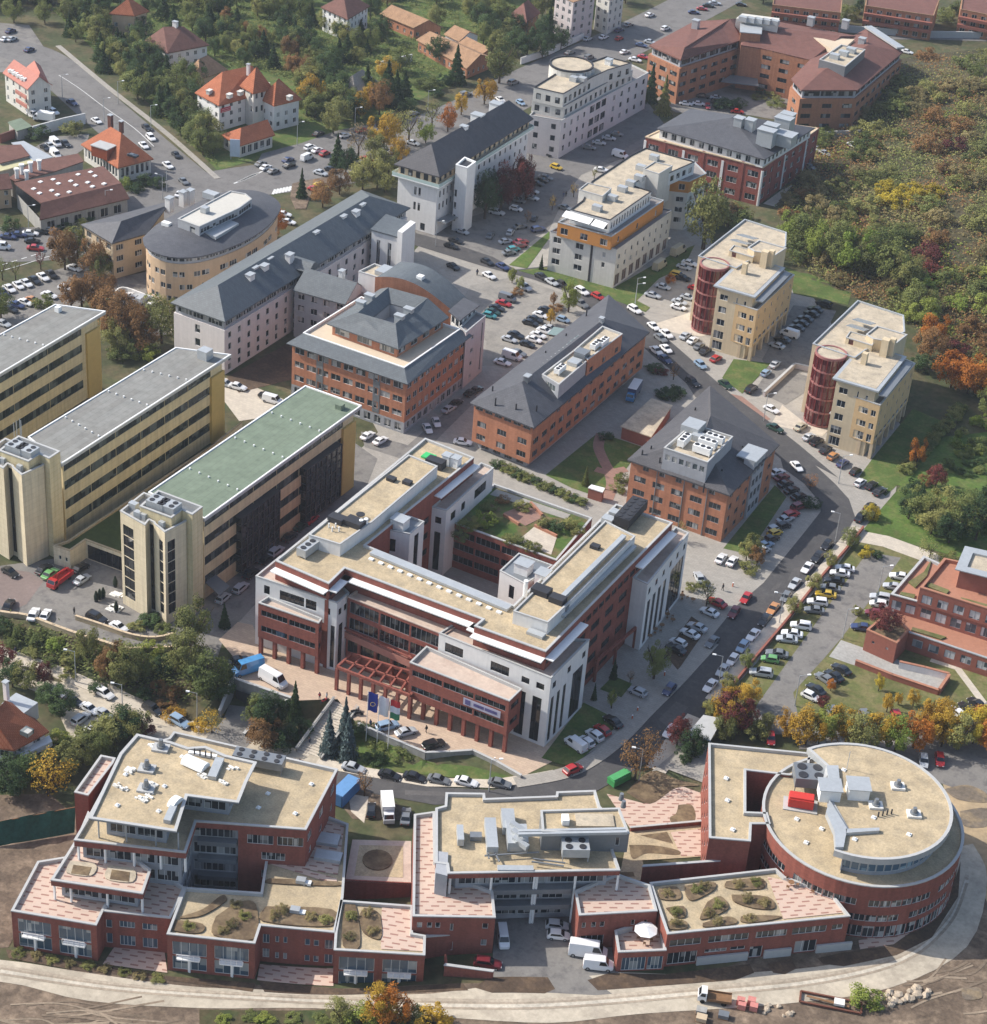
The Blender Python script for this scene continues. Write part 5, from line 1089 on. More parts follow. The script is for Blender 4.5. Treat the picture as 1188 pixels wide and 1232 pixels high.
# --- two yellow blocks with round red glass stair towers
def round_stair_block(label, sh):
 T = lambda z, *p: [v + sh for v in ft(z, *p)]
 b = Building('round_stair_block', label, 'office building',(*(W2(O(350,560)) + sh),0), 'yellow blocks with round stair towers', fm=MT.frame_white)
 def bx(name, c, sx, sy, z0, z1, m, **k): return b.box(name, Vector((c.x + sh.x, c.y + sh.y,0)), sx, sy, z0, z1, m, **k)
 k3 = T(18.9, V4(262,374), V4(330,396), V4(560,470), V4(640,420), V4(945,300), V4(950,190), V4(625,88))
 b.walls(k3,0,18.9, MT.cream_wall, edges={0: rows([2,5.6,9.2,12.8],1.8,1.6,1,1,.6)}, name='rear_wall'); b.flat(k3,18.9, MT.gravel_pale,.35,.3, MT.zinc)
 k1 = T(18.0, V4(415,612), V4(690,690), V4(905,478), V4(640,400))
 b.walls(k1,0,18.0, MT.cream_wall, edges={0: [at((.1,.32,14.6,16.2,2),(.1,.32,11,12.8,2),(.1,.32,7.4,9.2,2),(.06,.34,3.6,5.8,3),(.06,.34,.5,2.9,3),(.56,.6,14.4,16.4),(.78,.84,14.2,16))]}, name='front_wall')
 ro = inset(ccw(k1),-.9); b.part('front_roof', MB().prism(ro,18.0,18.4), MT.zinc); b.part('roof_gravel', MB().prism(inset(ccw(k1),.0),18.4,18.46, bottom=False), MT.gravel_pale)
 k2 = T(14.8, V4(538,738), V4(722,798), V4(1012,522), V4(905,478), V4(690,640))
 b.walls(k2,4.0,14.8, MT.ochre_light, edges={0: at((.25,.6,11.3,12.9,3),(.72,.9,11.3,12.9,2),(.25,.6,7.8,9.4,3),(.72,.9,7.8,9.4,2),(.22,.6,4.3,6.4,3),(.72,.9,4.3,6.4,2)),1: [rows([11.6,8.2],1.3,.8,3.2,1,1.6), rows([4.6],1.2,2.2,.8,2,1)]}, name='office_wall'); b.flat(k2,14.8, MT.terrace_grey,.5,.4, MT.coping, name='terrace')
 cr = inset(ccw(k2),.8); b.walls(inset(ccw(k2),3.0),0,4.0, MT.tan_stone, name='ground_floor'); q0, q1, q2 = k2[0], k2[1], k2[2]
 for t in (0.04,.5,.96): p = q0.lerp(q1, t); b.part('pillar', MB().box(p.x - .4, p.x + .4, p.y + .05, p.y + .85,0,4.0), MT.tan_stone)
 for t in (.14,.32,.5,.68,.86,.98): p = q1.lerp(q2, t); b.part('pillar', MB().box(p.x - .9, p.x - .1, p.y - .4, p.y + .4,0,4.0), MT.tan_stone)
 b.part('soffit', MB().face([(p.x, p.y,4.0) for p in reversed(ccw(k2))]), MT.tan_stone)
 # zinc side roof over the terrace
 p1, p2 = k1[1], k1[2]; dd = (p2 - p1).normalized(); nn = Vector((dd.y,-dd.x)); b.part('side_roof', MB().prism([p1 - dd * .8 + nn * .95, p2 + nn * .95, p2 + nn * 3.0, p1 - dd * .8 + nn * 3.0],17.3,17.6), MT.zinc_dark)
 # entrance canopy
 c0, c1 = T(6.4, V4(375,872), V4(495,912)); dd = (c1 - c0).normalized(); nn = Vector((dd.y,-dd.x)); b.part('entrance_canopy', MB().prism([c0, c1, c1 - nn * 1.6, c0 - nn * 1.6],6.2,6.45), MT.zinc)
 # drum
 c = W2(V4(392,430),19.0) + sh; r = 3.75
 d = b.part('stair_drum', MB().cyl(c, r,0,18.6,32), MT.glass_maroon)
 for k in range(5): z = .1 + k * 3.65; b.part('drum_band', MB().cyl(c, r + .18, z, z + .45,32), MT.maroon_light, d)
 for k in range(18): a_ = 2 * math.pi * k / 18; b.part('drum_mullion', MB().bar((c.x + (r + .05) * math.cos(a_), c.y + (r + .05) * math.sin(a_),0),(c.x + (r + .05) * math.cos(a_), c.y + (r + .05) * math.sin(a_),18.4),.22), MT.maroon_metal, d)
 b.part('drum_roof', MB().cyl(c, r - .3,18.62,18.72,32), MT.gravel_pale); q = MB(); q.ring(arc(c, r + .12,0,348.75,31), arc(c, r - .25,0,348.75,31),18.3,18.95); b.part('drum_rim', q, MT.maroon_light)
 # plant and panels
 pr = T(21.4, V4(650,308), V4(700,338), V4(770,350), V4(845,380), V4(950,312), V4(735,252)); w = b.walls(pr,14,21.4, MT.cream_wall, name='plant_room'); b.flat(pr,21.4, MT.gravel_pale,.25,.3, MT.coping, parent=w)
 s0, s1 = T(20.0, V4(500,340), V4(690,335)); pp = T(20.2, V4(505,330), V4(690,385), V4(720,340), V4(540,290)); w = b.walls(pp,18,20.2, MT.cream_wall, edges={0: at((.12,.3,18.6,20.0), fm=MT.maroon_metal, gm=MT.glass_maroon)}, name='roof_room'); b.flat(pp,20.2, MT.gravel_pale,.15,.2, MT.coping, parent=w)
 for p in (V4(600,255), V4(650,215)): c_ = W2(p,21) + sh; Mx = Matrix.Translation((c_.x, c_.y,20.6)) @ Matrix.Rotation(rad(-18),4, 'X'); b.part('solar_panel', MB().box(-2.4,2.4,-2.4,2.4,0,.15, Mx), MT.panel_blue)
 for p, s, z in ((V4(632,430),1.3,21.4),(V4(840,330),1.4,23.2),(V4(790,335),1.8,23)): c_ = W2(p, z) + sh; b.part('chimney', MB().box(c_.x - s / 2, c_.x + s / 2, c_.y - s / 2, c_.y + s / 2,17, z), MT.cream_wall)
 b.windows(); return b
mat('cream_wall',(0.60,0.49,0.33),.85,.07,.8, streak=.1); mat('ochre_light',(0.56,0.39,0.21),.85,.07,.8, streak=.1); mat('maroon_light',(0.30,0.13,0.12),.5,.08); mat('panel_blue',(0.30,0.34,0.38),.25,.05, metal=.3)
glass_mat('glass_maroon',(0.07,0.014,0.016),(0.20,0.09,0.08),.25,.1)  # paler cells put the lighter reflections into the glass colour
round_stair_block('yellow block with a round red glass stair tower beside the steep grass car park', Vector((0,0)))
TS = W2(TT(820,400),14.8) - W2(V4(722,798),14.8)
round_stair_block('yellow block with a round red glass stair tower at the foot of the lawn', TS)
# --- red brick block with a slate roof
b = Building('brick_block', 'red brick block with white trim and a broad slate roof of many grey plant boxes', 'office building', W(L_(430,680)), fm=MT.frame_white)
l1 = ft(12.2, L_(48,458), L_(440,560), L_(624,430), L_(230,372))
b.walls(l1,0,12.2, MT.red_brick2 if 'red_brick2' in MT else pattern('red_brick2',(0.27,0.085,0.065),(0.22,0.07,0.055),.5,.26, mortar=(.3,.1,.08), msize=.02, axis='wall'), edges={0: rows([8.6,5.0,1.2],1.9,3.4,2.4,3,1.2),1: rows([8.6,5.0,1.4],1.8,2.4,2.2,2,1.2)})
for i, n in ((0,6),(1,5)):
 p0, p1 = l1[i], l1[i + 1]; dd = (p1 - p0).normalized(); nn = Vector((dd.y,-dd.x))
 for k in range(n + 1): p = p0.lerp(p1, k / n); b.part('pilaster', MB().prism([p - dd * .4 + nn * .15, p + dd * .4 + nn * .15, p + dd * .4 - nn * .2, p - dd * .4 - nn * .2],0,12.6 if k % 2 else 11.2), MT.red_brick2 if k % 2 else MT.white_wall)
q = MB(); q.ring(inset(ccw(l1),-.2), inset(ccw(l1),.4),12.2,12.5); b.part('cornice', q, MT.tan_stone); b.part('terrace', MB().prism(ccw(l1),12.0,12.22), MT.terrace_light)
ev = ft(15.4, L_(84,428), L_(446,532), L_(614,426), L_(196,362)); pin = inset(ccw(ev),.8); pin = [min(pin, key=lambda q: (q - p).length) for p in ev]
b.walls(pin,12.2,15.3, MT.white_wall, edges={0: rows([12.8],1.9,1.7,1.2,2,1),1: rows([12.8],1.9,1.4,1.2,1,1)}, name='attic_wall'); hip(b, ev,15.4,4.6, MT.slate, None, None)
for p, sx, sy, z in ((L_(362,392),2.6,2.6,21.5),(L_(400,398),2.6,2.6,21.5),(L_(455,432),5,3.4,21.5),(L_(470,415),4,3,21.8),(L_(512,392),5.0,3.6,22),(L_(525,378),4,3,22.2),(L_(515,445),6,5,20)): b.box('plant_box', W(p, z), sx, sy,16.5, z, MT.zinc, lip=.2)
b.windows()
# --- orange-brown horseshoe block on the far side
b = Building('horseshoe_block', 'brown brick horseshoe of offices with dark red roofs round a court', 'office building', W(L_(560,410)), fm=MT.frame_dark)
rib = lambda zs: [rows(zs,1.5,3.4,1.6,3,1)]
lw = ft(15.6, L_(60,150), L_(165,198), L_(368,132), L_(350,62), L_(210,70))
b.walls(lw,0,12.4, MT.brown_brick, edges={0: rib([9.2,5.8,2.4]),1: rib([9.2,5.8,2.4, ])}, cap=12.4); li = inset(ccw(lw),.9)
b.walls(li,12.4,15.6, MT.grey_wall, spec=ribbon([12.9],1.9,.6,1.2, seg=5), name='attic_wall')
q = [(p.x, p.y,15.6) for p in lw]; r0, r1 = W2(L_(178,158),18.6), W2(L_(330,62),18.6); q += [(r0.x, r0.y,18.6),(r1.x, r1.y,18.6)]
b.roof(q,[(0,1,5),(1,2,6,5),(2,3,6),(3,4,5,6),(4,0,5)], MT.tile_red,.5)
cw = ft(15.2, L_(366,150), L_(432,160), L_(600,200), L_(760,120), L_(480,70), L_(360,70))
b.walls(cw,0,15.2, MT.brown_brick, edges={1: rib([11.6,8.4,5.2,1.6])}, name='court_wall')
q = [(p.x, p.y,15.2) for p in cw]; r0, r1 = W2(L_(420,85),18), W2(L_(700,120),18)
b.roof([*q,(r0.x, r0.y,18),(r1.x, r1.y,18)],[(0,1,6),(1,2,7,6),(2,3,7),(3,4,6,7),(4,5,6),(5,0,6)], MT.tile_red,.4, 'court_roof')
tw = ft(18.6, L_(365,108), L_(432,114), L_(436,78), L_(366,80)); w = b.walls(tw,0,18.6, MT.brown_brick, edges={0: rows([3,6.4,9.8,13.2],1.5,3.4,1,3,1)}, name='stair_tower'); b.part('roof', MB().prism(inset(ccw(tw),-.3),18.6,18.9), MT.zinc, w)
tw2 = ft(20.0, L_(350,60), L_(490,84), L_(495,60), L_(370,44)); w = b.walls(tw2,12,20, MT.pale_wall, name='plant_room', cap=20.0)
for k in range(5): b.box('roof_unit', W(L_(375 + k * 26,58 + k * 3),21),3,2,19.8,21.4, MT.zinc)
rw = ft(15.2, L_(534,262), L_(568,300), L_(756,300), L_(908,172), L_(790,92), L_(605,190))
b.walls(rw,0,12.2, MT.brown_brick, edges={0: rib([8.8,5.6,2.4]),1: rib([9.0,5.6,2.2]),2: rib([9.0,5.6,2.2])}, name='wing_wall', cap=12.2); ri = inset(ccw(rw),.8)
b.walls(ri,12.2,15.2, MT.grey_wall, spec=ribbon([12.8],1.7,.5,1.2, seg=5), name='attic_wall')
q = [(p.x, p.y,15.2) for p in rw]; r0, r1 = W2(L_(640,235),18.4), W2(L_(790,150),18.4)
b.roof([*q,(r0.x, r0.y,18.4),(r1.x, r1.y,18.4)],[(0,1,6),(1,2,6),(2,3,7,6),(3,4,7),(4,5,6,7),(5,0,6)], MT.tile_red,.45, 'wing_roof')
bx = ft(20.4, L_(628,198), L_(715,222), L_(782,165), L_(700,148)); w = b.walls(bx,14,20.4, MT.zinc_dark, name='plant_deck'); b.flat(bx,20.4, MT.gravel_pale,.4,.3, MT.coping, parent=w)
tt_ = ft(17.2, L_(606,125), L_(690,180), L_(745,132)); b.part('terrace', MB().prism(tt_,15.4,17.4), MT.terrace_light)
for p in (L_(680,185), L_(710,175), L_(735,165)): b.box('roof_unit', W(p,21),3,2.2,19.9,21.6, MT.zinc)
s0, s1 = W(L_(790,88),16.6), W(L_(900,160),16.6); b.part('zinc_gutter', MB().bar(s0, s1,3.0,.6), MT.zinc)
for p in (L_(215,80), L_(600,70), L_(715,80), L_(770,140)): b.chimney(p,18,1.4,2.2,2.0, MT.zinc)
b.part('entrance_canopy', MB().prism(ft(4.5, L_(300,270), L_(425,285), L_(420,255), L_(330,250)),4.1,4.5), MT.zinc_dark); b.windows()
# ---------------------------------------------------------------- the new stepped brick complex along the near road
DK = DKA = deck_mat('deck_tiles', rad(-20.5)); DK2 = DKA; DKB = deck_mat('deck_tiles_middle', rad(-33)); DKC = deck_mat('deck_tiles_round', rad(-40))
mat('roof_soil',(0.20,0.145,0.085),.95,.3,1.6, alt=(0.13,0.09,0.055), altamt=.7, bump=.3)
def brick_level(b, poly, z0, z1, edges, roofm, ph=.55, name='wall', m='red_brick', rname='roof', depth=.3):
 w = b.walls(poly, z0, z1, MT[m], edges=edges, name=name, depth=depth); b.flat(poly, z1, roofm, ph,.38, MT.coping, name=rname, parent=w); return w
def bed(b, pts, z, parent=None, m='roof_soil', h=.22):
 return b.part('planting_bed', MB().prism([W2(p, z) for p in smooth(list(pts) + [pts[0]],4)[:-1]], z - .02, z + h, bottom=False), MT[m], parent)
BZ = -3.5; Z1, Z2, Z3, Z4 = 4.5,8.4,12.3,16.6
b = Building('stepped_brick_building', 'red brick terraced building with gravel roofs and a broad grey penthouse', 'office building', W(A(300,700),0), 'stepped red brick buildings', fm=MT.frame_white, gm=MT.glass); b.rz = rad(20.5)
def balconies(p0, p1, fr, z):
 dd = (p1 - p0).normalized(); L = (p1 - p0).length; nn = Vector((dd.y,-dd.x))
 for t in fr:
  c = p0 + dd * L * t
  o = b.part('balcony', MB().prism([c - dd * 1.9 + nn * .9, c + dd * 1.9 + nn * .9, c + dd * 1.9 - nn * .5, c - dd * 1.9 - nn * .5], z - .25, z), MT.white_paint)
  q = MB(); a_, c_ = c - dd * 1.9 + nn * .88, c + dd * 1.9 + nn * .88
  q.bar((*a_, z + 1),(*c_, z + 1),.08); q.bar((*a_, z + .5),(*c_, z + .5),.05)
  for k in range(5): r = a_.lerp(c_, k / 4); q.bar((*r, z),(*r, z + 1),.06)
  b.part('balustrade', q, MT.white_paint, o)
  b.part('post', MB().box(c.x - .22, c.x + .22, c.y - .1, c.y + .5, BZ, z - .25), MT.white_paint)
bigw = lambda fr, m=4: at(*[(f0, f1, BZ + .5, BZ + 3.4, m) for f0, f1 in fr] + [(f0, f1, BZ + 3.7, BZ + 6.6, m) for f0, f1 in fr], fm=MT.frame_white, gm=MT.glass_blue)
l1 = ft(Z1, A(38,668), A(328,717), A(358,654), A(420,560), A(250,480), A(128,500)); brick_level(b, l1, BZ, Z1, {0: bigw([(.07,.46),(.55,.93)])}, DK, depth=1.0); balconies(l1[0], l1[1],(.26,.74), BZ + 3.55)
l1b = ft(Z1, A(350,668), A(580,692), A(630,588), A(520,520), A(400,560)); brick_level(b, l1b, BZ, Z1 - .05, {0: at((.04,.13, BZ + 1, BZ + 3.2,1),(.04,.13, BZ + 4.4, BZ + 6.2),(.24,.47, BZ + .8, BZ + 3,4),(.24,.47, BZ + 4.8, BZ + 6.2,4),(.58,.8, BZ + .8, BZ + 3,3),(.58,.8, BZ + 4.8, BZ + 6.2,3), gm=MT.glass_blue)}, DK)
l1c = ft(Z1, A(568,747), A(868,779), A(888,718), A(1140,742), A(1168,622), A(1186,372), A(1100,340), A(905,495), A(888,606), A(628,588))
brick_level(b, l1c, BZ, Z1, {0: bigw([(.06,.45),(.54,.93)]),2: at((.03,.12, BZ + 1, BZ + 3,2),(.03,.12, BZ + 4.2, BZ + 6.2,2),(.2,.25, BZ + 1, BZ + 2.4),(.31,.36, BZ + 1, BZ + 2.4),(.2,.25, BZ + 4.6, BZ + 6),(.31,.36, BZ + 4.6, BZ + 6),(.6,.67, BZ + 1, BZ + 2.4),(.72,.79, BZ + 1, BZ + 2.4),(.6,.67, BZ + 4.6, BZ + 6),(.72,.79, BZ + 4.6, BZ + 6),(.87,.98, BZ + 1, BZ + 3,2),(.87,.98, BZ + 4.2, BZ + 6.2,2), gm=MT.glass_blue)}, MT.gravel_roof, depth=.8); balconies(l1c[0], l1c[1],(.25,.74), BZ + 3.55)
rz = Z1 - .5
b.part('deck', MB().prism([W2(q, rz) for q in (A(915,505), A(1150,545), A(1172,380), A(1105,352))], rz + .02, rz + .06, bottom=False), DK)
b.part('deck', MB().prism([W2(q, rz) for q in (A(915,508), A(1145,580), A(1148,560), A(920,492))], rz + .07, rz + .09, bottom=False), DK)
for pts in ([A(590,700), A(690,715), A(680,745), A(585,735)],[A(735,690), A(815,640), A(872,650), A(865,765), A(728,752)],[A(905,655), A(1130,665), A(1125,722), A(895,705)],[A(615,690), A(690,665), A(750,620), A(770,622), A(765,640), A(690,685), A(620,695)],[A(918,560), A(1140,570), A(1140,585), A(915,575)]): bed(b, pts, rz)
for p in (A(1005,660), A(1025,560)): b.box('roof_unit', W(p, rz + .8),1.6,1.2, rz, rz + .9, MT.zinc); q = W(p, rz); b.box('roof_unit', q + Vector((1.5,-.4,0)),1.4,.9, rz, rz + .5, MT.white_paint)
for p, s in ((A(1118,478),4.5),(A(1110,420),5.5)): c = W(p, rz + .6); b.box('skylight', c,4.6, s * .5, rz, rz + .7, MT.zinc)
l2 = ft(Z2, A(173,563), A(486,610), A(514,528), A(400,440), A(300,330), A(262,420))
l2i = inset(ccw(l2),1.2); b.walls(l2i, Z1 - .3, Z2 - 1.2, MT.grey_wall, spec=ribbon([Z1 + .2],2.2,.3,1.1, fm=MT.frame_white, gm=MT.glass, seg=5), name='glazed_wall')
w = b.walls(l2, Z2 - 1.2, Z2, MT.red_brick, name='brick_band'); b.flat(l2, Z2, DK2,.5,.4, MT.coping, name='terrace', parent=w); b.part('soffit', MB().face([(p.x, p.y, Z2 - 1.2) for p in reversed(ccw(l2))]), MT.white_paint, w)
for t in (.02,.2,.6,.98): p = l2[0].lerp(l2[1], t) + Vector((0,.3)); b.part('column', MB().box(p.x - .15, p.x + .15, p.y - .15, p.y + .15, Z1 - .5, Z2 - 1.2), MT.white_paint)
for pts in ([A(240,500), A(325,512), A(310,550), A(228,540)],[A(370,515), A(455,528), A(450,572), A(360,560)]): bed(b, pts, Z2 - .5, m='gravel_pale'); c = sum((W2(q, Z2) for q in pts), Vector((0,0))) / 4; b.part('planting_bed', MB().prism([c + (W2(q, Z2) - c) * .72 for q in pts], Z2 - .3, Z2 - .22, bottom=False), MT.roof_soil)
lt = ft(Z2, A(253,264), A(300,275), A(385,165), A(393,148), A(343,138)); brick_level(b, lt, BZ, Z2, {}, DK)
sd = ft(Z2, A(262,418), A(395,170), A(500,200), A(470,400)); brick_level(b, sd, BZ, Z2 - .03, {}, DK)
l3 = ft(Z3, A(252,427), A(632,470), A(668,364), A(1042,392), A(1150,186), A(592,58), A(575,80), A(470,110), A(430,130))
l3i = inset(ccw(l3),1.0); l3i = [min(l3i, key=lambda q: (q - p).length) for p in l3]
gz = lambda zs: ribbon(zs,2.3,.3,1.1, fm=MT.frame_white, gm=MT.glass, seg=4.5)
b.walls(l3i, BZ, Z3 - 1.3, MT.grey_wall, edges={0: gz([Z2 - .2, Z1 + .2]),1: gz([Z2 - .1, Z1 + .1, BZ + 4.2, BZ + .6]),2: [ribbon([Z2 - .1, Z1 + .1, BZ + 4.2, BZ + .6],2.3,.3,1.1,0,.42, fm=MT.frame_white, seg=5)]}, name='glazed_wall')
w = b.walls(l3, Z3 - 1.3, Z3, MT.red_brick, name='brick_band'); b.flat(l3, Z3, MT.gravel_roof,.55,.4, MT.coping, parent=w); b.part('soffit', MB().face([(p.x, p.y, Z3 - 1.3) for p in reversed(ccw(l3))]), MT.white_paint, w)
# brick part of the court side and the east face
p2, p3, p4 = l3[2], l3[3], l3[4]; s0 = p2.lerp(p3,.38)
eb = [s0 + Vector((0,.06)), p3 + Vector((-.06,.06)), p4 + Vector((-.06,-.2)), p4 + Vector((-8,0)), s0 + Vector((0,6))]
b.walls(eb, BZ, Z3 - 1.32, MT.red_brick, edges={0: [rows([Z2 - .1],2.0,4.4,.5,5,.4,.1,1), rows([Z1 + .4],1.7,4.0,1.6,5,.8,.05,1), rows([BZ + 4.4, BZ + .8],1.7,4.0,1.6,5,.8,.05,1)],1: [rows([Z2],1.9,2.2,2.0,3,1), rows([Z1 + .6],1.5,1.2,4,1,2)]}, name='brick_wall')
for z in (Z2 - 1.0, Z1 - .9, BZ + 3.2):
 d_ = (p3 - p2).normalized(); n_ = Vector((d_.y,-d_.x)); b.part('balcony', MB().prism([p2 + d_ * .2 + n_ * .3, p2.lerp(p3,.37) + n_ * .3, p2.lerp(p3,.37) - n_ * 1.6, p2 + d_ * .2 - n_ * 1.6], z, z + .9), MT.zinc_dark)
for t in (.02,.26,.52,.76,.98): p = l3[0].lerp(l3[1], t) + Vector((.1,.35)); b.part('column', MB().box(p.x - .16, p.x + .16, p.y - .16, p.y + .16, Z2 - .5, Z3 - 1.3), MT.white_paint)
# penthouse with its overhanging roof
l4 = ft(Z4, A(303,353), A(600,398), A(638,277), A(812,300), A(840,230), A(874,162), A(768,138), A(700,108), A(640,112), A(580,92), A(466,66), A(408,132))
l4i = inset(ccw(l4),2.2); b.walls(l4i, Z3 - .6, Z4 - 1.0, MT.grey_wall, spec=ribbon([Z3 + .2],2.4,.4,1.2, gm=MT.glass, fm=MT.frame_white, seg=5), name='penthouse_wall')
o = ccw(l4); q = MB(); low_ = inset(o,.9)
for k in range(len(o)): k2 = (k + 1) % len(o); q.face([(low_[k].x, low_[k].y, Z4 - 1.15),(low_[k2].x, low_[k2].y, Z4 - 1.15),(o[k2].x, o[k2].y, Z4 - .35),(o[k].x, o[k].y, Z4 - .35)]); q.face([(o[k].x, o[k].y, Z4 - .35),(o[k2].x, o[k2].y, Z4 - .35),(o[k2].x, o[k2].y, Z4),(o[k].x, o[k].y, Z4)])
q.face([(p.x, p.y, Z4 - 1.15) for p in reversed(low_)]); fa = b.part('fascia', q, MT.zinc_dark); b.flat(l4, Z4, MT.gravel_roof,.3,.5, MT.coping, name='penthouse_roof', parent=fa)
for t in (.04,.36,.7,.96): p = l4[0].lerp(l4[1], t) + Vector((.2,1.2)); b.part('column', MB().cyl(p,.14, Z3 - .5, Z4 - 1.1,8), MT.zinc)
for p in (A(548,112), A(500,182), A(498,250)): c = W(p, Z4); b.part('roof_cowl', MB().cyl(c,.75, Z4 - .3, Z4 + .6,12).cyl(c,.55, Z4 + .6, Z4 + 1.8,12,.35), MT.zinc_dark); b.box('cowl_base', c,2.8,2.2, Z4 - .3, Z4 + .12, MT.coping)
for p, sx, sy, h in ((A(665,170),4.4,2.6,1.1),(A(597,300),1.3,3.0,1.0)): c = W(p, Z4); q = MB(); n = 8; fr = [(sy / 2 * math.cos(math.pi * i / n), h * math.sin(math.pi * i / n)) for i in range(n + 1)]; [q.face([(c.x - sx / 2, c.y + fr[i][0], Z4 + fr[i][1]),(c.x + sx / 2, c.y + fr[i][0], Z4 + fr[i][1]),(c.x + sx / 2, c.y + fr[i + 1][0], Z4 + fr[i + 1][1]),(c.x - sx / 2, c.y + fr[i + 1][0], Z4 + fr[i + 1][1])]) for i in range(n)]; [q.face([(c.x + s * sx / 2, c.y + f[0], Z4 + f[1]) for f in fr]) for s in (-1,1)]; b.part('barrel_skylight', q, MT.white_paint)
for p, sx, sy in ((A(735,185),1.5,5.2),(A(580,340),1.2,4.0)): b.box('roof_duct', W(p, Z4), sx, sy, Z4 - .3, Z4 + .5, MT.zinc)
b.box('vent_row', W(A(690,135), Z4),5.0,.7, Z4 - .3, Z4 + .2, MT.white_paint)
for k in range(4): b.part('vent_pipe', MB().cyl(W(A(662 + k * 19,128 + k * 4), Z4 + .4),.14, Z4, Z4 + 1.2,6), MT.dark_metal)
for k, p in enumerate((A(440,185), A(445,188), A(480,280), A(490,285), A(520,235), A(690,205), A(760,230), A(508,268), A(405,240), A(425,250), A(515,100), A(790,180))):
 c = W(p, Z4); pr_ = random.Random(k); q = MB()
 for _ in range(6): x, y, s = pr_.uniform(-.7,.7), pr_.uniform(-.5,.5), pr_.uniform(.15,.45); q.box(c.x + x - s, c.x + x + s, c.y + y - s * .6, c.y + y + s * .6, Z4 - .3, Z4 - .3 + pr_.uniform(.15,.5))
 sh = b.part('sheeting', q, MT.plastic_sheet)
for p in (A(400,310), A(560,245), A(540,330), A(620,145), A(428,205)): b.dome(p, Z4 - .3,.35)
b.ac(A(882,178), Z3 - .5,9.0,2.6,1.6, rad(-3),8, MT.zinc_dark,1.0,2, name='chiller')
for p in (A(880,318), A(1005,338), A(1060,238), A(912,270)): b.dome(p, Z3 - .5,.35)
# lower block towards the middle building
l5 = ft(Z1, B(62,801), B(372,819), B(374,752), B(330,744), B(330,650), B(85,632), B(66,740))
brick_level(b, l5, BZ + .3, Z1, {0: bigw([(.06,.45),(.54,.92)])}, MT.gravel_roof, depth=1.0); balconies(l5[0], l5[1],(.25,.73), BZ + 3.55)
for pts in ([B(96,650), B(135,648), B(150,790), B(92,785)],[B(165,660), B(205,670), B(222,700), B(220,765), B(165,745), B(148,690)]): bed(b, pts, rz)
b.part('deck', MB().prism([W2(q, rz) for q in (B(225,655), B(322,660), B(322,750), B(366,760), B(364,806), B(222,798))], rz + .02, rz + .06, bottom=False), DK)
# sunken patio
pw = ft(Z1 - .4, B(90,630), B(325,640), B(330,350), B(120,360)); pf = ft(1.5, B(100,565), B(325,575), B(325,430), B(125,425))
b.part('patio_wall', MB().prism([pf[0], pf[1], pf[1] + Vector((.1,.3)), pf[0] + Vector((-.1,.3))],-3,1.6), MT.red_brick)
b.part('patio_floor', MB().prism(pf,1.3,1.5), MT.terrace_tile); b.part('patio_gravel', MB().prism(inset(ccw(pf),1.4),1.5,1.54, bottom=False), MT.gravel_roof); c = W2(B(210,495),1.6); b.part('planting_bed', MB().cyl(c,2.6,1.5,1.75,20), MT.roof_soil)
b.windows()
b = Building('stepped_brick_building', 'red brick building with a long gravel roof full of silver ducts beside the yard', 'office building', W(B(740,690),0), 'stepped red brick buildings', fm=MT.frame_white, gm=MT.glass); b.rz = rad(33); DK = DKB
ZB1, ZB2, ZB3 = 7.7,11.8,15.4
d1 = ft(ZB1, B(330,686), B(612,691), B(603,600), B(500,560), B(408,500), B(405,330), B(335,340)); brick_level(b, d1,-3.5, ZB1, {0: at((.06,.12,5.2,6.4),(.18,.24,5.2,6.4),(.28,.34,5.2,6.4),(.85,.92,5.2,6.4),(.46,.5,4.6,6.2),(.85,.92,1.4,2.8),(.46,.51,.2,2.2))}, DK, rname='deck')
d2 = ft(ZB1, B(897,683), B(1163,668), B(1138,580), B(1020,540), B(882,600)); brick_level(b, d2,0, ZB1, {0: at((.05,.1,4.8,6.0),(.17,.23,4.8,6.0),(.28,.34,4.8,6),(.68,.73,4.8,6),(.05,.35,.2,3.0,4),(.84,.89,4.4,5.8), gm=MT.glass_dark)}, DK, rname='deck')
m1 = ft(ZB2, B(450,541), B(1036,530), B(1012,460), B(1046,400), B(968,312), B(952,258), B(820,263), B(818,277), B(577,286), B(575,268), B(443,266), B(440,310), B(408,319), B(408,505), B(446,510))
mi = inset(ccw(m1),1.6); mi = [min(mi, key=lambda q: (q - p).length) for p in m1]
b.walls(mi,-2, ZB2 - 1.1, MT.grey_wall, edges={0: [ribbon([7.9],2.4,.3,1.2, seg=4.6), ribbon([4.4,.9],2.3,.3,1.2,.26,.74, seg=4.2)]}, name='glazed_wall')
w = b.walls(m1, ZB2 - 1.1, ZB2, MT.red_brick, name='brick_band'); b.flat(m1, ZB2, MT.gravel_roof,.5,.4, MT.coping, parent=w); b.part('soffit', MB().face([(p.x, p.y, ZB2 - 1.1) for p in reversed(ccw(m1))]), MT.white_paint, w)
for t in (.01,.25,.5,.515,.74,.99): p = m1[0].lerp(m1[1], t) + Vector((0,.35)); b.part('column', MB().box(p.x - .16, p.x + .16, p.y - .16, p.y + .16,0 if .2 < t < .8 else ZB1 - .5, ZB2 - 1.1), MT.white_paint)
for z in (ZB1 - .8,3.4): p, r = m1[0].lerp(m1[1],.27), m1[0].lerp(m1[1],.73); b.part('balcony', MB().prism([p - Vector((0,.1)), r - Vector((0,.1)), r + Vector((0,1.8)), p + Vector((0,1.8))], z, z + .95), MT.zinc_dark)
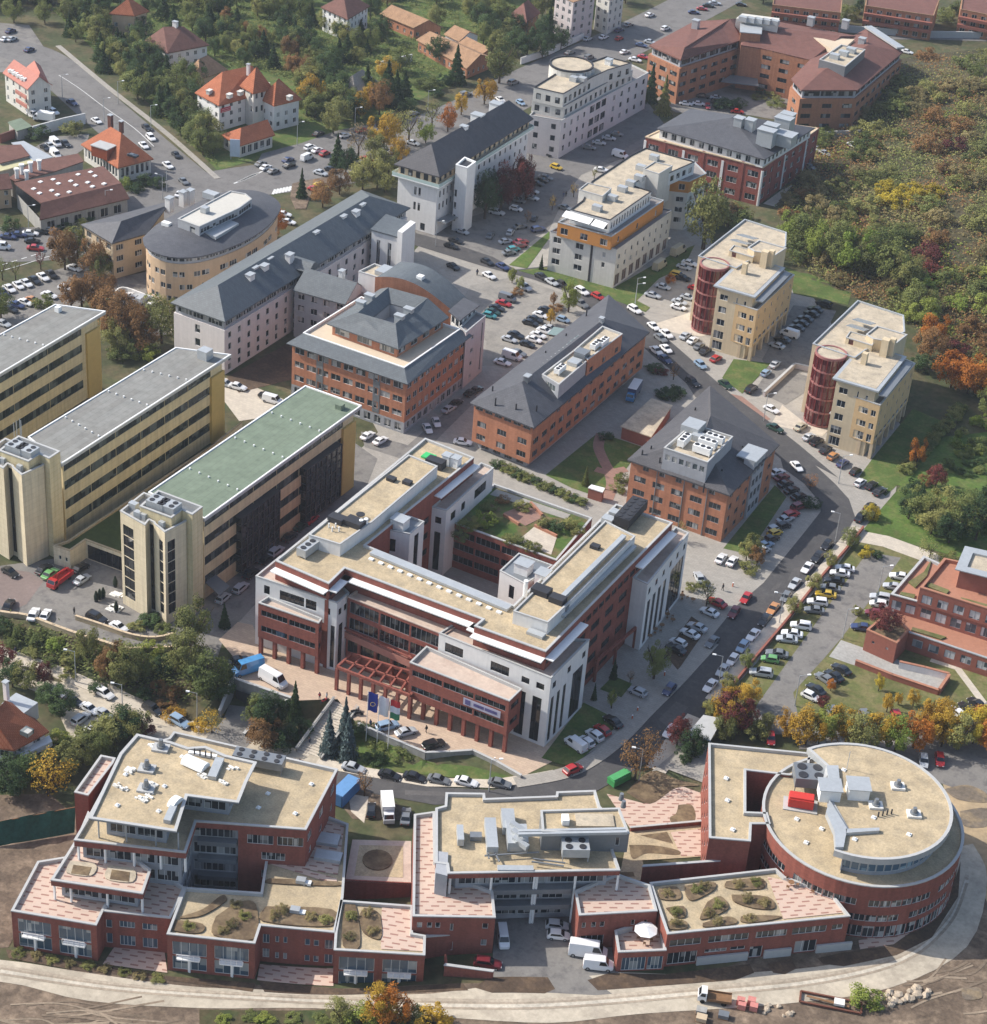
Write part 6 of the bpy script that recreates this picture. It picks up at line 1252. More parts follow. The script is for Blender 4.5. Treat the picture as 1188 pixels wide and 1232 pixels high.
bx = ft(ZB1 + 1.4, B(405,580), B(445,590), B(448,510), B(408,505)); b.walls(bx, ZB1 - .6, ZB2, MT.grey_wall, cap=ZB2, name='stair_head')
bx = ft(ZB3, B(772,398), B(1068,404), B(1034,318), B(766,326)); w = b.walls(bx, ZB2 - .6, ZB3, MT.zinc_dark, edges={0: at((.85,.9,12.6,14.4))}, name='plant_room'); b.flat(bx, ZB3, MT.gravel_roof,.3,.35, MT.coping, parent=w)
for p, sx, sy, h in ((B(597,415),1.9,7.5,1.5),(B(655,365),2.2,5.0,1.4),(B(665,415),1.6,6,1.7),(B(697,425),2.2,4.6,2.0),(B(492,410),1.1,3.8,1.2)): b.box('air_handler', W(p, ZB2 + .5), sx, sy, ZB2 - .2, ZB2 + h, MT.zinc)
for k in range(3): c = W(B(690 + k * 4,385 + k * 25), ZB2 + 1.5); b.part('duct', MB().bar((c.x - 1.4, c.y, ZB2 + 1.9),(c.x + 1.6, c.y - .5, ZB2 + 1.5),.9), MT.zinc)
for y0, x1 in ((398,1055),(408,1060)): a_, c_ = W(B(690, y0), ZB2 + 3.0), W(B(x1, y0 - 6), ZB3 + .5); b.part('duct', MB().bar(a_, Vector((c_.x, c_.y, ZB3 + .6)),.55), MT.zinc)
for a0, a1 in (((575,480),(760,468)),((580,430),(590,490)),((610,470),(625,500)),((740,490),(850,505)),((735,500),(845,515))): b.part('pipe_rail', MB().bar(W(B(*a0), ZB2 + .4), W(B(*a1), ZB2 + .4),.22), MT.zinc_dark)
b.ac(B(880,480), ZB2 - .3,4.6,3.2,1.7,0,4, MT.zinc,1.0,2); b.box('roof_hatch', W(B(680,525), ZB2),6,1.2, ZB2 - .4, ZB2 + .3, MT.zinc); b.box('roof_unit', W(B(545,415), ZB2),2.0,1.4, ZB2 - .4, ZB2 + .5, MT.zinc_dark)
b.box('roof_unit', W(B(850,355), ZB3 + .5),1.2,1.8, ZB3 - .2, ZB3 + .9, MT.white_paint); b.box('roof_mat', W(B(950,358), ZB3),6.5,3.2, ZB3 - .3, ZB3 + .02, MT.gravel_pale)
for p in (B(490,380), B(492,392), B(1035,325), B(1042,350)): c = W(p, ZB2 + 1); z = ZB3 if p[0] > 700 else ZB2; b.part('roof_cowl', MB().cyl(c,.5, z - .2, z + 1.1,10,.35), MT.zinc_dark)
d3 = ft(4.4, B(1030,809), C(96,802), C(72,688), B(1165,690), B(1018,735)); brick_level(b, d3,0,4.4, {0: at((.1,.6,.2,3.1,6),(.64,.96,.2,3.1,4), gm=MT.glass_blue)}, DK, ph=.9, rname='deck')
bx = ft(3.4, B(375,760), B(518,748), B(522,700), B(380,690)); brick_level(b, bx,-3,3.6, {0: at((.7,.8,.2,2.2))}, MT.gravel_roof)
b.windows()
g0 = ft(1.2, B(432,826), B(440,822), B(600,884), B(598,892), B(430,884))
o = Building('ramp_wall', 'low red brick wall beside the sloping yard entrance', 'wall', W(B(430,880),0)); q = MB(); a_, c_, e_ = (GP(p).to_2d() for p in (B(435,890), B(600,900), B(436,850)))
q.prism([a_, c_, c_ + Vector((0,.4)), a_ + Vector((0,.4))],-4,1.4); q.prism([a_ + Vector((0,.42)), a_ + Vector((.4,.42)), e_ + Vector((.4,0)), e_],-4,1.4); o.part('wall', q, MT.red_brick); q = MB(); q.prism([a_ + Vector((-.1,-.1)), c_ + Vector((.1,-.1)), c_ + Vector((.1,.5)), a_ + Vector((-.1,.5))],1.4,1.55); o.part('coping', q, MT.coping)
b = Building('round_brick_building', 'round red brick building with a gravel roof and glazed penthouse', 'office building', W(C(765,400),0), 'stepped red brick buildings', fm=MT.frame_white, gm=MT.glass); b.rz = rad(28); DK = DKC
RZ, RZ2 = 11.6,15.8
cc = W2(C(765,352), RZ); r = (W2(C(1105,395), RZ) - W2(C(428,378), RZ)).length / 2; N_ = 56
ringp = arc(cc, r,0,360 - 360 / N_, N_ - 1)
def bandseg(z0, h, keep): return lambda i: (lambda L: [Op(.06, L - .06, z0, z0 + h,2)] if keep(i) else [])
ed = {}
for i in range(N_): ed[i] = [f for f in (bandseg(7.0,1.5, lambda i: i % 7 not in (3,))(i), bandseg(3.7,1.5, lambda i: i % 6 not in (1,))(i), bandseg(.2,2.5, lambda i: True)(i))]
b.walls(ringp,0, RZ, MT.red_brick, edges=ed, depth=.25); b.flat(ringp, RZ, MT.gravel_roof,.5,.45, MT.coping)
cu = W2(C(765,290), RZ2); ru = r * .885
a_ = [W2(C(*p), RZ2) for p in ((672,456),(706,392),(655,300),(625,236),(640,176))]
def ang(p): return math.degrees(math.atan2(p.y - cu.y, p.x - cu.x))
s0, s1 = ang(a_[0]), ang(a_[-1]); s1 = s1 if s1 > s0 else s1 + 360
ptop = arc(cu, ru, s0, s1,40) + a_[::-1][0:]
pt_in = inset(ccw(ptop),.9)
b.walls(inset(ccw(ptop),1.6), RZ - .6, RZ2 - .9, MT.grey_wall, spec=lambda L: [Op(.05, L - .05, RZ + .1, RZ + 2.7, max(1, round(L / 1.3)))] if L > .8 else [], name='penthouse_wall')
for o_ in b.wins:
 if o_[0].z0 > RZ: o_[0].gm = MT.glass_sky if 'glass_sky' in MT else glass_mat('glass_sky',(.08,.14,.20),(.3,.4,.45),.25,.06)
fa = b.part('fascia', MB().prism(ccw(ptop), RZ2 - 1.0, RZ2), MT.zinc); q = MB(); o_, i_ = ccw(ptop), inset(ccw(ptop),.55); q.ring(o_, i_, RZ2 + .01, RZ2 + .25); b.part('gutter', q, MT.coping, fa)
b.part('penthouse_roof', MB().prism(inset(ccw(ptop),.5), RZ2, RZ2 + .06, bottom=False), MT.gravel_roof, fa)
# stepped zinc ridge
zq = [W(C(650,170), RZ2 + .3), W(C(680,172), RZ2 + .3), W(C(690,240), RZ2 + .3), W(C(650,285), RZ2 + .3)]
for pts in ([(642,172),(682,172),(688,236),(650,236)],[(652,288),(712,386),(700,450),(672,450),(668,395),(640,330)],[(708,388),(822,384),(822,394),(708,402)]): b.part('zinc_ridge', MB().prism([W2(C(*p), RZ2 + .7) for p in pts], RZ2 - .4, RZ2 + .7), MT.zinc)
for p, sx, sy in ((C(655,240),3.6,3.2),(C(752,236),3.6,3.4)): b.box('stair_head', W(p, RZ2 + 2.4), sx, sy, RZ2 - .2, RZ2 + 2.4, MT.white_paint, lip=.25, lipm=MT.zinc)
b.ac(C(578,240), RZ + .1,5.6,4.6,2.0,0,4, MT.zinc_dark,1.2,2, name='chiller')
for p in (C(885,240), C(940,335), C(810,305)): c = W(p, RZ2 + .5); b.part('roof_cowl', MB().cyl(c,.75, RZ2, RZ2 + .8,12).cyl(c,.5, RZ2 + .8, RZ2 + 1.7,12,.35), MT.zinc_dark); b.box('cowl_base', c,2.4,2.0, RZ2, RZ2 + .5, MT.plastic_sheet)
for k in range(4): b.part('vent_pipe', MB().cyl(W(C(818 + k * 15,342 - k * 3), RZ2 + .4),.14, RZ2, RZ2 + 1.1,6), MT.dark_metal)
for p in (C(540,357), C(572,437), C(625,390)): b.dome(p, RZ - .5,.4)
for p in (C(737,426), C(922,410), C(802,352), C(700,190)): b.dome(p, RZ2,.4)
b.part('mast', MB().cyl(W(C(710,185), RZ2),.06, RZ2, RZ2 + 4,6), MT.zinc)
lb = ft(RZ, C(242,419), C(383,431), C(386,372), C(450,372), C(440,334), C(367,331), C(367,189), C(515,206), C(620,190), C(640,172), C(578,186), C(588,131), C(240,97))
brick_level(b, lb,0, RZ, {0: at((.55,.8,1,3)),12: rows([8,4.6,1.2],1.6,1.4,2,1,1)}, MT.gravel_roof, name='flat_wing_wall')
for p in (C(300,218), C(304,293), C(322,393)): b.dome(p, RZ - .5,.4)
fw = ft(7.4, C(100,747), C(722,686), C(658,606), C(500,552), C(470,524), C(40,572))
brick_level(b, fw,0,7.4, {0: [at((.02,.19,4.4,5.9,4),(.23,.45,4.4,5.9,6),(.49,.66,4.4,5.9,5),(.69,.88,4.4,5.9,5),(.91,.97,4.6,5.8,2),(.02,.18,.4,3.0,5),(.22,.34,2.2,3.0,4),(.47,.54,.1,2.6,1),(.36,.44,2.2,3.0,2),(.72,.84,.2,2.8,3))],1: rows([4.4,1],1.5,1.6,1,1,.8)}, MT.gravel_roof, name='front_wing_wall')
p0, p1 = fw[0], fw[1]; dd = (p1 - p0).normalized(); nn = Vector((dd.y,-dd.x)); L = (p1 - p0).length
for u0, u1 in ((.18,.46),(.55,.70),(.84,1.04)): s0, s1 = p0 + dd * L * u0, p0 + dd * L * u1; b.part('plinth_wall', MB().prism([s0 + nn * .5, s1 + nn * .5, s1 + nn * .12, s0 + nn * .12],0,1.7), MT.coping)
gz_ = 6.9
b.part('deck', MB().prism([W2(q, gz_) for q in (C(495,696), C(708,674), C(652,612), C(505,566), C(440,552))], gz_ + .02, gz_ + .06, bottom=False), DK)
for pts in ([C(70,595), C(130,588), C(145,628), C(78,630)],[C(158,585), C(255,572), C(258,598), C(190,634), C(165,620)],[C(300,570), C(415,558), C(430,590), C(365,598), C(298,590)],[C(318,615), C(440,622), C(465,660), C(400,662), C(330,640)],[C(235,640), C(280,620), C(308,660), C(245,692), C(210,695)],[C(95,660), C(155,655), C(160,690), C(125,690)],[C(100,705), C(160,705), C(165,728), C(108,732)],[C(220,712), C(300,690), C(335,700), C(325,715), C(230,725)],[C(350,690), C(390,685), C(490,690), C(400,710), C(352,706)]): bed(b, pts, gz_, m='roof_soil')
gw = ft(8.0, C(18,498), C(282,478), C(290,490), C(290,534), C(40,566)); b.part('court_wall', MB().prism([gw[0], gw[1], gw[1] + Vector((0,.4)), gw[0] + Vector((0,.4))],0,6.6), MT.red_brick); b.part('court_coping', MB().prism([gw[0] - Vector((.1,.1)), gw[1] - Vector((-.1,.1)), gw[1] + Vector((.1,.55)), gw[0] + Vector((-.1,.55))],6.6,6.75), MT.coping)
b.windows()
patch('deck_paving',[C(750,770), C(980,700), C(1005,762), C(755,800)], DK,.09)
patch('gravel_court',[Y(462,655), Y(740,628), Y(742,742), Y(512,757), Y(532,832), Y(430,820)], MT.gravel_roof,.10)
patch('entrance_deck',[Y(385,520), Y(520,555), Y(640,488), Y(728,520), Y(738,622), Y(468,642)], deck_mat('deck_tiles_entry', rad(-33)),.12)
patch('entrance_deck',[Y(612,657), Y(742,642), Y(744,742), Y(650,742)], MT.deck_tiles_entry,.13)
def soft(*q): return smooth(list(q) + [q[0]],5)[:-1]
for k, q in enumerate((soft(Y(640,560), Y(690,562), Y(697,618), Y(625,626), Y(610,606), Y(632,590)),[Y(505,668), Y(600,656), Y(622,698)], soft(Y(465,702), Y(560,705), Y(640,722), Y(636,738), Y(530,732), Y(478,752)), soft(Y(455,515), Y(540,440), Y(640,470), Y(715,490), Y(630,500), Y(540,556)),[Y(430,800), Y(480,798), Y(485,815), Y(432,818)])): patch('planting_bed', q, MT.roof_soil,.15)
strip('pavement',[C(60,190), C(130,90), C(200,10)],4, MT.paving_light,.12)
for pts in ([A(20,800), A(560,890), A(870,915), A(860,945), A(540,900), A(250,870), A(30,830)],[A(880,905), A(1188,935), B(330,925), B(500,915), B(520,940), B(100,955), A(900,945)],[B(540,930), B(590,895), B(790,895), B(815,935), B(780,950), B(600,948)],[B(925,905), B(1000,880), B(1188,885), C(380,850), C(395,880), C(330,905), C(0,930), B(960,940)],[C(440,850), C(520,830), C(540,865), C(500,885), C(460,880)],[C(610,830), C(700,810), C(860,790), C(1000,690), C(1080,560), C(1098,500), C(1090,620), C(1000,760), C(880,820), C(700,858), C(630,850)]): patch('planting_bed', pts, MT.soil,.10)
DK = DKA
patch('forecourt',[A(350,850), A(390,790), A(560,805), A(570,880)], DK,.1); patch('forecourt',[A(875,905), A(885,850), A(1135,865), A(1135,925)], DK,.1)
# red terraced building to the east
b = Building('terraced_building', 'red brick terraced building with planted terraces and window blinds', 'building', W(V6(300,900),0), fm=MT.frame_grey, gm=MT.glass)
mat('brick_red',(0.27,0.10,0.072),.85,.12,1.5); bl = MT.blind if 'blind' in MT else glass_mat('blind',(.05,.07,.09),(.50,.50,.50),.62,.3)
t1 = ft(4.4, V6(372,708), V6(1100,950), V6(1200,700), V6(470,470), V6(240,555)); b.walls(t1,0,4.4, MT.brick_red, edges={0: rows([1.4],1.9,2.2,.9,2,1.2, gm=bl)}); b.flat(t1,4.4, MT.terracotta,.5,.4, MT.zinc, name='terrace')
t2 = ft(8.0, V6(247,440), V6(452,497), V6(1100,700), V6(1200,500), V6(480,170)); b.walls(t2,3.9,8.0, MT.brick_red, edges={0: rows([4.6],2.2,2.0,.8,2,.6, gm=bl),1: rows([4.6],2.2,2.2,.8,2,.6, gm=bl)}, name='middle_wall'); b.flat(t2,8.0, MT.terracotta,.5,.5, MT.coping, name='terrace')
t3 = ft(11.6, V6(455,392), V6(1150,610), V6(1150,300), V6(720,205), V6(625,185)); b.walls(t3,7.5,11.6, MT.brick_red, edges={0: rows([8.1],2.0,2.2,.9,2,.8, gm=bl)}, name='upper_wall'); b.flat(t3,11.6, MT.terracotta,.7,.5, MT.terracotta, name='terrace')
t4 = ft(15.6, V6(738,258), V6(1150,362), V6(1150,200), V6(795,122)); b.walls(t4,10.9,15.0, MT.brick_red, name='top_wall'); b.flat(t4,15.6, MT.gravel_pale,.4,1.2, MT.zinc, out=.9, name='top_roof')
t5 = ft(5.2, V6(78,690), V6(292,786), V6(378,690), V6(240,552)); b.walls(t5,0,5.2, MT.brick_red, edges={0: rows([2.6],.6,.6,1.2,1,1.6)}, name='ramp_block'); b.flat(t5,5.2, MT.roof_soil,.5,.4, MT.terracotta, name='planted_top')
for pts, z in (([V6(315,430), V6(420,450), V6(410,480), V6(310,450)],7.5),([V6(370,360), V6(480,290), V6(540,190), V6(500,320), V6(420,400)],7.5),([V6(505,360), V6(660,420), V6(640,445), V6(500,390)],10.9),([V6(400,680), V6(640,750), V6(600,765), V6(390,700)],3.9),([V6(740,470), V6(927,520), V6(927,540), V6(740,485)],10.9)): b.part('planting_bed', MB().prism([W2(q, z) for q in pts], z - .05, z + .35, bottom=False), MT.grass_dry)
b.windows()
# ---------------------------------------------------------------- houses of the older quarter
def rise(z): return z
def house(label, pl, z, h, wallm, roofm, a1=None, a2=None, base=0.0, spec=None, name='house', over=.6, k=.9, cat='house', group=None):
 c = sum(pl, Vector((0,0))) / 4
 b = Building(name, label, cat,(c.x, c.y, base), group, fm=MT.frame_white)
 bd = inset(ccw(pl), over); bd = [min(bd, key=lambda q: (q - p).length) for p in pl]
 b.walls(bd, base, z - .1, wallm, spec=spec if spec is not None else rows([base + 1.0 + 2.9 * i for i in range(max(1, int((z - base) / 2.9)))],1.4,1.1,1.8,2,.8))
 hip(b, pl, z, h, roofm, a1, a2, k); return b
def gable(label, e0, e1, r0, r1, z, zr, wallm, roofm, base=0.0, name='house', cat='house', spec=None, group=None):
 e0, e1 = W2(e0, z), W2(e1, z); r0, r1 = W2(r0, zr), W2(r1, zr); k0, k1 = r0 * 2 - e0, r1 * 2 - e1
 b = Building(name, label, cat,(*((e0 + k1) / 2), base), group, fm=MT.frame_white)
 b.roof([(e0.x, e0.y, z),(e1.x, e1.y, z),(r1.x, r1.y, zr),(r0.x, r0.y, zr),(k0.x, k0.y, z),(k1.x, k1.y, z)],[(0,1,2,3),(3,2,5,4)], roofm,.25)
 bd = inset(ccw([e0, e1, k1, k0]),.5); bd = [min(bd, key=lambda q: (q - p).length) for p in (e0, e1, k1, k0)]
 b.walls(bd, base, z - .15, wallm, spec=spec if spec is not None else rows([base + 1.0 + 2.9 * i for i in range(max(1, int((z - base) / 2.9)))],1.4,1.1,1.8,2,.8))
 q = MB()
 for i, j, r in ((1,2, r1),(3,0, r0)): q.face([(bd[i].x, bd[i].y, z - .16),(bd[j].x, bd[j].y, z - .16),((bd[i].x + bd[j].x) / 2,(bd[i].y + bd[j].y) / 2, zr - .3)])
 b.part('gable', q, wallm); return b
# large white villa
b = house('large white villa with many orange tiled hip roofs and a central turret', ft(8.8, V8(35,404), V8(265,528), V8(760,385), V8(545,290)),8.8,6.2, MT.white_wall, MT.tile_orange, V8(300,205), V8(585,148), spec=rows([1.2,4.2,7.0],1.5,1.2,2.0,2,1), name='villa', cat='villa')
def sub_hip(b, pl, z, h, a1, a2, wm, rm, base=0, spec=None, nm='wing_wall'):
 bd = inset(ccw(pl),.6); bd = [min(bd, key=lambda q: (q - p).length) for p in pl]
 b.walls(bd, base, z - .1, wm, spec=spec if spec is not None else rows([1.2,4.2,7.0],1.5,1.2,1.4,2,1), name=nm); hip(b, pl, z, h, rm, a1, a2,.9, name='wing_roof')
sub_hip(b, ft(8.6, V8(640,455), V8(790,530), V8(1054,466), V8(890,385)),8.6,6.2, V8(812,300), V8(835,268), MT.white_wall, MT.tile_orange)
sub_hip(b, ft(11.8, V8(462,338), V8(590,412), V8(784,366), V8(650,292)),11.8,6.6, V8(617,165), V8(625,158), MT.pale_wall, MT.tile_orange, spec=rows([5.0,9.4],2.0,1.0,1.0,1,.8), nm='turret_wall')
sub_hip(b, ft(4.2, V8(285,806), V8(460,912), V8(800,806), V8(620,700)),4.2,3.4, V8(478,738), V8(728,660), MT.pale_wall, MT.tile_orange, spec=rows([.8],2.4,1.6,.8,2,.8), nm='pavilion_wall')
for p in ((160,395),(352,432),(455,405),(705,330),(525,315),(925,450)): c = W(V8(*p),11.0); b.part('dormer', MB().box(c.x - .6, c.x + .6, c.y - .1, c.y + 1.8,10.0,11.2).box(c.x - .75, c.x + .75, c.y - .25, c.y + 1.8,11.22,11.35), MT.pale_wall)
b.chimney(V8(545,195),15.5,2.0,.9,.9); w0, w1 = ft(7.0, V8(287,590), V8(386,560)); dd = (w1 - w0).normalized(); nn = Vector((dd.y,-dd.x))
e0, e1 = b.root.location.to_2d(), None
bdv = inset(ccw(ft(8.8, V8(35,404), V8(265,528), V8(760,385), V8(545,290))),.6); c0 = min(bdv, key=lambda q: (q - W2(V8(265,528),8.8)).length); c1 = min(bdv, key=lambda q: (q - W2(V8(760,385),8.8)).length); dd = (c1 - c0).normalized(); nn = Vector((dd.y,-dd.x))
sg = b.part('sign', MB().prism([c0 + dd * .5 + nn * .1, c0 + dd * 4.6 + nn * .1, c0 + dd * 4.6 + nn * .02, c0 + dd * .5 + nn * .02],5.9,7.3), mat('sign_red',(.50,.05,.07),.5,.05))
for r_ in (6.15,6.7): b.part('lettering', MB().prism([c0 + dd * .9 + nn * .13, c0 + dd * 4.2 + nn * .13, c0 + dd * 4.2 + nn * .105, c0 + dd * .9 + nn * .105], r_, r_ + .22), mat('sign_pink',(.62,.35,.36),.6,.05), sg)
b.windows(60)
b = house('house with a steep orange hip roof and dormer at the road junction', ft(5.2, V7(843,842), V7(1098,776), V7(860,612), V7(578,672)),5.2,6.4, MT.pale_wall, MT.tile_orange, V7(866,592), V7(792,548), spec=rows([1.6],2.8,1.1,.5,1,.8)); b.chimney(V7(790,520),10.5,2.4,1.2,1.2, MT.tile_brown); b.chimney(V7(868,560),11.0,2.2,1.0,1.0, MT.tile_brown)
c = W(V7(745,690),8.5); b.part('dormer', MB().box(c.x - 3.2, c.x + 2.6, c.y - 2.0, c.y + 2.2,5.5,8.6), MT.tile_orange); b.part('terrace', MB().box(c.x - 3.4, c.x + 2.8, c.y - 2.2, c.y + 2.4,8.62,8.9), MT.coping); c = W(V7(950,750),7.6); b.part('roof_window', MB().box(c.x - 1.6, c.x + 1.6, c.y - .8, c.y + .8,7.2,7.8), MT.glass); b.windows()
b = gable('beige house with a pink tiled gable roof and balconies', V7(18,162), V7(196,282), V7(100,66), V7(282,186),9.2,12.8, MT.pale_wall, MT.tile_pink, spec=rows([1.0,4.0,6.9],1.5,1.2,2.2,2,1.0))
sub_hip(b, ft(9.0, V7(250,245), V7(345,225), V7(290,110), V7(190,120)),9.0,2.6, None, None, MT.pale_wall, MT.tile_pink, spec=[])
for t in (.2,.4,.6,.8):
 for k in range(2): c = W(V7(40 + 150 * t,130 + 95 * t),10.6); b.part('roof_window', MB().box(c.x - .35 + k * 1.1, c.x + .35 + k * 1.1, c.y - .6, c.y + .6,10.2,11.1), MT.white_paint)
for z in (3.9,6.8): c0, c1 = W(V7(110,330), z), W(V7(185,385), z); b.part('balcony', MB().prism([W2(V7(110,250),9), W2(V7(190,300),9), W2(V7(186,308),9), W2(V7(106,258),9)], z, z + 1), MT.tile_pink)
b.windows(50)
# workshop with brown roofs
f0, f1 = W2(U1(188,452),4.6), W2(U1(618,350),4.6); r0, r1 = W2(U1(195,372),7.4), W2(U1(578,278),7.4); k0, k1 = W2(U1(66,276),7.6), W2(U1(492,196),7.6)
b = Building('workshop', 'long brown-roofed workshop with rows of roof windows beside the avenue', 'workshop',(*((f0 + k1) / 2),0), fm=MT.frame_white)
b.roof([(*f0,4.6),(*f1,4.6),(*r1,7.4),(*r0,7.4),(*k1,7.6),(*k0,7.6)],[(0,1,2,3),(3,2,4,5)], MT.tile_brown,.3)
bd = inset(ccw([f0, f1, k1, k0]),.5); bd = [min(bd, key=lambda q: (q - p).length) for p in (f0, f1, k1, k0)]
b.walls(bd,0,4.4, MT.concrete, edges={0: rows([.6],2.6,2.4,1.6,2,2, gm=MT.glass_dark)})
for i in range(4):
 for j in range(6): p = r0.lerp(r1,(j + .7) / 7).lerp(k0.lerp(k1,(j + .7) / 7),(i + .6) / 4.4); b.part('roof_window', MB().box(p.x - .5, p.x + .5, p.y - .6, p.y + .6,7.3,7.75), MT.white_paint) if (i + j) % 3 else None
b.windows()
def shed(label, pl, z, wm, rm, name='shed', cat='shed', base=0.0, spec=None, over=.3):
 c = sum(pl, Vector((0,0))) / len(pl); b = Building(name, label, cat,(c.x, c.y, base))
 b.walls(inset(ccw(pl), over), base, z, wm, spec=spec or []); b.part('roof', MB().prism(ccw(pl), z, z + .25), rm); b.windows(); return b
shed('low brown-roofed shed behind the workshop', ft(4.6, V7(-60,760), V7(0,815), V7(215,760), V7(150,680), V7(-60,690)),4.6, MT.concrete, MT.tile_brown)
shed('grey corrugated lean-to behind the brown workshop', ft(4.2, V7(205,765), V7(240,795), V7(380,765), V7(170,650), V7(80,662)),4.0, MT.concrete, MT.zinc)
shed('narrow lean-to with a yellowed plastic roof at the workshop', ft(4.2, V7(-60,868), V7(0,862), V7(240,797), V7(215,765), V7(-60,835)),3.8, MT.concrete, mat('yellow_plastic',(.50,.46,.27),.5,.1))
b = shed('flat workshop annex carrying five round white flues', ft(5.2, V7(60,920), V7(110,945), V7(400,870), V7(600,800), V7(560,745), V7(240,800)),5.2, MT.concrete, MT.tile_brown)
for p in (V7(120,880), V7(155,850), V7(190,895), V7(218,835), V7(280,820)): b.part('flue', MB().cyl(W(p,7),.55,5.2,8.0,10).cyl(W(p,7),.8,8.0,8.5,10), MT.white_paint)
b = gable('ochre house with an orange eave beside the workshop', V7(-120,1010), V7(92,988), V7(-110,900), V7(60,880),6.0,8.5, MT.ochre_wall, MT.tile_brown); b.windows(20)
shed('small green-roofed garage behind the white van', ft(3.0, V7(55,520), V7(120,585), V7(232,550), V7(150,490)),3.0, MT.concrete, MT.felt_green, 'garage', 'garage')
b = house('yellow house with an orange hip roof among the trees', ft(8.4, J(410,50), J(505,58), J(562,40), J(470,18)),8.4,4.6, MT.ochre_wall, MT.tile_orange); b.windows(30)
b = house('white house with a dark patched roof and skylights above the villa', ft(6.6, J(545,150), J(630,198), J(788,168), J(690,112)),6.6,5.0, MT.white_wall, MT.tile_brown, J(615,100), J(690,98)); b.chimney(J(660,105),11,2.2,1.6,1.2); b.windows(30)
b = house('cottage with a tan tiled roof behind the large villa', ft(4.4, J(700,268), J(748,298), J(860,262), J(780,218)),4.4,4.6, MT.ochre_wall, MT.tile_tan); b.windows(20)
b = house('tall white house with a dark red mansard above the garden', ft(8.5, K(70,22), K(158,62), K(230,18), K(140,-14)),8.5,4.5, MT.white_wall, MT.tile_brown, spec=rows([1.2,4.0,6.4],1.5,1.0,1.6,1,.8)); b.windows(30)
b = gable('long low house with a tan roof and brick arcade', K(262,44), K(372,90), K(300,14), K(422,64),4.2,7.0, MT.orange_brick, MT.tile_tan); b.windows(20)
b = gable('tan-roofed row house nearest the avenue trees', K(380,128), K(545,222), K(425,100), K(590,176),4.0,7.0, MT.brown_brick, MT.tile_tan); b.windows(20)
b = gable('small white-gabled house behind the tan-roofed row', K(470,110), K(520,134), K(505,80), K(555,102),5.0,7.4, MT.white_wall, MT.tile_tan); b.windows(20)
b = gable('second tan-roofed wing behind the avenue row', K(515,140), K(590,178), K(545,118), K(622,156),4.4,6.8, MT.brown_brick, MT.tile_tan); b.windows(20)
b = house('yellow cottage with a pale grey hip roof among conifers', ft(4.2, K(112,285), K(185,322), K(265,270), K(190,236)),4.2,4.6, MT.ochre_wall, mat('tile_grey',(.27,.24,.20),.9,.2,2.0)); b.windows(20)
b = house('house with a dull red hip roof beside tall conifers', ft(6.0, K(685,45), K(740,70), K(785,40), K(730,14)),6.0,4.4, MT.tile_tan, MT.tile_red); b.windows(20)
shed('pink apartment block with balconies at the avenue', ft(15.0, K(830,-20), K(892,8), K(965,-15), K(900,-50)),15.0, MT.pink_wall, MT.tile_tan, 'apartment_block', 'apartment block', spec=rows([1.2,4.2,7.2,10.2,12.8],1.6,1.4,1.6,2,1))
shed('pale apartment block behind the avenue conifers', ft(13.0, K(965,-20), K(1010,0), K(1060,-25), K(1000,-50)),13.0, MT.pale_wall, MT.tile_tan, 'apartment_block', 'apartment block', spec=rows([1.2,4.2,7.2,10.2],1.6,1.4,1.6,2,1))
for lab, q in (('red brick terrace with planted balconies behind the horseshoe block',[(472,15),(700,42),(705,-10),(480,-40)]),('red brick terrace with pale corner panels above the embankment',[(782,18),(1010,52),(1030,-5),(790,-40)]),('red brick terrace at the far end of the embankment road',[(1100,30),(1260,62),(1260,-10),(1110,-40)])):
 pl = ft(9.5, *[L_(*p) for p in q]); b = Building('terrace_block', lab, 'apartment block',(*(sum(pl, Vector((0,0))) / 4),0), 'red brick terraces on the far bank', fm=MT.frame_white)
 b.walls(pl,0,9.5, MT.brown_brick, edges={0: rows([.8,3.8,6.6],1.8,2.0,1.4,2,1)}); b.flat(pl,9.5, MT.tile_red,.3,.3, MT.tile_tan); p0, p1 = pl[0], pl[1]; dd = (p1 - p0).normalized(); nn = Vector((dd.y,-dd.x))
 for z in (3.3,6.2): b.part('balcony', MB().prism([p0 + nn * 1.5, p1 + nn * 1.5, p1 - nn * .1, p0 - nn * .1], z - .2, z + .9), MT.brick_red)
 b.windows(30)
b = house('white house with an orange tiled roof and roof window beside the lower street', ft(2.6, U4(-160,770), U4(66,802), U4(234,712), U4(100,590)),2.6,5.4, MT.white_wall, MT.tile_orange, U4(-40,640), U4(25,565), base=-3.5, spec=rows([-2.8,.2],1.5,1.6,1.6,2,1)); b.chimney(U4(30,530),7.5,2.5,.8,.8, MT.white_wall)
c = W(U4(128,712),5.0); b.part('roof_window', MB().box(c.x - .9, c.x + .9, c.y - .9, c.y + .9,4.4,5.3), MT.glass_pale); b.part('conservatory', MB().box(*(lambda v: (v.x - 2.6, v.x + 2.6, v.y - 2, v.y + 2,2.0,5.6))(W(U4(95,590),5))), MT.zinc); b.part('balcony', MB().prism(ft(.3, U4(95,850), U4(250,775), U4(235,745), U4(85,815)),-.1,1.0), MT.white_wall); b.windows()
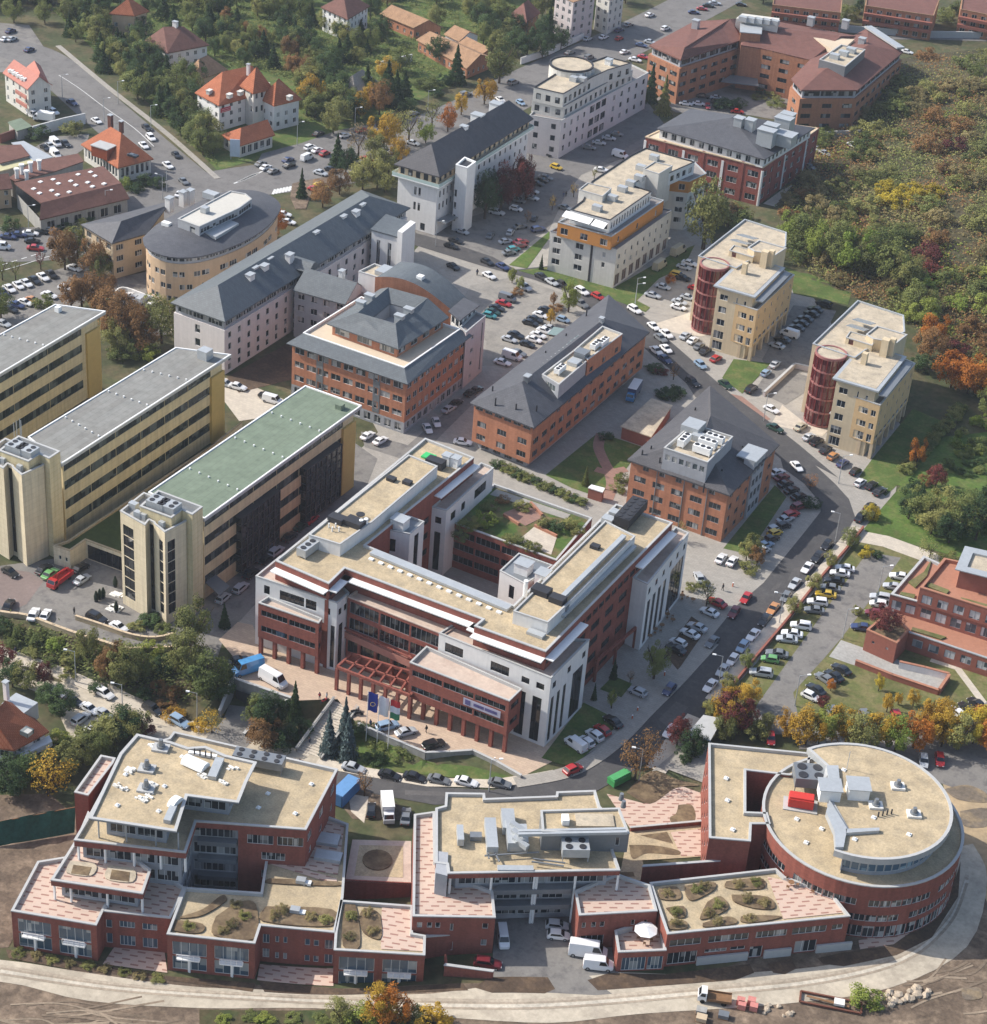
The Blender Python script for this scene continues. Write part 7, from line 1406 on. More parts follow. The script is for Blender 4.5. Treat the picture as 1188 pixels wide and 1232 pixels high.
# ---------------------------------------------------------------- walls, ramp, stairs, pavilions
def wall_thing(name, label, pts, h, t, m, capm=None, zb=None, group=None, top=None):
 """a wall along picture points: foot on the terrain, or from zb up; top: absolute height"""
 P3 = [GP(p) for p in pts]; L2 = [p.to_2d() for p in P3]
 o = Building(name, label, 'wall', P3[len(P3) // 2], group)
 q, c = MB(), MB()
 for a, d in zip(P3, P3[1:]):
  a2, d2 = a.to_2d(), d.to_2d(); u = (d2 - a2).normalized(); n = Vector((-u.y, u.x)) * t / 2
  za, zd = (top, top) if top is not None else (a.z + h, d.z + h); z0 = (zb if zb is not None else min(a.z, d.z)) - .3
  for qq, w_, b0, b1, e in ((q,1.0, None,0.0,.0),(c,1.25,0.0,.14,.04)):
   if qq is c and capm is None: continue
   nn = n * w_; ring = [a2 - nn - u * e, d2 - nn + u * e, d2 + nn + u * e, a2 + nn - u * e]; tz = [za, zd, zd, za]
   lo = [z0] * 4 if b0 is None else [x + b0 + .002 for x in tz]; hi = [x + b1 for x in tz]; i = len(qq.v)
   qq.v += [(p.x, p.y, z) for p, z in zip(ring, lo)] + [(p.x, p.y, z) for p, z in zip(ring, hi)]; qq.f += [tuple(i + k for k in f) for f in ((3,2,1,0),(4,5,6,7),(0,1,5,4),(1,2,6,5),(2,3,7,6),(3,0,4,7))]
 o.part('wall', q, m)
 if capm: o.part('coping', c, capm)
 return o
wall_thing('retaining_wall', 'long yellow stone retaining wall below the office slab forecourt', smooth([X(-60,727), G_(0,396), G_(90,408), G_(180,441), G_(250,466), G_(340,495), G_(440,521), G_(590,516)],3),0,.5, MT.stone_wall, MT.tan_stone, zb=-3.8, top=.9)
wall_thing('ramp_wall', 'curved yellow stone wall along the planted ramp at the stair tower', smooth([G_(258,412), G_(350,442), G_(450,476), G_(530,485), G_(598,470)],3),1.0,.4, MT.stone_wall, MT.tan_stone)
wall_thing('retaining_wall', 'grey concrete retaining wall with railing between the plaza and the front lawn',[Q(540,322), Q(640,372), Q(770,422), Q(850,420), Q(930,414), Q(1010,452), Q(1095,500)],0,.4, MT.concrete, MT.coping, zb=-3.8, top=.75)
wall_thing('headwall', 'concrete headwall over the underpass mouth below the parked vans',[G_(792,622), G_(860,648), G_(990,690)],0,.5, MT.concrete, MT.coping, zb=-1.4, top=.9)
wall_thing('wing_wall', 'sloping concrete wing wall on the wooded side of the underpass',[G_(795,626), G_(748,745)],1.6,.5, MT.concrete, MT.coping)
wall_thing('wing_wall', 'low concrete wing wall on the shrub side of the underpass',[G_(985,694), G_(900,740), G_(830,810)],.7,.5, MT.concrete, MT.coping)
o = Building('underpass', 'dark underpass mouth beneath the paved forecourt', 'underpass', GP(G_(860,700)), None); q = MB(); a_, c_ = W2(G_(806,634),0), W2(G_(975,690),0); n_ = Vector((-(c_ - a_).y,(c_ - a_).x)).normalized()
q.prism([a_ - n_ * .3, c_ - n_ * .3, c_ - n_ * .26, a_ - n_ * .26],-3.5,-1.0); o.part('mouth_shade', q, MT.dark_metal)  # thin dark sheet stands in for the shade inside the mouth
for t in (.33,.66): p = a_.lerp(c_, t) - n_ * .4; o.part('pier', MB().box(p.x - .25, p.x + .25, p.y - .25, p.y + .25,-3.6,-1.0), MT.concrete)
# stairs from the plaza to the street
a_, c_ = W(Q(500,250),0), GP(Q(372,425)); d = (c_ - a_).to_2d(); L = d.length; d /= L; n = Vector((-d.y, d.x)) * 2.6; o = Building('staircase', 'grey stone staircase dropping from the plaza to the street beside blue spruces', 'staircase', c_)
q = MB(); N2 = 22
for k in range(N2): s0 = a_.to_2d() + d * L * k / N2; s1 = a_.to_2d() + d * L * (k + 1) / N2; z = (c_.z) * (k + 1) / N2; q.prism([s0 + n, s1 + n, s1 - n, s0 - n],-4, z + .05)
o.part('steps', q, MT.paving_light);
for s in (1,-1): o.part('side_wall', MB().bar((*(a_.to_2d() + n * s * 1.06),.45),(*(c_.to_2d() + n * s * 1.06), c_.z + .45),.35,1.3), MT.concrete); o.part('handrail', MB().bar((*(a_.to_2d() + n * s * .9),1.2),(*(c_.to_2d() + n * s * .9), c_.z + 1.2),.07), MT.zinc)
wall_thing('garden_wall', 'long low brick wall between the pavement and the lawn car park', smooth([SS(1060,460), SS(930,625), SS(790,780), SS(640,965), SS(480,1165), P(380,800), P(300,905)],3),.9,.35, MT.brick_red, MT.brick_red)
wall_thing('ramp_wall', 'low red brick wall along the outer side of the garage ramp',[V6(-5,940), V6(250,1040), V6(578,1150)],1.2,.5, MT.brick_red, MT.terracotta)
wall_thing('ramp_wall', 'white-faced garage ramp wall with a brick top',[V6(300,960), V6(480,1000), V6(650,1045)],1.6,.5, MT.white_wall, MT.terracotta); wall_thing('ramp_wall', 'short red brick end wall of the garage ramp',[V6(652,1050), V6(582,1152)],1.6,.5, MT.brick_red, MT.terracotta)
wall_thing('boundary_wall', 'white boundary wall between the avenue pavement and the conifers',[U3(105,305), U3(250,255), U3(355,205), U3(410,180)],2.2,.4, MT.white_wall, MT.coping)
wall_thing('retaining_wall', 'white retaining wall with a garage door beside the orange-roofed house',[V7(235,620), V7(450,560), V7(610,525)],3.2,.5, MT.white_wall, MT.coping); wall_thing('boundary_wall', 'brown brick wall behind the workshop car park',[V7(0,665), V7(130,620), V7(235,595)],2.6,.5, MT.brick_red, MT.tile_brown)
wall_thing('boundary_wall', 'white garden wall above the avenue bend',[K(262,225), K(366,200)],2.6,.4, MT.white_wall, MT.coping); wall_thing('curved_wall', 'curved white wall round the small sunken car park', smooth([U1(530,842), U1(562,800), U1(605,795), U1(690,825), U1(760,845), U1(815,865)],3),1.2,.4, MT.white_wall)
wall_thing('embankment_wall', 'pale grey noise wall along the embankment road',[L_(590,95), L_(700,105), L_(800,112), L_(1000,125), L_(1188,128)],2.5,.6, MT.coping); strip('embankment_road',[L_(860,118), L_(1000,118), L_(1188,125), X(1400,55)],9, MT.asphalt_mid,.06)
wall_thing('quay_wall', 'grey retaining wall beside the terrace below the horseshoe block',[L_(630,460), L_(760,455), L_(810,425)],2.2,.6, MT.concrete); patch('terrace_paving',[L_(670,415), L_(760,400), L_(840,340), L_(870,345), L_(820,410), L_(700,455), L_(640,455)], MT.paving_light,.05); patch('yard',[L_(620,470), L_(770,470), L_(700,540), L_(480,690), L_(440,680), L_(620,540)], MT.paving_light,.05)
b = shed('long garden pavilion with a flat grey gravel roof between the orange blocks', ft(3.2, N(585,492), N(690,528), N(762,420), N(690,396)),3.2, MT.brick_red, MT.gravel_pale, 'pavilion', 'pavilion');
shed('small red kiosk with a white roof on the garden path', ft(2.6, N(474,700), N(524,716), N(532,702), N(486,690)),2.6, MT.brick_red, MT.white_paint, 'kiosk', 'kiosk', over=.1)
wall_thing('garden_wall', 'low brick wall with a pale coping between the tiled forecourt and the gravel court',[Y(468,652), Y(600,640), Y(742,627)],.9,.35, MT.red_brick, MT.coping)
o = Building('carport', 'pale flat-roofed carport beside the maroon tree at the kerb', 'carport', GP(P(240,1000))); pl = ft(2.8, P(183,1012), P(240,946), P(305,958), P(262,1035)); o.part('roof', MB().prism(pl,2.7,2.95), MT.coping)
for p in inset(ccw(pl),.4): o.part('post', MB().box(p.x - .1, p.x + .1, p.y - .1, p.y + .1,0,2.7), MT.zinc)
o = Building('canopy', 'glazed parking canopy behind the long slate roof', 'canopy', GP(M_(480,900))); pl = ft(2.6, M_(440,898), M_(500,908), M_(530,876), M_(470,866)); o.part('roof', MB().prism(pl,2.5,2.65), MT.skylight_glass)
for p in inset(ccw(pl),.3): o.part('post', MB().box(p.x - .08, p.x + .08, p.y - .08, p.y + .08,0,2.5), MT.zinc)
for lab, pts in (('tan garage ramp wall beside the steep grass bank',[O(405,690), O(510,592)]),('short tan wall closing the head of the garage ramp',[O(512,590), O(560,600)])): wall_thing('ramp_wall', lab, pts,1.3,.5, MT.pink_wall, MT.coping)
patch('ramp_floor',[O(420,690), O(510,605), O(560,620), O(545,680), O(480,720)], MT.asphalt_old,.06)
# ---------------------------------------------------------------- lamps, flags, site things, people
def lamp(p, h=8.0, side=-1, label='', arm=1.4):
 v = GP(p); o = empty('street_lamp', v); tag(o, label, 'street lamp', 'street lamps')
 def pt(nm, mb, m): q = link(nm, mb.mesh(nm), m, o); return q
 pt('pole', MB().cyl((0,0),.11,0, h,8,.07), MT.zinc); dx, dy = RT.x * side * arm, RT.y * side * arm
 pt('arm', MB().bar((0,0, h - .05),(dx, dy, h + .25),.07), MT.zinc)
 q = MB(); q.bar((dx, dy, h + .27),(dx * 1.5, dy * 1.5, h + .36),.38,.2); pt('lamp_head', q, MT.white_paint)
for p, lab, s in ((SS(862,545), 'street lamp at the outer kerb of the bend',-1),(SS(462,1130), 'street lamp standing by the copper car at the kerb',-1),(P(290,850), 'street lamp above the silver cars at the brick wall',-1),(B(1100,225), 'street lamp in the soil bed at the corner',-1),(Q(985,545), 'short street lamp behind the grey car on the curved street',1),(P(545,915), 'lamp at the rounded island of the lawn car park',1),(P(705,690), 'lamp at the lawn edge of the car park',1),(P(822,545), 'lamp beside the white cars under the terraced building',1),(U4(362,480), 'street lamp on the lower pavement below the bank',-1),(U4(940,680), 'street lamp by the underpass shrubs',-1),(M_(833,760), 'lamp on the grass corner by the white and orange block',1),(O(405,775), 'thin lamp at the red crossing',1),(V7(447,340), 'tall lamp at the bend above the pink roof',1),(V7(745,510), 'tall lamp at the kerb above the orange hip roof',1),(U1(505,430), 'lamp before the brown workshop',1),(U1(138,505), 'lamp by the parked cars on the avenue',1),(U1(775,355), 'lamp at the junction corner',-1),(U2(228,295), 'lamp in front of the large white villa',1),(U2(503,225), 'tall lamp among the avenue trees',1),(U2(850,140), 'tall lamp at the avenue bend',1),(TT(590,830), 'lamp at the end of the tower car row',1),(R_(385,530), 'thin lamp before the white stair tower',1),(U4(585,640), 'street lamp by the dark estate car on the lower street',-1),(N(633,90), 'lamp behind the slate peak',1),(U1(795,320), 'lamp post between the road and the oval roof',1),(V7(845,385), 'tall lamp under the wooded bank',1),(V7(1080,560), 'lamp post on the wooded kerb by the white minibus',1)): lamp(p,7.5, s, lab)
def flag(p, h, lab, cols, vertical=True):
 v = GP(p); o = empty('flagpole', v); tag(o, lab, 'flag', 'three flagpoles before the plaza'); link('pole', MB().cyl((0,0),.09,0, h,8,.05).mesh('pole'), MT.white_paint, o)
 n = len(cols); fl = None
 for k, c in enumerate(cols):
  q = MB(); z1 = h - .2 - 4.4 * k / n; z0 = h - .2 - 4.4 * (k + 1) / n
  for i in range(6):
   x0, x1 = i * .3,(i + 1) * .3; w0, w1 = .16 * math.sin(i * 1.1 + k * .2),.16 * math.sin((i + 1) * 1.1 + k * .2)
   f = lambda x, w, z: (RT.x * x - RT.y * w, RT.y * x + RT.x * w, z - x * .25); q.face([f(x0 + .08, w0, z0), f(x1 + .08, w1, z0), f(x1 + .08, w1, z1), f(x0 + .08, w0, z1)])
  s = link('flag_cloth' if k == 0 else 'stripe', q.mesh('flag_cloth' if k == 0 else 'stripe'), c, o if k == 0 else fl)
  if k == 0: fl = s
 return o, fl
fb, fw_, fr, fg = mat('flag_blue',(.03,.05,.30),.7,.05), mat('flag_white',(.75,.75,.78),.7,.05), mat('flag_red',(.60,.05,.05),.7,.05), mat('flag_green',(.06,.25,.12),.7,.05)
o, fl = flag(Q(567,372),12.5, 'flagpole with a blue flag ringed by yellow stars',[fb])
for k in range(12): a_ = k * math.pi / 6; x, z = .95 + .45 * math.cos(a_),10.0 + .45 * math.sin(a_) - .25; link('star', MB().box(RT.x * x + .25 - .05, RT.x * x + .25 + .05, RT.y * x - .42, RT.y * x - .38, z - .06, z + .06).mesh('star'), mat('flag_gold',(.75,.55,.05),.6,.05), fl)
flag(Q(604,388),12.0, 'flagpole with a plain white flag',[fw_]); flag(Q(641,408),12.5, 'flagpole with a red white and green flag',[fr, fw_, fg])
# people
def person_mesh(stride, arm):
 me = bpy.data.meshes.new('person'); bm = bmesh.new(); L = bm.verts.layers.skin.verify()
 pts = {'pel': (0,0,.95,.15), 'che': (0,.02,1.32,.17), 'nec': (0,.02,1.5,.065), 'hed': (0,.04,1.66,.10), 'top': (0,.03,1.74,.08)}
 for s, n in ((1, 'l'),(-1, 'r')):
  pts.update({'hip' + n: (s * .09,0,.9,.1), 'kne' + n: (s * .1, s * stride * .5 + .03,.5,.07), 'ank' + n: (s * .1, s * stride,.09,.05), 'toe' + n: (s * .1, s * stride + .15,.05,.045), 'sho' + n: (s * .19,0,1.42,.065), 'elb' + n: (s * .25,-s * arm * .4,1.14,.05), 'wri' + n: (s * .24,-s * arm + .08,.92,.038), 'han' + n: (s * .23,-s * arm + .12,.84,.035)})
 v = {k: bm.verts.new(p[:3]) for k, p in pts.items()}
 for k, p in pts.items(): v[k][L].radius = (p[3], p[3])
 v['pel'][L].use_root = True
 for a, b_ in (('pel', 'che'),('che', 'nec'),('nec', 'hed'),('hed', 'top')): bm.edges.new((v[a], v[b_]))
 for n in 'lr':
  for a, b_ in (('pel', 'hip'),('hip', 'kne'),('kne', 'ank'),('ank', 'toe'),('che', 'sho'),('sho', 'elb'),('elb', 'wri'),('wri', 'han')): bm.edges.new((v[a if a in v else a + n], v[b_ + n]))
 bm.to_mesh(me); bm.free(); return me
PM = [person_mesh(.22,.2), person_mesh(.05,.06)]
def person(p, lab, top_c, leg_c, k=0, rz=0.0):
 v = GP(p); o = link('person', PM[k], None); o.location = v + Vector((0,0,.06)); o.rotation_euler.z = rz
 if len(PM[k].materials) == 0: PM[k].materials.append(mat('skin',(.45,.28,.2),.6,.05))
 o.material_slots[0].link = 'OBJECT'; o.material_slots[0].material = leg_c
 s = o.modifiers.new('skin', 'SKIN'); s.use_smooth_shade = True; m_ = o.modifiers.new('smooth', 'SUBSURF'); m_.levels = m_.render_levels = 1
 tag(o, lab, 'person')
 q = MB(); q.cyl((0,.01),.215,.98,1.44,12,.19); link('jacket', q.mesh('jacket'), top_c, o); q = MB(); q.cyl((0,.03),.125,1.6,1.72,10,.12).cyl((0,.03),.12,1.72,1.82,10,.05); link('hair', q.mesh('hair'), MATS.hair, o)
 q = MB(); q.cyl((0,.05),.115,1.52,1.68,10); link('face', q.mesh('face'), MATS.skin, o)
mat('hair',(.03,.022,.016),.7,.1); ck, cb, cw_, cr_ = mat('cloth_black',(.02,.02,.024),.9,.1), mat('cloth_blue',(.05,.07,.14),.9,.1), mat('cloth_white',(.6,.6,.58),.9,.1), mat('cloth_red',(.4,.05,.05),.9,.1)
person(Q(772,345), 'person in black walking across the plaza', ck, ck,0,1.2); person(SS(58,895), 'person in black walking on the sunlit pavement by the white car', ck, ck,0,2.0); person(Q(408,262), 'person in red beside the motorbikes at the stairs', cr_, cb,1,.5); person(Q(432,262), 'person in white beside the motorbikes at the stairs', cw_, cb,1,-1)
person(Q(375,385), 'person in dark clothes on the staircase', ck, cb,0,2.5); person(E_(620,765), 'person in black standing by the small lawn', ck, ck,1); person(Q(582,325), 'person in dark blue standing by the flagpoles', cb, cb,1,1.0); person(Q(262,80), 'person in blue sitting area under the brick arcade', cb, ck,1,.3); person(R_(1088,262), 'person in blue jacket on the shaded yard', cb, cb,0,.3); person(R_(1102,260), 'person in black on the shaded yard', ck, ck,0,.3); person(U4(75,345), 'person in dark clothes on the lower pavement', ck, cb,0,1.8); person(G_(253,395), 'person in dark clothes by the forecourt ramp', ck, ck,1); person(M_(128,635), 'person in black crossing the street by the white sedan', ck, ck,0,.8); person(R_(612,690), 'person in grey at the corner kerb', cb, ck,0,.8)
# small site things
def prop(name, label, cat, p, parts, group=None, z=None, rz=0.0):
 v = GP(p) if z is None else W(p, z); o = empty(name, v, rz); tag(o, label, cat, group)
 for nm, mb, m in parts: link(nm, mb.mesh(nm), m, o)
 return o
prop('shipping_container', 'blue site container behind the stepped brick building', 'container', B(100,280),[('body', MB().box(-1.3,1.3,-3,3,.1,2.7), mat('container_blue',(.06,.16,.36),.5,.15)),('roof', MB().box(-1.32,1.32,-3.02,3.02,2.7,2.8), mat('container_top',(.12,.26,.48),.5,.1)),('door', MB().box(-1.1,1.1,-3.06,-3.0,.2,2.6), MATS.container_blue)])
prop('dumpster', 'rounded green skip at the bend of the street', 'skip', B(1032,228),[('body', MB().bar((-2.2,0,.9),(2.2,0,.9),1.9,1.4), mat('skip_green',(.05,.25,.08),.5,.12)),('lid', MB().bar((-2.1,0,1.72),(2.1,0,1.72),1.5,.22), mat('skip_lid',(.08,.33,.12),.5,.1)),('rim', MB().box(-2.3,2.3,-1.02,1.02,1.4,1.5), MATS.skip_green)], rz=rad(70))
prop('crate', 'red generator box on a pale mat on the round roof', 'generator', C(552,310),[('mat', MB().box(-3,3,-1.8,1.8,0,.2), MT.coping),('body', MB().box(-2.2,2.2,-1.1,1.1,.3,2.0), mat('box_red',(.55,.05,.04),.4,.08)),('lid', MB().box(-2.1,2.1,-.9,.9,2.0,2.35), MATS.box_red),('foot', MB().box(-2.0,2.0,-.9,.9,.2,.3), MT.dark_metal)], z=RZ - .48, rz=rad(20))
pu = prop('parasol', 'white octagonal parasol on the lower brick terrace', 'parasol', C(22,765),[('pole', MB().cyl((0,0),.05,0,2.9,6), MT.wood),('canopy', MB().cyl((0,0),2.0,2.2,2.85,8,.12), MT.white_paint)], z=3.55)
def table(p, lab, z=None, grp='outdoor table sets'):
 o = prop('table', lab, 'table', p,[('table_top', MB().cyl((0,0),.55,.7,.76,10), MT.wood),('leg', MB().cyl((0,0),.06,0,.7,6), MT.dark_metal)], grp, z)
for p, lab in ((E_(810,560), 'dark round table nearest the brick pergola'),(E_(830,580), 'round table by the cafe hedge'),(E_(765,615), 'round table in the middle of the cafe terrace'),(E_(790,600), 'round table beside the middle of the cafe terrace'),(E_(745,640), 'pale bench table at the near end of the cafe terrace'),(E_(865,490), 'table in front of the white stone fins'),(E_(905,505), 'table by the cafe terrace steps')): table(p, lab)
for p, lab in ((C(520,580), 'wooden table on the roof deck beside the planting'),(C(605,595), 'wooden table on the roof deck by the round wall')): table(p, lab,7.0)
def chairs(p, z, n, lab, grp='wooden chairs on the roof terraces'):
 v = GP(p) if z is None else W(p, z)
 for k in range(n):
  a_ = 2 * math.pi * k / n + .4; o = empty('chair', v + Vector((1.1 * math.cos(a_),1.1 * math.sin(a_),0)), a_ + math.pi / 2); tag(o, lab, 'chair', grp)
  link('seat', MB().box(-.22,.22,-.22,.22,.42,.47).mesh('seat'), MT.wood, o); link('backrest', MB().box(-.22,.22,-.24,-.2,.47,.9).mesh('backrest'), MT.wood, o)
  for i in (-1,1):
   for j in (-1,1): link('leg', MB().box(i * .19 - .02, i * .19 + .02, j * .19 - .02, j * .19 + .02,0,.42).mesh('leg'), MT.wood, o)
chairs(C(22,768),3.55,4, 'wooden chair under the white parasol'); chairs(C(520,580),7.0,3, 'wooden chair at the roof deck table beside the planting'); chairs(C(605,595),7.0,3, 'wooden chair at the roof deck table by the round wall')
for p in (E_(810,560), E_(765,615), E_(865,490)): chairs(p, None,4, 'chair at the cafe tables before the white stone fins', 'chairs on the cafe terrace')
pr_ = random.Random(5)
def stone(p, s, lab, grp, m=None):
 v = GP(p); bm = bmesh.new(); bmesh.ops.create_icosphere(bm, subdivisions=1, radius=s)
 for q in bm.verts: q.co *= pr_.uniform(.7,1.25); q.co.z *= .7
 me = bpy.data.meshes.new('rubble_block'); bm.to_mesh(me); bm.free(); o = link('rubble_block', me, m or mat('rubble',(.40,.33,.25),.95,.2,2.5)); o.location = v + Vector((0,0, s * .3)); tag(o, lab, 'stone', grp)
for k in range(46): t = pr_.random(); stone(C(795 + 190 * t + pr_.uniform(-8,8),985 - 40 * t + pr_.uniform(-32,22) * (1 - .4 * t)), pr_.uniform(.35,.85), 'broken pale stone block in the heap beside the green bush', 'rubble heap blocks')
for k in range(12): stone(C(480 + pr_.uniform(-50,50),1000 + pr_.uniform(-20,30)), pr_.uniform(.3,.6), 'broken stone block in the scatter beside the brick pallets', 'stone scatter by the pallets')
for k,(x, y) in enumerate(((352,1000),(392,1005),(348,985),(385,985))): prop('brick_pallet', f'wrapped pallet of red bricks in the {("front", "back")[k // 2]} pair on the {("truck", "rubble")[k % 2]} side', 'pallet', C(x, y),[('pallet', MB().box(-.7,.7,-.6,.6,0,.15), MT.wood),('bricks', MB().box(-.65,.65,-.55,.55,.16,1.2), mat('wrapped_brick',(.50,.20,.17),.5,.2,2.5))], 'brick pallets on the site', rz=rad(15))
for k,(x, y) in enumerate(((215,1015),(290,1030),(215,1040))): prop('block_pallet',('pallet of grey paving blocks behind the flatbed truck', 'low pallet of dark slabs beside the brick pallets', 'pallet of pale blocks at the very edge of the site')[k], 'pallet', C(x, y),[('pallet', MB().box(-.9,.9,-.7,.7,0,.15), MT.wood),('blocks', MB().box(-.85,.85,-.65,.65,.16,.9),(MT.concrete, MT.zinc_dark, MT.tan_stone)[k])], 'block pallets on the site', rz=rad(15))
sk_ = prop('rebar_rack', 'low steel rack of site scrap and pale sheeting', 'scrap rack', C(655,985),[('frame', MB().bar((-5,-1.2,.4),(5,-1.2,.4),.3).bar((-5,1.2,.4),(5,1.2,.4),.3).bar((-5,-1.2,.4),(-5,1.2,.4),.3).bar((5,-1.2,.4),(5,1.2,.4),.3), mat('rust',(.15,.06,.04),.9,.2)),('plank', MB().bar((-4,.2,.6),(3,-.4,.6),.4,.1), MT.wood),('sheet', MB().box(.5,2.2,-.7,.7,.55,1.0), MT.plastic_sheet)], rz=rad(18))
nb, nt = [GP(A(-40 + 42 * k,455 - 7 * k)) for k in range(8)],[W(A(-30 + 41 * k,372 - 8 * k),.6 + .3 * (k % 2)) for k in range(8)]; o = Building('netting', 'green netting spread over the bare slope beside the brick building', 'netting', nb[4]); q = MB(); rows_n = [[a_.lerp(c_, j / 4) + Vector((0,0, pr_.uniform(.05,.35))) for a_, c_ in zip(nb, nt)] for j in range(5)]
for r0_, r1_ in zip(rows_n, rows_n[1:]):
 for k in range(7): q.face([r0_[k], r0_[k + 1], r1_[k + 1], r1_[k]])
o.part('net', q, mat('net_green',(.018,.085,.062),.8,.35,1.5)); o.part('edge_rope', MB().bar(rows_n[4][0], rows_n[4][7],.12), MT.wood)
for k,(x, y) in enumerate(((328,350),(340,343),(352,338),(396,385),(393,300))): prop('clipped_shrub', f'{ordinal(k)} dark clipped column shrub from the left on the tower forecourt', 'shrub', G_(x, y),[('crown', MB().cyl((0,0),.45,.5,1.4,8,.5).cyl((0,0),.5,1.4,2.6,8,.15), mat('clipped',(.02,.03,.015),.95,.3,4)),('pot', MB().cyl((0,0),.4,0,.5,8), MT.dark_metal)], 'clipped shrubs on the forecourt')
for k,(x, y) in enumerate(((398,328),(392,372),(385,378))): prop('dust_sheet',('crumpled white sheeting by the clipped shrubs', 'white sheeting in front of the tower door', 'second white sheet in front of the tower door')[k], 'sheeting', G_(x, y),[('sheeting', MB().box(-1,1,-.6,.6,0,.4).box(-1.4,.2,-.9,.2,0,.2).box(.2,1.5,-.3,1,0,.25), MT.plastic_sheet)])
for k, p in enumerate((Q(540,285), Q(525,280), Q(425,268))):
 prop('motorbike',('dark motorbike parked at the head of the stairs', 'second dark motorbike parked at the head of the stairs', 'red motorbike beside the people at the stairs')[k], 'motorbike', p,[('body', MB().bar((-.6,0,.65),(.6,0,.75),.3,.35),(ck, ck, cr_)[k]),('front_wheel', MB().box(.45,1.05,-.06,.06,0,.6), MT.dark_metal),('rear_wheel', MB().box(-1.0,-.4,-.07,.07,0,.6), MT.dark_metal),('handlebar', MB().bar((.55,-.35,1.05),(.55,.35,1.05),.05), MT.dark_metal),('seat', MB().box(-.6,.1,-.14,.14,.86,.95), ck)], rz=rad(40 + 15 * k))
prop('billboard', 'pale blue advertising board standing before the large white villa', 'billboard', J(884,600),[('board', MB().box(-1.5,1.5,-.1,.1,1.0,6.5), mat('board_blue',(.42,.50,.60),.5,.1)),('post', MB().box(-1.3,-1.1,-.1,.1,0,1), MT.zinc)], rz=rad(30))
for k, p in enumerate((SS(130,865), E_(170,1098), E_(800,778), E_(700,910), E_(680,940))): prop('bollard',('orange bollard on the pavement by the crossing', 'orange barrier post at the plaza corner', 'orange bollard by the parking gate', 'orange bollard at the kerb by the silver car', 'orange bollard near the corner lawn')[k], 'bollard', p,[('post', MB().cyl((0,0),.14,0,.9,8), mat('bollard_orange',(.60,.14,.05),.5,.1)),('cap', MB().cyl((0,0),.16,.9,1.0,8), MT.white_paint)], 'orange bollards')
# ---------------------------------------------------------------- vehicles
CARCOL = {'w': ('white',(.72,.72,.72)), 's': ('silver',(.42,.44,.46)), 'g': ('grey',(.16,.17,.18)), 'k': ('black',(.018,.019,.022)), 'r': ('red',(.40,.025,.025)), 'm': ('maroon',(.15,.018,.025)), 'b': ('dark blue',(.03,.045,.12)), 'l': ('pale blue',(.24,.34,.46)), 't': ('teal',(.05,.26,.28)), 'd': ('dark green',(.015,.045,.03)), 'n': ('light green',(.14,.34,.12)), 'y': ('yellow',(.60,.40,.04)), 'o': ('copper',(.48,.22,.08)), 'e': ('beige',(.42,.38,.28)), 'u': ('bright blue',(.06,.25,.50))}
def paint(c):
 nm = 'paint_' + CARCOL[c][0].replace(' ', '_')
 if nm not in MATS: mat(nm, CARCOL[c][1],.28,.03,1.0,.5, coat=.6)
 return MATS[nm]
mat('car_glass',(.012,.014,.017),.06,.05, spec=.7); mat('tyre',(.012,.012,.012),.9,.1); mat('rim',(.35,.35,.36),.4,.05, metal=.5); mat('lamp_clear',(.7,.7,.7),.2,.02); mat('lamp_red',(.35,.01,.01),.3,.02)
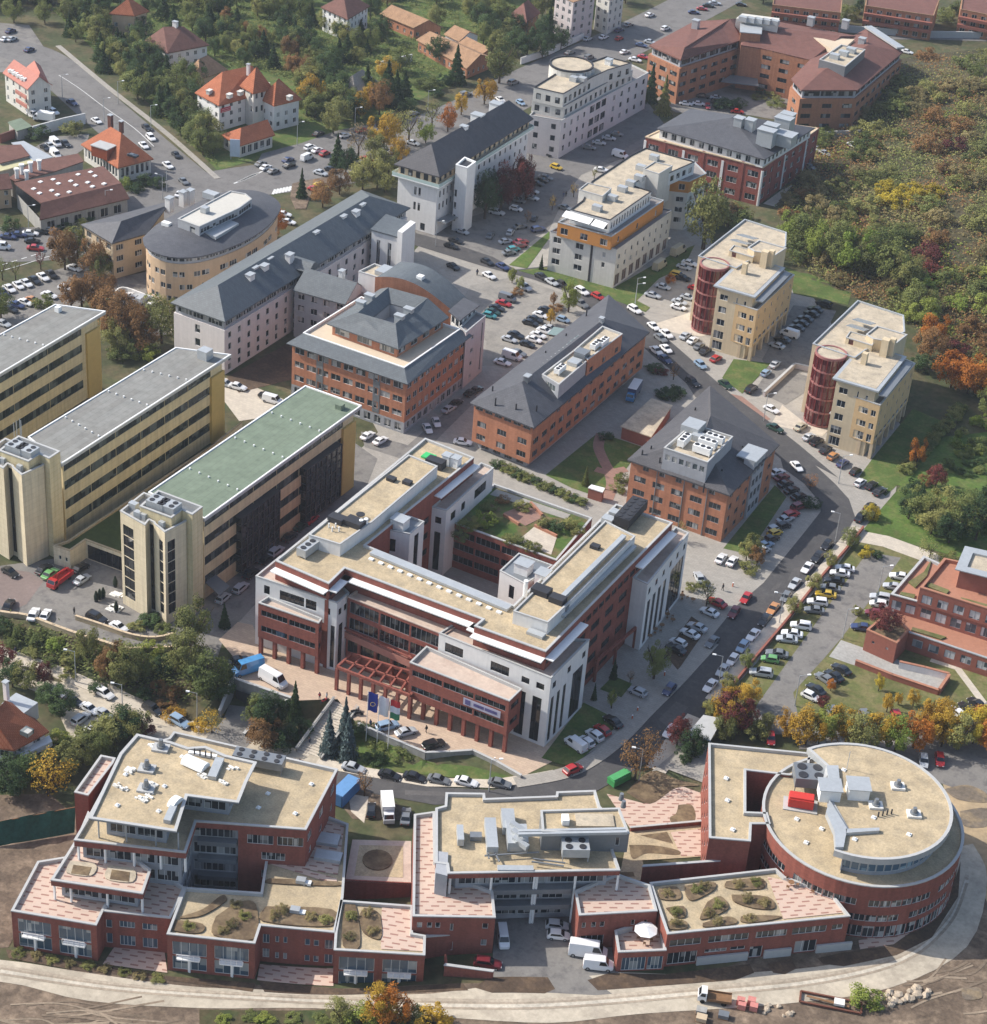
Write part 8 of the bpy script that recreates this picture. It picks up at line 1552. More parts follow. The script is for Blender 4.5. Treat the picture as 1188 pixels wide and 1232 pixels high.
# profile: length, width, floor, bonnet z, belt z, roof z, windscreen base/top, rear window top/base (x, front = +)
KIND = {'s': ('saloon car',4.5,1.76,.72,.90,1.42,.95,.15,-1.05,-1.65), 'h': ('hatchback',3.9,1.68,.76,.92,1.47,1.05,.35,-1.35,-1.85), 'w': ('estate car',4.6,1.82,.80,.98,1.62,1.0,.3,-1.85,-2.2), 'v': ('van',5.0,1.95,1.05,1.15,2.1,1.75,1.15,-2.35,-2.45), 'V': ('large van',6.2,2.1,1.2,1.35,2.7,2.4,1.7,-3.0,-3.05)}
CM = {}
def car_meshes(k):
 if k in CM: return CM[k]
 nm, L, Wd, hz, bz, rz, wx0, wx1, rx1, rx0 = KIND[k]; h = Wd / 2; xf, xr = L / 2,-L / 2
 bm = bmesh.new()
 def loft(sections):
  rings = []
  for sec in sections: rings.append([bm.verts.new(p) for p in sec])
  for a, b in zip(rings, rings[1:]):
   n = len(a)
   for i in range(n): bm.faces.new((a[i], a[(i + 1) % n], b[(i + 1) % n], b[i]))
  bm.faces.new(list(reversed(rings[0]))); bm.faces.new(rings[-1])
 tz = bz - .02 if k == 's' else bz
 st = [(xr,.42,.82 * h, tz - .12),(xr + .18,.26,.97 * h, tz),(rx0,.24, h, bz),(0,.22, h, bz),(wx0,.22, h, bz),(xf - .35,.26,.95 * h, hz),(xf,.38,.78 * h, hz - .16)]
 loft([[(x,-w, z0 + .12),(x,-w * .9, z0),(x, w * .9, z0),(x, w, z0 + .12),(x, w * 1.0,(z0 + z1) / 2 + .05),(x, w * .93, z1),(x,-w * .93, z1),(x,-w,(z0 + z1) / 2 + .05)] for x, z0, w, z1 in st])
 b0, b1, t = h * .92, h * .92, h * .76
 # cabin
 loft([[(rx0,-b0, bz - .05),(rx0, b0, bz - .05),(rx1, t, rz - .04),(rx1,-t, rz - .04)],[(rx1 + .4,-b0 - .005, bz - .05),(rx1 + .4, b0 + .005, bz - .05),(rx1 + .4, t, rz),(rx1 + .4,-t, rz)],[(wx1 - .3,-b0 - .005, bz - .05),(wx1 - .3, b0 + .005, bz - .05),(wx1 - .3, t, rz),(wx1 - .3,-t, rz)],[(wx0,-b0, bz - .05),(wx0, b0, bz - .05),(wx1, t, rz - .04),(wx1,-t, rz - .04)]])
 bmesh.ops.recalc_face_normals(bm, faces=bm.faces[:]); me = bpy.data.meshes.new('body'); bm.to_mesh(me); bm.free()
 for p in me.polygons: p.use_smooth = False
 parts = []
 e = .025
 def quad(nm, pts, m): parts.append((nm, MB().face(pts).mesh(nm), m, None))
 f = lambda a, b, u: a + (b - a) * u
 zz = lambda u: f(bz, rz - .04, u)
 quad('windscreen',[(f(wx0, wx1,.1) + e,-f(b0, t,.1) * .93, zz(.1) + e),(f(wx0, wx1,.1) + e, f(b0, t,.1) * .93, zz(.1) + e),(f(wx0, wx1,.92) + e, f(b0, t,.92) * .93, zz(.92) + e),(f(wx0, wx1,.92) + e,-f(b0, t,.92) * .93, zz(.92) + e)], 'car_glass')
 if k not in 'vV': quad('rear_window',[(f(rx0, rx1,.15) - e, f(b0, t,.15) * .9, zz(.15) + e),(f(rx0, rx1,.15) - e,-f(b0, t,.15) * .9, zz(.15) + e),(f(rx0, rx1,.9) - e,-f(b0, t,.9) * .9, zz(.9) + e),(f(rx0, rx1,.9) - e, f(b0, t,.9) * .9, zz(.9) + e)], 'car_glass')
 rear = (wx1 - 1.0) if k in 'vV' else f(rx0, rx1,.5) + .25
 for s in (1,-1):
  y0, y1 = s * (f(b0, t,.15) + e), s * (f(b0, t,.88) + e)
  quad('side_window',[(rear, y0, zz(.15)),(f(wx0, wx1,.15) - .12, y0, zz(.15)),(f(wx0, wx1,.88) - .12, y1, zz(.88)),(rear + .12, y1, zz(.88))][::s], 'car_glass')
 for x in (xf - .82, xr + .82):
  for s in (1,-1):
   q = MB(); n = 12; r = .32 if k not in 'vV' else .36
   ring = [(x + r * math.cos(2 * math.pi * i / n), r + r * math.sin(2 * math.pi * i / n)) for i in range(n)]
   y0, y1 = s * (h - .2), s * (h + .015)
   for i in range(n): a, b = ring[i], ring[(i + 1) % n]; q.face([(a[0], y0, a[1]),(b[0], y0, b[1]),(b[0], y1, b[1]),(a[0], y1, a[1])])
   q.face([(a[0], y1, a[1]) for a in ring]); rm = MB().face([(x + (a[0] - x) * .6, y1 + s * .012, r + (a[1] - r) * .6) for a in ring])
   parts.append(('wheel', q.mesh('wheel'), 'tyre',('rim', rm.mesh('rim'), 'rim')))
 for s in (1,-1):
  parts.append(('headlight', MB().box(xf - .12, xf + .015, s * h * .62 - .16, s * h * .62 + .16, hz - .3, hz - .14).mesh('headlight'), 'lamp_clear', None))
  parts.append(('tail_light', MB().box(xr - .015, xr + .1, s * h * .66 - .12, s * h * .66 + .12, bz - .36, bz - .16).mesh('tail_light'), 'lamp_red', None))
 for _, m_, mn, sub in parts:
  m_.materials.append(MATS[mn])
  if sub: sub[1].materials.append(MATS[sub[2]])
 CM[k] = (nm, me, parts); return CM[k]
SEEN = {}; CARS = []
def car(p, vec, k, c, label, group, mass=None):
 nm, me, parts = car_meshes(k)
 v = GP(p); a = GP((p[0] + vec[0] * .1, p[1] + vec[1] * .1)); d = (a - v).to_2d(); rz = math.atan2(d.y, d.x) + rnd.uniform(-.05,.05); s = 1 + rnd.uniform(-.04,.05)
 if not me.materials: me.materials.append(paint(c))
 if mass is not None:
  Mx = Matrix.Translation(v + Vector((0,0,.085))) @ Matrix.Rotation(rz,4, 'Z') @ Matrix.Scale(s,4); mass.add(me, Mx,[paint(c)])
  for n_, m_, mn, sub in parts: mass.add(m_, Mx,[MATS[mn]])
  return
 o = bpy.data.objects.new('parked_van' if k in 'vV' else 'parked_car', me); COL.objects.link(o)
 o.material_slots[0].link = 'OBJECT'; o.material_slots[0].material = paint(c)
 o.location = v + Vector((0,0,.085)); o.rotation_euler = (0,0, rz); o.scale = (s, s, s * rnd.uniform(.97,1.04))
 tag(o, label, 'van' if k in 'vV' else 'car', group)
 far = p[1] < 430
 for n_, m_, mn, sub in parts:
  if far and n_ in ('headlight', 'tail_light'): continue
  q = bpy.data.objects.new(n_, m_); COL.objects.link(q); q.parent = o
  if sub and not far: r = bpy.data.objects.new(sub[0], sub[1]); COL.objects.link(r); r.parent = q
def row(group, place, fr, vec, items):
 """items: 'x,y,kind colour'"""
 for t in items.split():
  x, y, kc = t.split(','); q = fr(float(x), float(y)); v2 = fr(float(x) + vec[0], float(y) + vec[1]); CARS.append((q,(v2[0] - q[0], v2[1] - q[1]), kc[0], kc[1], group, place))
def park_all():
 tot, cnt = {}, {}; near = sorted((c for c in CARS if c[2] not in 'vV'), key=lambda c: -c[0][1])[:296]; keep = {id(c) for c in near}; mass = Mass()
 for c in CARS: key = (c[2], c[3], c[5]); tot[key] = tot.get(key,0) + 1
 for c in sorted(CARS, key=lambda c: c[0][0]):
  q, vec, k, col, group, place = c; key = (k, col, place); n = cnt[key] = cnt.get(key,0) + 1; nm = f"{CARCOL[col][0]} {KIND[k][0]}"
  lab = f"{ordinal(n - 1)} {nm} from the left {place}" if tot[key] > 1 else f"{nm} {place}"
  car(q, vec, k, col, lab, group, None if k in 'vV' or id(c) in keep else mass)
 mass.build('distant_traffic', 'the small far cars on the avenue and upper lots')
row('cars along the main street kerb', 'along the outer kerb below the bend', SS,(-65,80), '800,585,hk 735,668,sk 660,748,sw 570,860,ss 505,955,hg 415,1040,so 355,1120,sk')
row('cars along the main street kerb', 'at the kerb beside the brick wall', P,(-35,40), '405,685,sw 370,725,hl 337,768,hw 303,803,ss 262,855,sw 128,1007,sw')
row('cars driving on the main street', 'driving on the main street', SS,(-60,75), '222,962,sr 138,1065,sm'); row('cars driving on the main street', 'on the open asphalt of the main street', P,(-40,45), '268,708,sg 125,868,hb')
row('cars driving on the main street', 'coming round the orange block', SS,(80,95), '585,22,sw'); row('cars driving on the main street', 'turning at the plaza end', B,(50,-25), '875,195,hr')
row('cars beside the orange block', 'under the shaded orange block', SS,(110,-42), '445,66,sw 480,102,sm 505,147,sk 550,192,sk 600,238,sk 605,308,wm 545,368,wr 505,400,ss 490,448,hk 425,470,hs 430,500,hy 400,540,sk 360,585,sl 345,625,hs')
row('cars before the orange block', 'on the pale apron before the orange block', SS,(60,-68), '45,680,sw 125,700,sw'); row('cars before the orange block', 'entering the pale apron by the cafe', P,(-20,-40), '225,493,ss')
row('cars in the lawn car park', 'on the lawn along the brick wall', P,(-80,-12), '712,462,sw 695,479,sw 678,503,sk 662,528,sg 648,549,sy 620,575,ww 610,602,sg 565,655,ww 535,681,sw 518,699,ss 485,748,sg 462,766,hn 432,812,ws')
row('cars under the terraced building', 'under the red terraced building', P,(-70,-12), '895,490,sw 872,523,ss 830,560,ws 825,582,hw 808,612,hm 768,660,sb')
row('cars on the ramp lawn', 'on the lawn below the garage ramp', P,(-60,-40), '700,800,sk 675,822,sk 645,832,sg 615,868,sk'); row('cars on the ramp lawn', 'with a green stripe at the rounded lawn', P,(70,35), '597,890,hw'); row('cars among the golden trees', 'behind the golden trees', P,(20,50), '670,945,hg 780,965,wg 885,960,hr'); row('cars at the garden edge', 'at the lawn edge below the terraced building', P,(-55,-45), '1085,945,sw 1120,930,sk 1152,915,sk')
row('cars among the golden trees', 'under the golden trees by the round building', C,(5,60), '625,122,hs 695,128,vw 970,166,hs 1025,162,hr 450,90,hr')
row('cars before the second yellow block', 'in the row before the second yellow block', TT,(70,-50), '380,530,se 425,585,ss 470,612,wk 518,655,sk 560,692,ho 612,730,sb 682,775,hk 708,838,hw 770,852,sk 815,885,sk 760,970,sk'); row('cars before the second yellow block', 'at the foot of the lawn hedge', SS,(40,-60), '1040,385,sk')
row('cars near the garage ramp', 'near the garage ramp of the yellow blocks', TT,(65,30), '240,538,sd 220,433,sw'); row('cars near the garage ramp', 'beside the grass square and garage ramp', TT,(60,-50), '110,322,wk 190,234,hl 240,186,ss')
row('cars between the yellow blocks', 'in shade between the yellow blocks', O,(-75,-25), '450,518,ss 470,498,sk 495,479,vw 520,456,sk 535,440,sk 550,425,sk 572,407,sk 585,392,sk 615,372,wk')
row('cars before the first yellow block', 'in the row before the first yellow block', O,(60,-38), '130,484,ss 157,500,sw 178,520,sg 200,538,sk 238,565,hr'); row('cars before the first yellow block', 'at the corner before the grass square', O,(45,35), '183,586,hl 270,655,sd 155,648,wk')
row('cars on the bend of the upper street', 'on the street below the first yellow block', O,(45,35), '18,451,sw 63,478,sw 43,493,sg 28,538,sw 62,530,sw 58,567,sb')
row('cars beside the first yellow block', 'in the lot beside the first yellow block', O,(70,20), '16,342,ss 52,312,ss 125,243,ss 145,230,sw 105,272,wy 122,282,sk 110,366,ss 140,350,ss 106,384,sw 165,318,sr'); row('vans beside the first yellow block', 'on the shaded grass by the poplar', O,(70,-45), '105,190,Ve 40,240,Ve')
row('cars on the upper street', 'before the white and orange block', M_,(70,38), '180,645,sw 240,605,sb 170,583,sk 415,650,sk 460,674,ss 505,684,hk 595,716,ww 665,738,hr 830,798,ww 340,698,ws 590,773,wg 20,605,sk')
row('cars in the pale car park', 'near the pink stair slab', M_,(65,18), '262,748,vg 245,770,sr 215,790,sk 197,808,sd 182,824,ht')
row('cars in the pale car park', 'in the pale car park', M_,(65,20), '435,802,sk 410,822,sw 385,842,sk 365,857,sk 510,842,hl 455,882,ss 430,893,sw 400,912,sw 380,932,sw 350,952,sk 300,912,sk 270,930,ss 310,992,sg 282,1008,vw 240,1034,sw')
row('cars in the upper car park', 'before the white stair tower', M_,(65,22), '60,448,ss 30,488,sk 10,512,sk'); row('cars in the upper car park', 'by the bright lawn strip', M_,(60,-10), '320,425,sg 400,438,wb 255,492,ss 322,494,sr 318,512,sm 290,528,ht 270,543,sg'); row('cars in the upper car park', 'in the lane of the upper car park', M_,(35,-50), '185,465,sg 275,452,hs 380,388,sk')
row('cars under the dark trees', 'under the dark trees in the upper car park', M_,(65,15), '215,363,ws 300,347,hw 310,308,sg 372,268,ss 372,297,ss 393,233,sk 415,218,sk 432,207,sg'); row('cars by the pale stepped block', 'by the pale stepped block', M_,(70,22), '480,160,hy 437,100,sk 765,108,vw 520,342,sg')
row('cars by the pale stepped block', 'in the shade of the pale stepped block', U3,(60,8), '430,710,sg 478,688,ss 525,666,ss 562,646,sg 490,818,sw')
row('cars on the far avenue', 'on the far avenue', U3,(70,-25), '720,78,sw 620,125,sg 575,150,sb 500,184,sw 575,190,hr 425,192,ss 600,254,sw 795,142,ww 340,257,sg 70,400,wg 430,280,wg'); row('cars before the horseshoe block', 'on the lot before the horseshoe block', U3,(55,12), '680,222,sb 722,207,ss 650,292,sw 690,278,sr'); row('cars on the far lay-by', 'on the far lay-by', U3,(60,5), '930,65,sb 970,48,sr 1000,33,sk 1030,22,ss 1155,27,sk'); row('cars behind the slate roof', 'behind the dark slate roof', U3,(50,30), '105,497,hl 8,482,sw')
row('cars in the horseshoe court', 'in the court of the horseshoe block', V5,(80,10), '485,940,sw 600,940,sw 640,874,sk 760,885,ss 760,922,sk 840,925,hs 945,1010,sr'); row('cars in the horseshoe court', 'at the foot of the court facade', V5,(10,60), '680,965,hr'); row('cars by the red brick block', 'on the pale yard by the red brick block', L_,(60,15), '620,503,ss 645,517,ss 740,490,sw 595,563,sg 920,178,sw')
row('cars at the avenue crossing', 'in the bay before the large white villa', U2,(60,-25), '290,314,ww 325,327,sw 360,344,hr 275,365,vw 185,374,sb 190,400,sk 115,427,sg 80,410,sw 55,392,sg 330,248,sk'); row('cars on the avenue', 'on the avenue by the trees', U2,(65,-15), '455,257,sw 535,232,sr 780,152,sg 1030,60,wg 1150,22,wk'); row('cars at the small island', 'on the island lot by the crossing', U2,(60,18), '340,437,ss 390,420,sk 340,497,sy 312,514,sr'); row('cars beside the oval block', 'at the kerb beside the oval block', U2,(70,12), '165,634,sw 185,670,sw'); row('cars among the avenue trees', 'among the avenue trees', U2,(60,15), '510,377,wg 555,372,sr 650,332,sw 780,293,sw')
row('cars on the side road', 'on the side road down to the crossing', U1,(55,50), '720,70,ww 700,22,sk 840,152,sk 800,202,sw 875,278,sg 685,107,sw'); row('cars on the side road', 'waiting at the junction', U1,(55,-45), '858,338,sw'); row('cars behind the workshop', 'in the yard behind the brown workshop', U1,(60,45), '265,97,vw 215,118,sk 240,110,ss 312,98,sk 265,152,vw')
row('cars on the avenue before the workshop', 'on the avenue before the workshop', U1,(70,5), '145,527,sw 235,510,hs 195,518,sk 90,533,sb 40,543,sb 155,563,sk 170,598,sr 8,592,vw 310,548,se')
row('cars on the upper lot', 'in the row above the yellow slab', U1,(55,42), '15,808,sb 45,790,sw 88,774,sw 125,764,sw 165,750,sk 205,735,sw 245,722,sk'); row('cars on the upper lot', 'standing on the lot above the yellow slab', U1,(60,20), '355,692,sw 310,788,hw 235,822,sw 155,845,so 120,857,sw 80,868,sb 50,888,sk 15,957,ss')
row('cars in the sunken car park', 'in the small sunken car park', U1,(55,-45), '610,824,sw 645,834,ss 678,848,vs 722,868,sw 752,883,sb 625,943,sw 685,962,ss 710,978,sw')
row('cars by the pink-roofed house', 'near the pink-roofed house', V7,(60,35), '515,388,sb 690,518,sw 235,478,vw 385,455,ww'); row('cars on the corner lot', 'on the corner lot by the wooded bank', J,(55,-25), '40,122,sb 20,152,sw 45,152,ss 110,192,sb')
row('cars on the slab forecourt', 'on the forecourt of the office slabs', G_,(30,-60), '115,402,sw 155,404,sw 30,370,sk'); row('cars on the slab forecourt', 'by the planted ramp of the stair tower', G_,(60,30), '330,415,wk 405,445,sw'); row('cars on the slab forecourt', 'beside the low podium', G_,(50,-35), '150,248,sk 172,264,sn 280,283,ss 275,244,sk'); row('cars on the slab forecourt', 'at the foot of the grey-roofed tower', G_,(60,40), '35,258,sk')
row('cars in the slab lane', 'in the shaded lane by the slab', G_,(50,-40), '760,347,hs 820,312,ws 855,263,sk 940,188,ws 905,215,sk 985,138,sk 1025,102,sd 1060,78,sr'); row('cars on the lower street', 'on the lower street', G_,(60,32), '355,671,ww 185,668,ss 250,698,sk 305,723,sw 355,742,ss 520,725,wk 612,768,wl'); row('cars on the lower parking', 'on the lower parking strip', G_,(60,-45), '275,758,ws 300,803,sw')
row('vans on the forecourt edge', 'above the underpass mouth', G_,(-60,20), '845,590,Vu'); row('vans on the forecourt edge', 'parked above the underpass mouth', G_,(60,32), '930,628,Vw'); row('vans on the forecourt edge', 'behind the bright blue van', G_,(60,-15), '812,560,sk')
row('cars on the curved street', 'along the curved street below the front lawn', Q,(70,12), '525,473,ss 648,498,sk 733,505,sk 815,513,sg 908,520,sw 1022,525,sg'); row('cars on the plaza', 'on the plaza by the flagpoles', Q,(70,-20), '640,330,wl 702,350,ss 797,394,wk'); row('cars in the gap', 'in the gap behind the brick building', Q,(10,-60), '585,616,hk 702,638,sg')
row('cars at the white corner', 'in the bay at the white stone corner', E_,(-55,-42), '470,1045,vw 510,1033,hw 540,1010,hw 568,990,hr 608,958,sk'); row('cars at the cafe', 'in the bays beside the cafe terrace', E_,(-60,-28), '700,848,hs 840,690,sk 850,665,hw 893,632,sw 920,608,ss 965,552,sw 992,518,sr')
row('vans in the yard', 'in the yard under the brick building', B,(5,60), '637,770,vw'); row('cars in the yard', 'backed against the yard wall', B,(65,8), '825,760,hw 820,727,hs'); row('cars in the yard', 'at the yard mouth', B,(65,8), '925,818,Vw 960,862,vw'); row('cars in the yard', 'at the low yard wall', B,(65,5), '585,857,wm')
row('cars by the terrace block', 'beside the orange and grey terrace block', H_,(60,-35), '435,962,sw 500,988,sw 850,825,ss 885,795,sk 960,742,sk 990,727,sk'); row('cars by the terrace block', 'on the lane by the terrace block', H_,(30,60), '740,925,sw 785,893,sw'); row('cars by the terrace block', 'by the shaded corner of the brick block', H_,(60,8), '920,995,sw'); row('cars behind the green roof', 'behind the green-roofed slab', F,(60,15), '755,338,sw 718,328,ss 865,381,vw 850,368,sk')
park_all()
def truck(p, vec, cab, body, label, kind='box', L=6.5, name='truck'):
 v = GP(p); a = GP((p[0] + vec[0] * .1, p[1] + vec[1] * .1)); d = (a - v).to_2d(); o = empty(name, v + Vector((0,0,.08)), math.atan2(d.y, d.x)); tag(o, label, 'truck')
 h = L / 2; pt = lambda nm, mb, m: link(nm, mb.mesh(nm), m, o)
 q = MB(); q.box(h - 1.5, h - .05,-1.0,1.0,.5,1.4); q.v += [(h - 1.5,-.98,1.4),(h - .15,-.98,1.4),(h - .15,.98,1.4),(h - 1.5,.98,1.4),(h - 1.5,-.9,2.2),(h - .6,-.9,2.2),(h - .6,.9,2.2),(h - 1.5,.9,2.2)]; i = len(q.v) - 8; q.f += [tuple(i + k for k in f) for f in ((4,5,6,7),(0,1,5,4),(1,2,6,5),(2,3,7,6),(3,0,4,7))]
 c = pt('cab', q, cab); link('windscreen', MB().face([(h - .17,-.85,1.46),(h - .17,.85,1.46),(h - .55,.8,2.12),(h - .55,-.8,2.12)]).mesh('windscreen'), MATS.car_glass, c)
 for s in (1,-1): link('side_window', MB().face([(h - 1.3, s * .99,1.48),(h - .4, s * .99,1.48),(h - .65, s * .93,2.1),(h - 1.3, s * .93,2.1)]).mesh('side_window'), MATS.car_glass, c)
 pt('chassis', MB().box(-h, h - 1.5,-.5,.5,.5,.75), MT.dark_metal)
 if kind == 'box': pt('cargo_box', MB().box(-h, h - 1.65,-1.1,1.1,.78,3.1), body); pt('roof_panel', MB().box(-h - .02, h - 1.63,-1.12,1.12,3.1,3.16), MT.white_paint)
 elif kind == 'flat':
  pt('flatbed', MB().box(-h, h - 1.65,-1.1,1.1,.76,.9), MT.wood)
  for y in (-1.1,1.02): pt('sideboard', MB().box(-h, h - 1.65, y, y + .08,.9,1.25), MT.wood)
 else:
  pt('tipper_body', MB().box(-h, h - 1.7,-1.05,1.05,.8,1.0).box(-h, h - 1.7,-1.05,-.95,1.0,1.8).box(-h, h - 1.7,.95,1.05,1.0,1.8).box(-h,-h + .1,-.94,.94,1.0,1.8), body); pt('crane', MB().bar((h - 2.2,0,.9),(h - 2.4,.2,3.0),.25).bar((h - 2.4,.2,3.0),(-h + .8,.3,2.6),.2), body)
 for x in (h - .9,-h + 1.2):
  for s in (1,-1):
   q = MB(); n = 12; rg = [(x + .42 * math.cos(2 * math.pi * i / n),.42 + .42 * math.sin(2 * math.pi * i / n)) for i in range(n)]
   for i in range(n): a_, b_ = rg[i], rg[(i + 1) % n]; q.face([(a_[0], s * .7, a_[1]),(b_[0], s * .7, b_[1]),(b_[0], s * 1.0, b_[1]),(a_[0], s * 1.0, a_[1])])
   q.face([(a_[0], s * 1.0, a_[1]) for a_ in rg]); pt('wheel', q, MATS.tyre)
 return o
truck(N(628,388),(-28,45), paint('u'), paint('b'), 'blue box truck in the lane behind the orange block', L=7.5); truck(C(258,975),(-80,-12), paint('w'), None, 'white flatbed truck with a wooden bed on the gravel road', 'flat',5.6); truck(G_(205,288),(-40,30), paint('r'), paint('r'), 'red tipper truck with a crane arm on the forecourt', 'tip',6.5); truck(Q(640,625),(8,60), paint('w'), paint('w'), 'white box truck beside the blue site container', 'box',6.2); truck(V7(315,510),(-60,-8), paint('w'), paint('w'), 'white box truck beside the pink-roofed house', 'box',6.5)
# ---------------------------------------------------------------- trees, shrubs, hedges
LEAF = {}
def lm(k, *c): LEAF[k] = leaf_mat('leaf_' + k, *c)
lm('green',(0.078,0.106,0.033),(0.221,0.245,0.075)); lm('dark',(0.030,0.060,0.025),(0.085,0.131,0.046)); lm('olive',(0.114,0.132,0.043),(0.318,0.306,0.101)); lm('bright',(0.182,0.255,0.047),(0.275,0.300,0.066))
lm('golden',(0.374,0.204,0.034),(0.552,0.360,0.054),(0.408,0.264,0.036)); lm('orange',(0.374,0.128,0.025),(0.504,0.204,0.036)); lm('russet',(0.145,0.082,0.034),(0.323,0.178,0.071)); lm('maroon',(0.076,0.024,0.024),(0.221,0.060,0.051)); lm('spruce',(0.076,0.128,0.128),(0.144,0.192,0.192)); lm('bare',(0.170,0.119,0.068),(0.264,0.204,0.120)); lm('yellow',(0.300,0.228,0.024),(0.576,0.456,0.060)); lm('scrub',(0.139,0.127,0.057),(0.331,0.266,0.119))
WORD = {'green': 'green', 'dark': 'dark green', 'olive': 'olive green', 'bright': 'bright green', 'golden': 'golden', 'orange': 'orange', 'russet': 'russet brown', 'maroon': 'maroon', 'spruce': 'blue-grey', 'bare': 'half-bare brown', 'yellow': 'yellow', 'scrub': 'dull brown-green'}
def crown(seed, n, shape, leaf):
 """leaf-sized faces in clumps through the crown of a tree one metre wide and high"""
 r = random.Random(seed); b = MB()
 clumps = []
 nc = 34 if shape in ('broad', 'tall') else 24
 for _ in range(nc):
  while True:
   x, y, z = r.uniform(-1,1), r.uniform(-1,1), r.uniform(-1,1); d = x * x + y * y + z * z
   if .12 < d < 1: break
  clumps.append((x * .5, y * .5,.55 + z * .45 if shape != 'shrub' else .42 + z * .42, r.uniform(.09,.2)))
 for i in range(n):
  if shape == 'conifer':
   h = r.random() ** 1.5; rr = (1 - h) * .5 * (.75 + .25 * math.cos(h * 42)); a = r.uniform(0,6.283); q = rr * math.sqrt(r.uniform(.25,1)); c = Vector((q * math.cos(a), q * math.sin(a),.06 + h * .94 - q * .15))
  else:
   x, y, z, s = clumps[r.randrange(nc)]
   v = Vector((r.gauss(0,1), r.gauss(0,1), r.gauss(0,1))).normalized() * s * r.uniform(.55,1.05); c = Vector((x, y, z)) + v
   if c.z < .02: continue
  nrm = Vector((c.x * 1.2 + r.gauss(0,.4), c.y * 1.2 + r.gauss(0,.4),(c.z - .4) + r.gauss(.3,.4))).normalized()
  t = nrm.orthogonal().normalized(); t = (Matrix.Rotation(r.uniform(0,6.28),3, nrm) @ t); u = nrm.cross(t); s = leaf * r.uniform(.6,1.35)
  b.face([c + t * s, c + u * s * .7, c - t * s, c - u * s * .7])
 return b.mesh('crown')
def trunk_mesh(seed, limbs=6):
 r = random.Random(seed); b = MB(); b.cyl((0,0),.035,0,.35,7,.026)
 for k in range(limbs):
  a = 6.283 * k / limbs + r.uniform(-.3,.3); q = Vector((.3 * math.cos(a),.3 * math.sin(a), r.uniform(.55,.85))); b.bar((0,0,.3), q,.018); b.bar(q * .6 + Vector((0,0,.12)), q + Vector((r.uniform(-.15,.15), r.uniform(-.15,.15),.12)),.01)
 return b.mesh('trunk')
CTRK = MB().cyl((0,0),.03,0,.9,6,.004).mesh('trunk')
CR = {'broad': [crown(i,5200, 'broad',.022) for i in range(4)], 'tall': [crown(20 + i,4200, 'tall',.026) for i in range(2)], 'bare': [crown(40 + i,650, 'broad',.026) for i in range(3)], 'conifer': [crown(60 + i,3200, 'conifer',.036) for i in range(2)], 'shrub': [crown(80 + i,2400, 'shrub',.030) for i in range(5)]}
TRK = [trunk_mesh(i) for i in range(3)]
for m_ in TRK + [CTRK]: m_.materials.append(MT.bark)
for l_ in CR.values():
 for m_ in l_: m_.materials.append(LEAF['green'])
TSEEN = {}
def uniq(lab):
 k = TSEEN.get(lab,0); TSEEN[lab] = k + 1
 return k
PLANTS = []
def tree(p, h, w, shape, col, place, group=None, world=None):
 PLANTS.append((p, h, w, shape, col, place, group, world))
def plant_all():
 tot = {}; global PLANTS
 PLANTS = [t for t in PLANTS if -25 < t[0][0] < 1213 and -30 < t[0][1] < 1275]
 for t in PLANTS: key = (t[3], t[4], t[5]); tot[key] = tot.get(key,0) + 1
 cnt = {}; far = set()
 for sel in (lambda t: t[3] == 'shrub', lambda t: t[3] not in ('shrub', 'conifer')):
  q = sorted((t for t in PLANTS if sel(t)), key=lambda t: t[1] * t[2] / max(1,900 - t[0][1] * .5) ** 2); far |= {id(t) for t in q[:max(0, len(q) - 296)]}
 mt, ms = Mass(), Mass()
 NOUN = {'broad': 'tree', 'tall': 'tall tree', 'bare': 'sparse tree', 'conifer': 'conifer', 'shrub': 'shrub'}
 for it in sorted(PLANTS, key=lambda t: (t[5], t[0][0])):
  p, h, w, shape, col, place, group, world = it
  key = (shape, col, place); n = cnt.get(key,0); cnt[key] = n + 1
  lab = f"{WORD[col]} {NOUN[shape]} {place}"
  if tot[key] > 1: lab = f"{ordinal(n)} {WORD[col]} {NOUN[shape]} from the left {place}"
  v = world if world is not None else GP(p)
  me = rnd.choice(CR[shape]); rz = rnd.uniform(0,6.28); wy = w * rnd.uniform(.85,1.1); small = shape == 'shrub'
  k = h * (.88 if not small and shape != 'conifer' else 1.0); z0 = 0 if small else h * (.12 if shape != 'conifer' else .02)
  tk = CTRK if shape == 'conifer' else rnd.choice(TRK)
  if id(it) in far:
   (ms if small else mt).add(me, Matrix.Translation(v + Vector((0,0, z0))) @ Matrix.Rotation(rz,4, 'Z') @ Matrix.Diagonal((w, wy, k,1)),[LEAF[col]])
   if not small: mt.add(tk, Matrix.Translation(v) @ Matrix.Diagonal((h * .85, h * .85, h * .95,1)),[MT.bark])
   continue
  if small: o = bpy.data.objects.new('shrub', me); COL.objects.link(o); o.location = v; c = o
  else:
   o = empty('conifer' if shape == 'conifer' else 'tree', v); c = bpy.data.objects.new('crown', me); COL.objects.link(c); c.parent = o
   t = bpy.data.objects.new('trunk', tk); COL.objects.link(t); t.parent = o; t.scale = (h * .85, h * .85, h * .95); c.location.z = z0
  c.scale = (w, wy, k); c.rotation_euler.z = rz
  c.material_slots[0].link = 'OBJECT'; c.material_slots[0].material = LEAF[col]
  tag(o, lab, 'shrub' if small else 'tree', group or ('shrubs ' if small else 'trees ') + place)
 mt.build('woodland', 'the small far trees among the upper gardens and hedges'); ms.build('shrubbery', 'the smallest shrubs on beds and slopes')
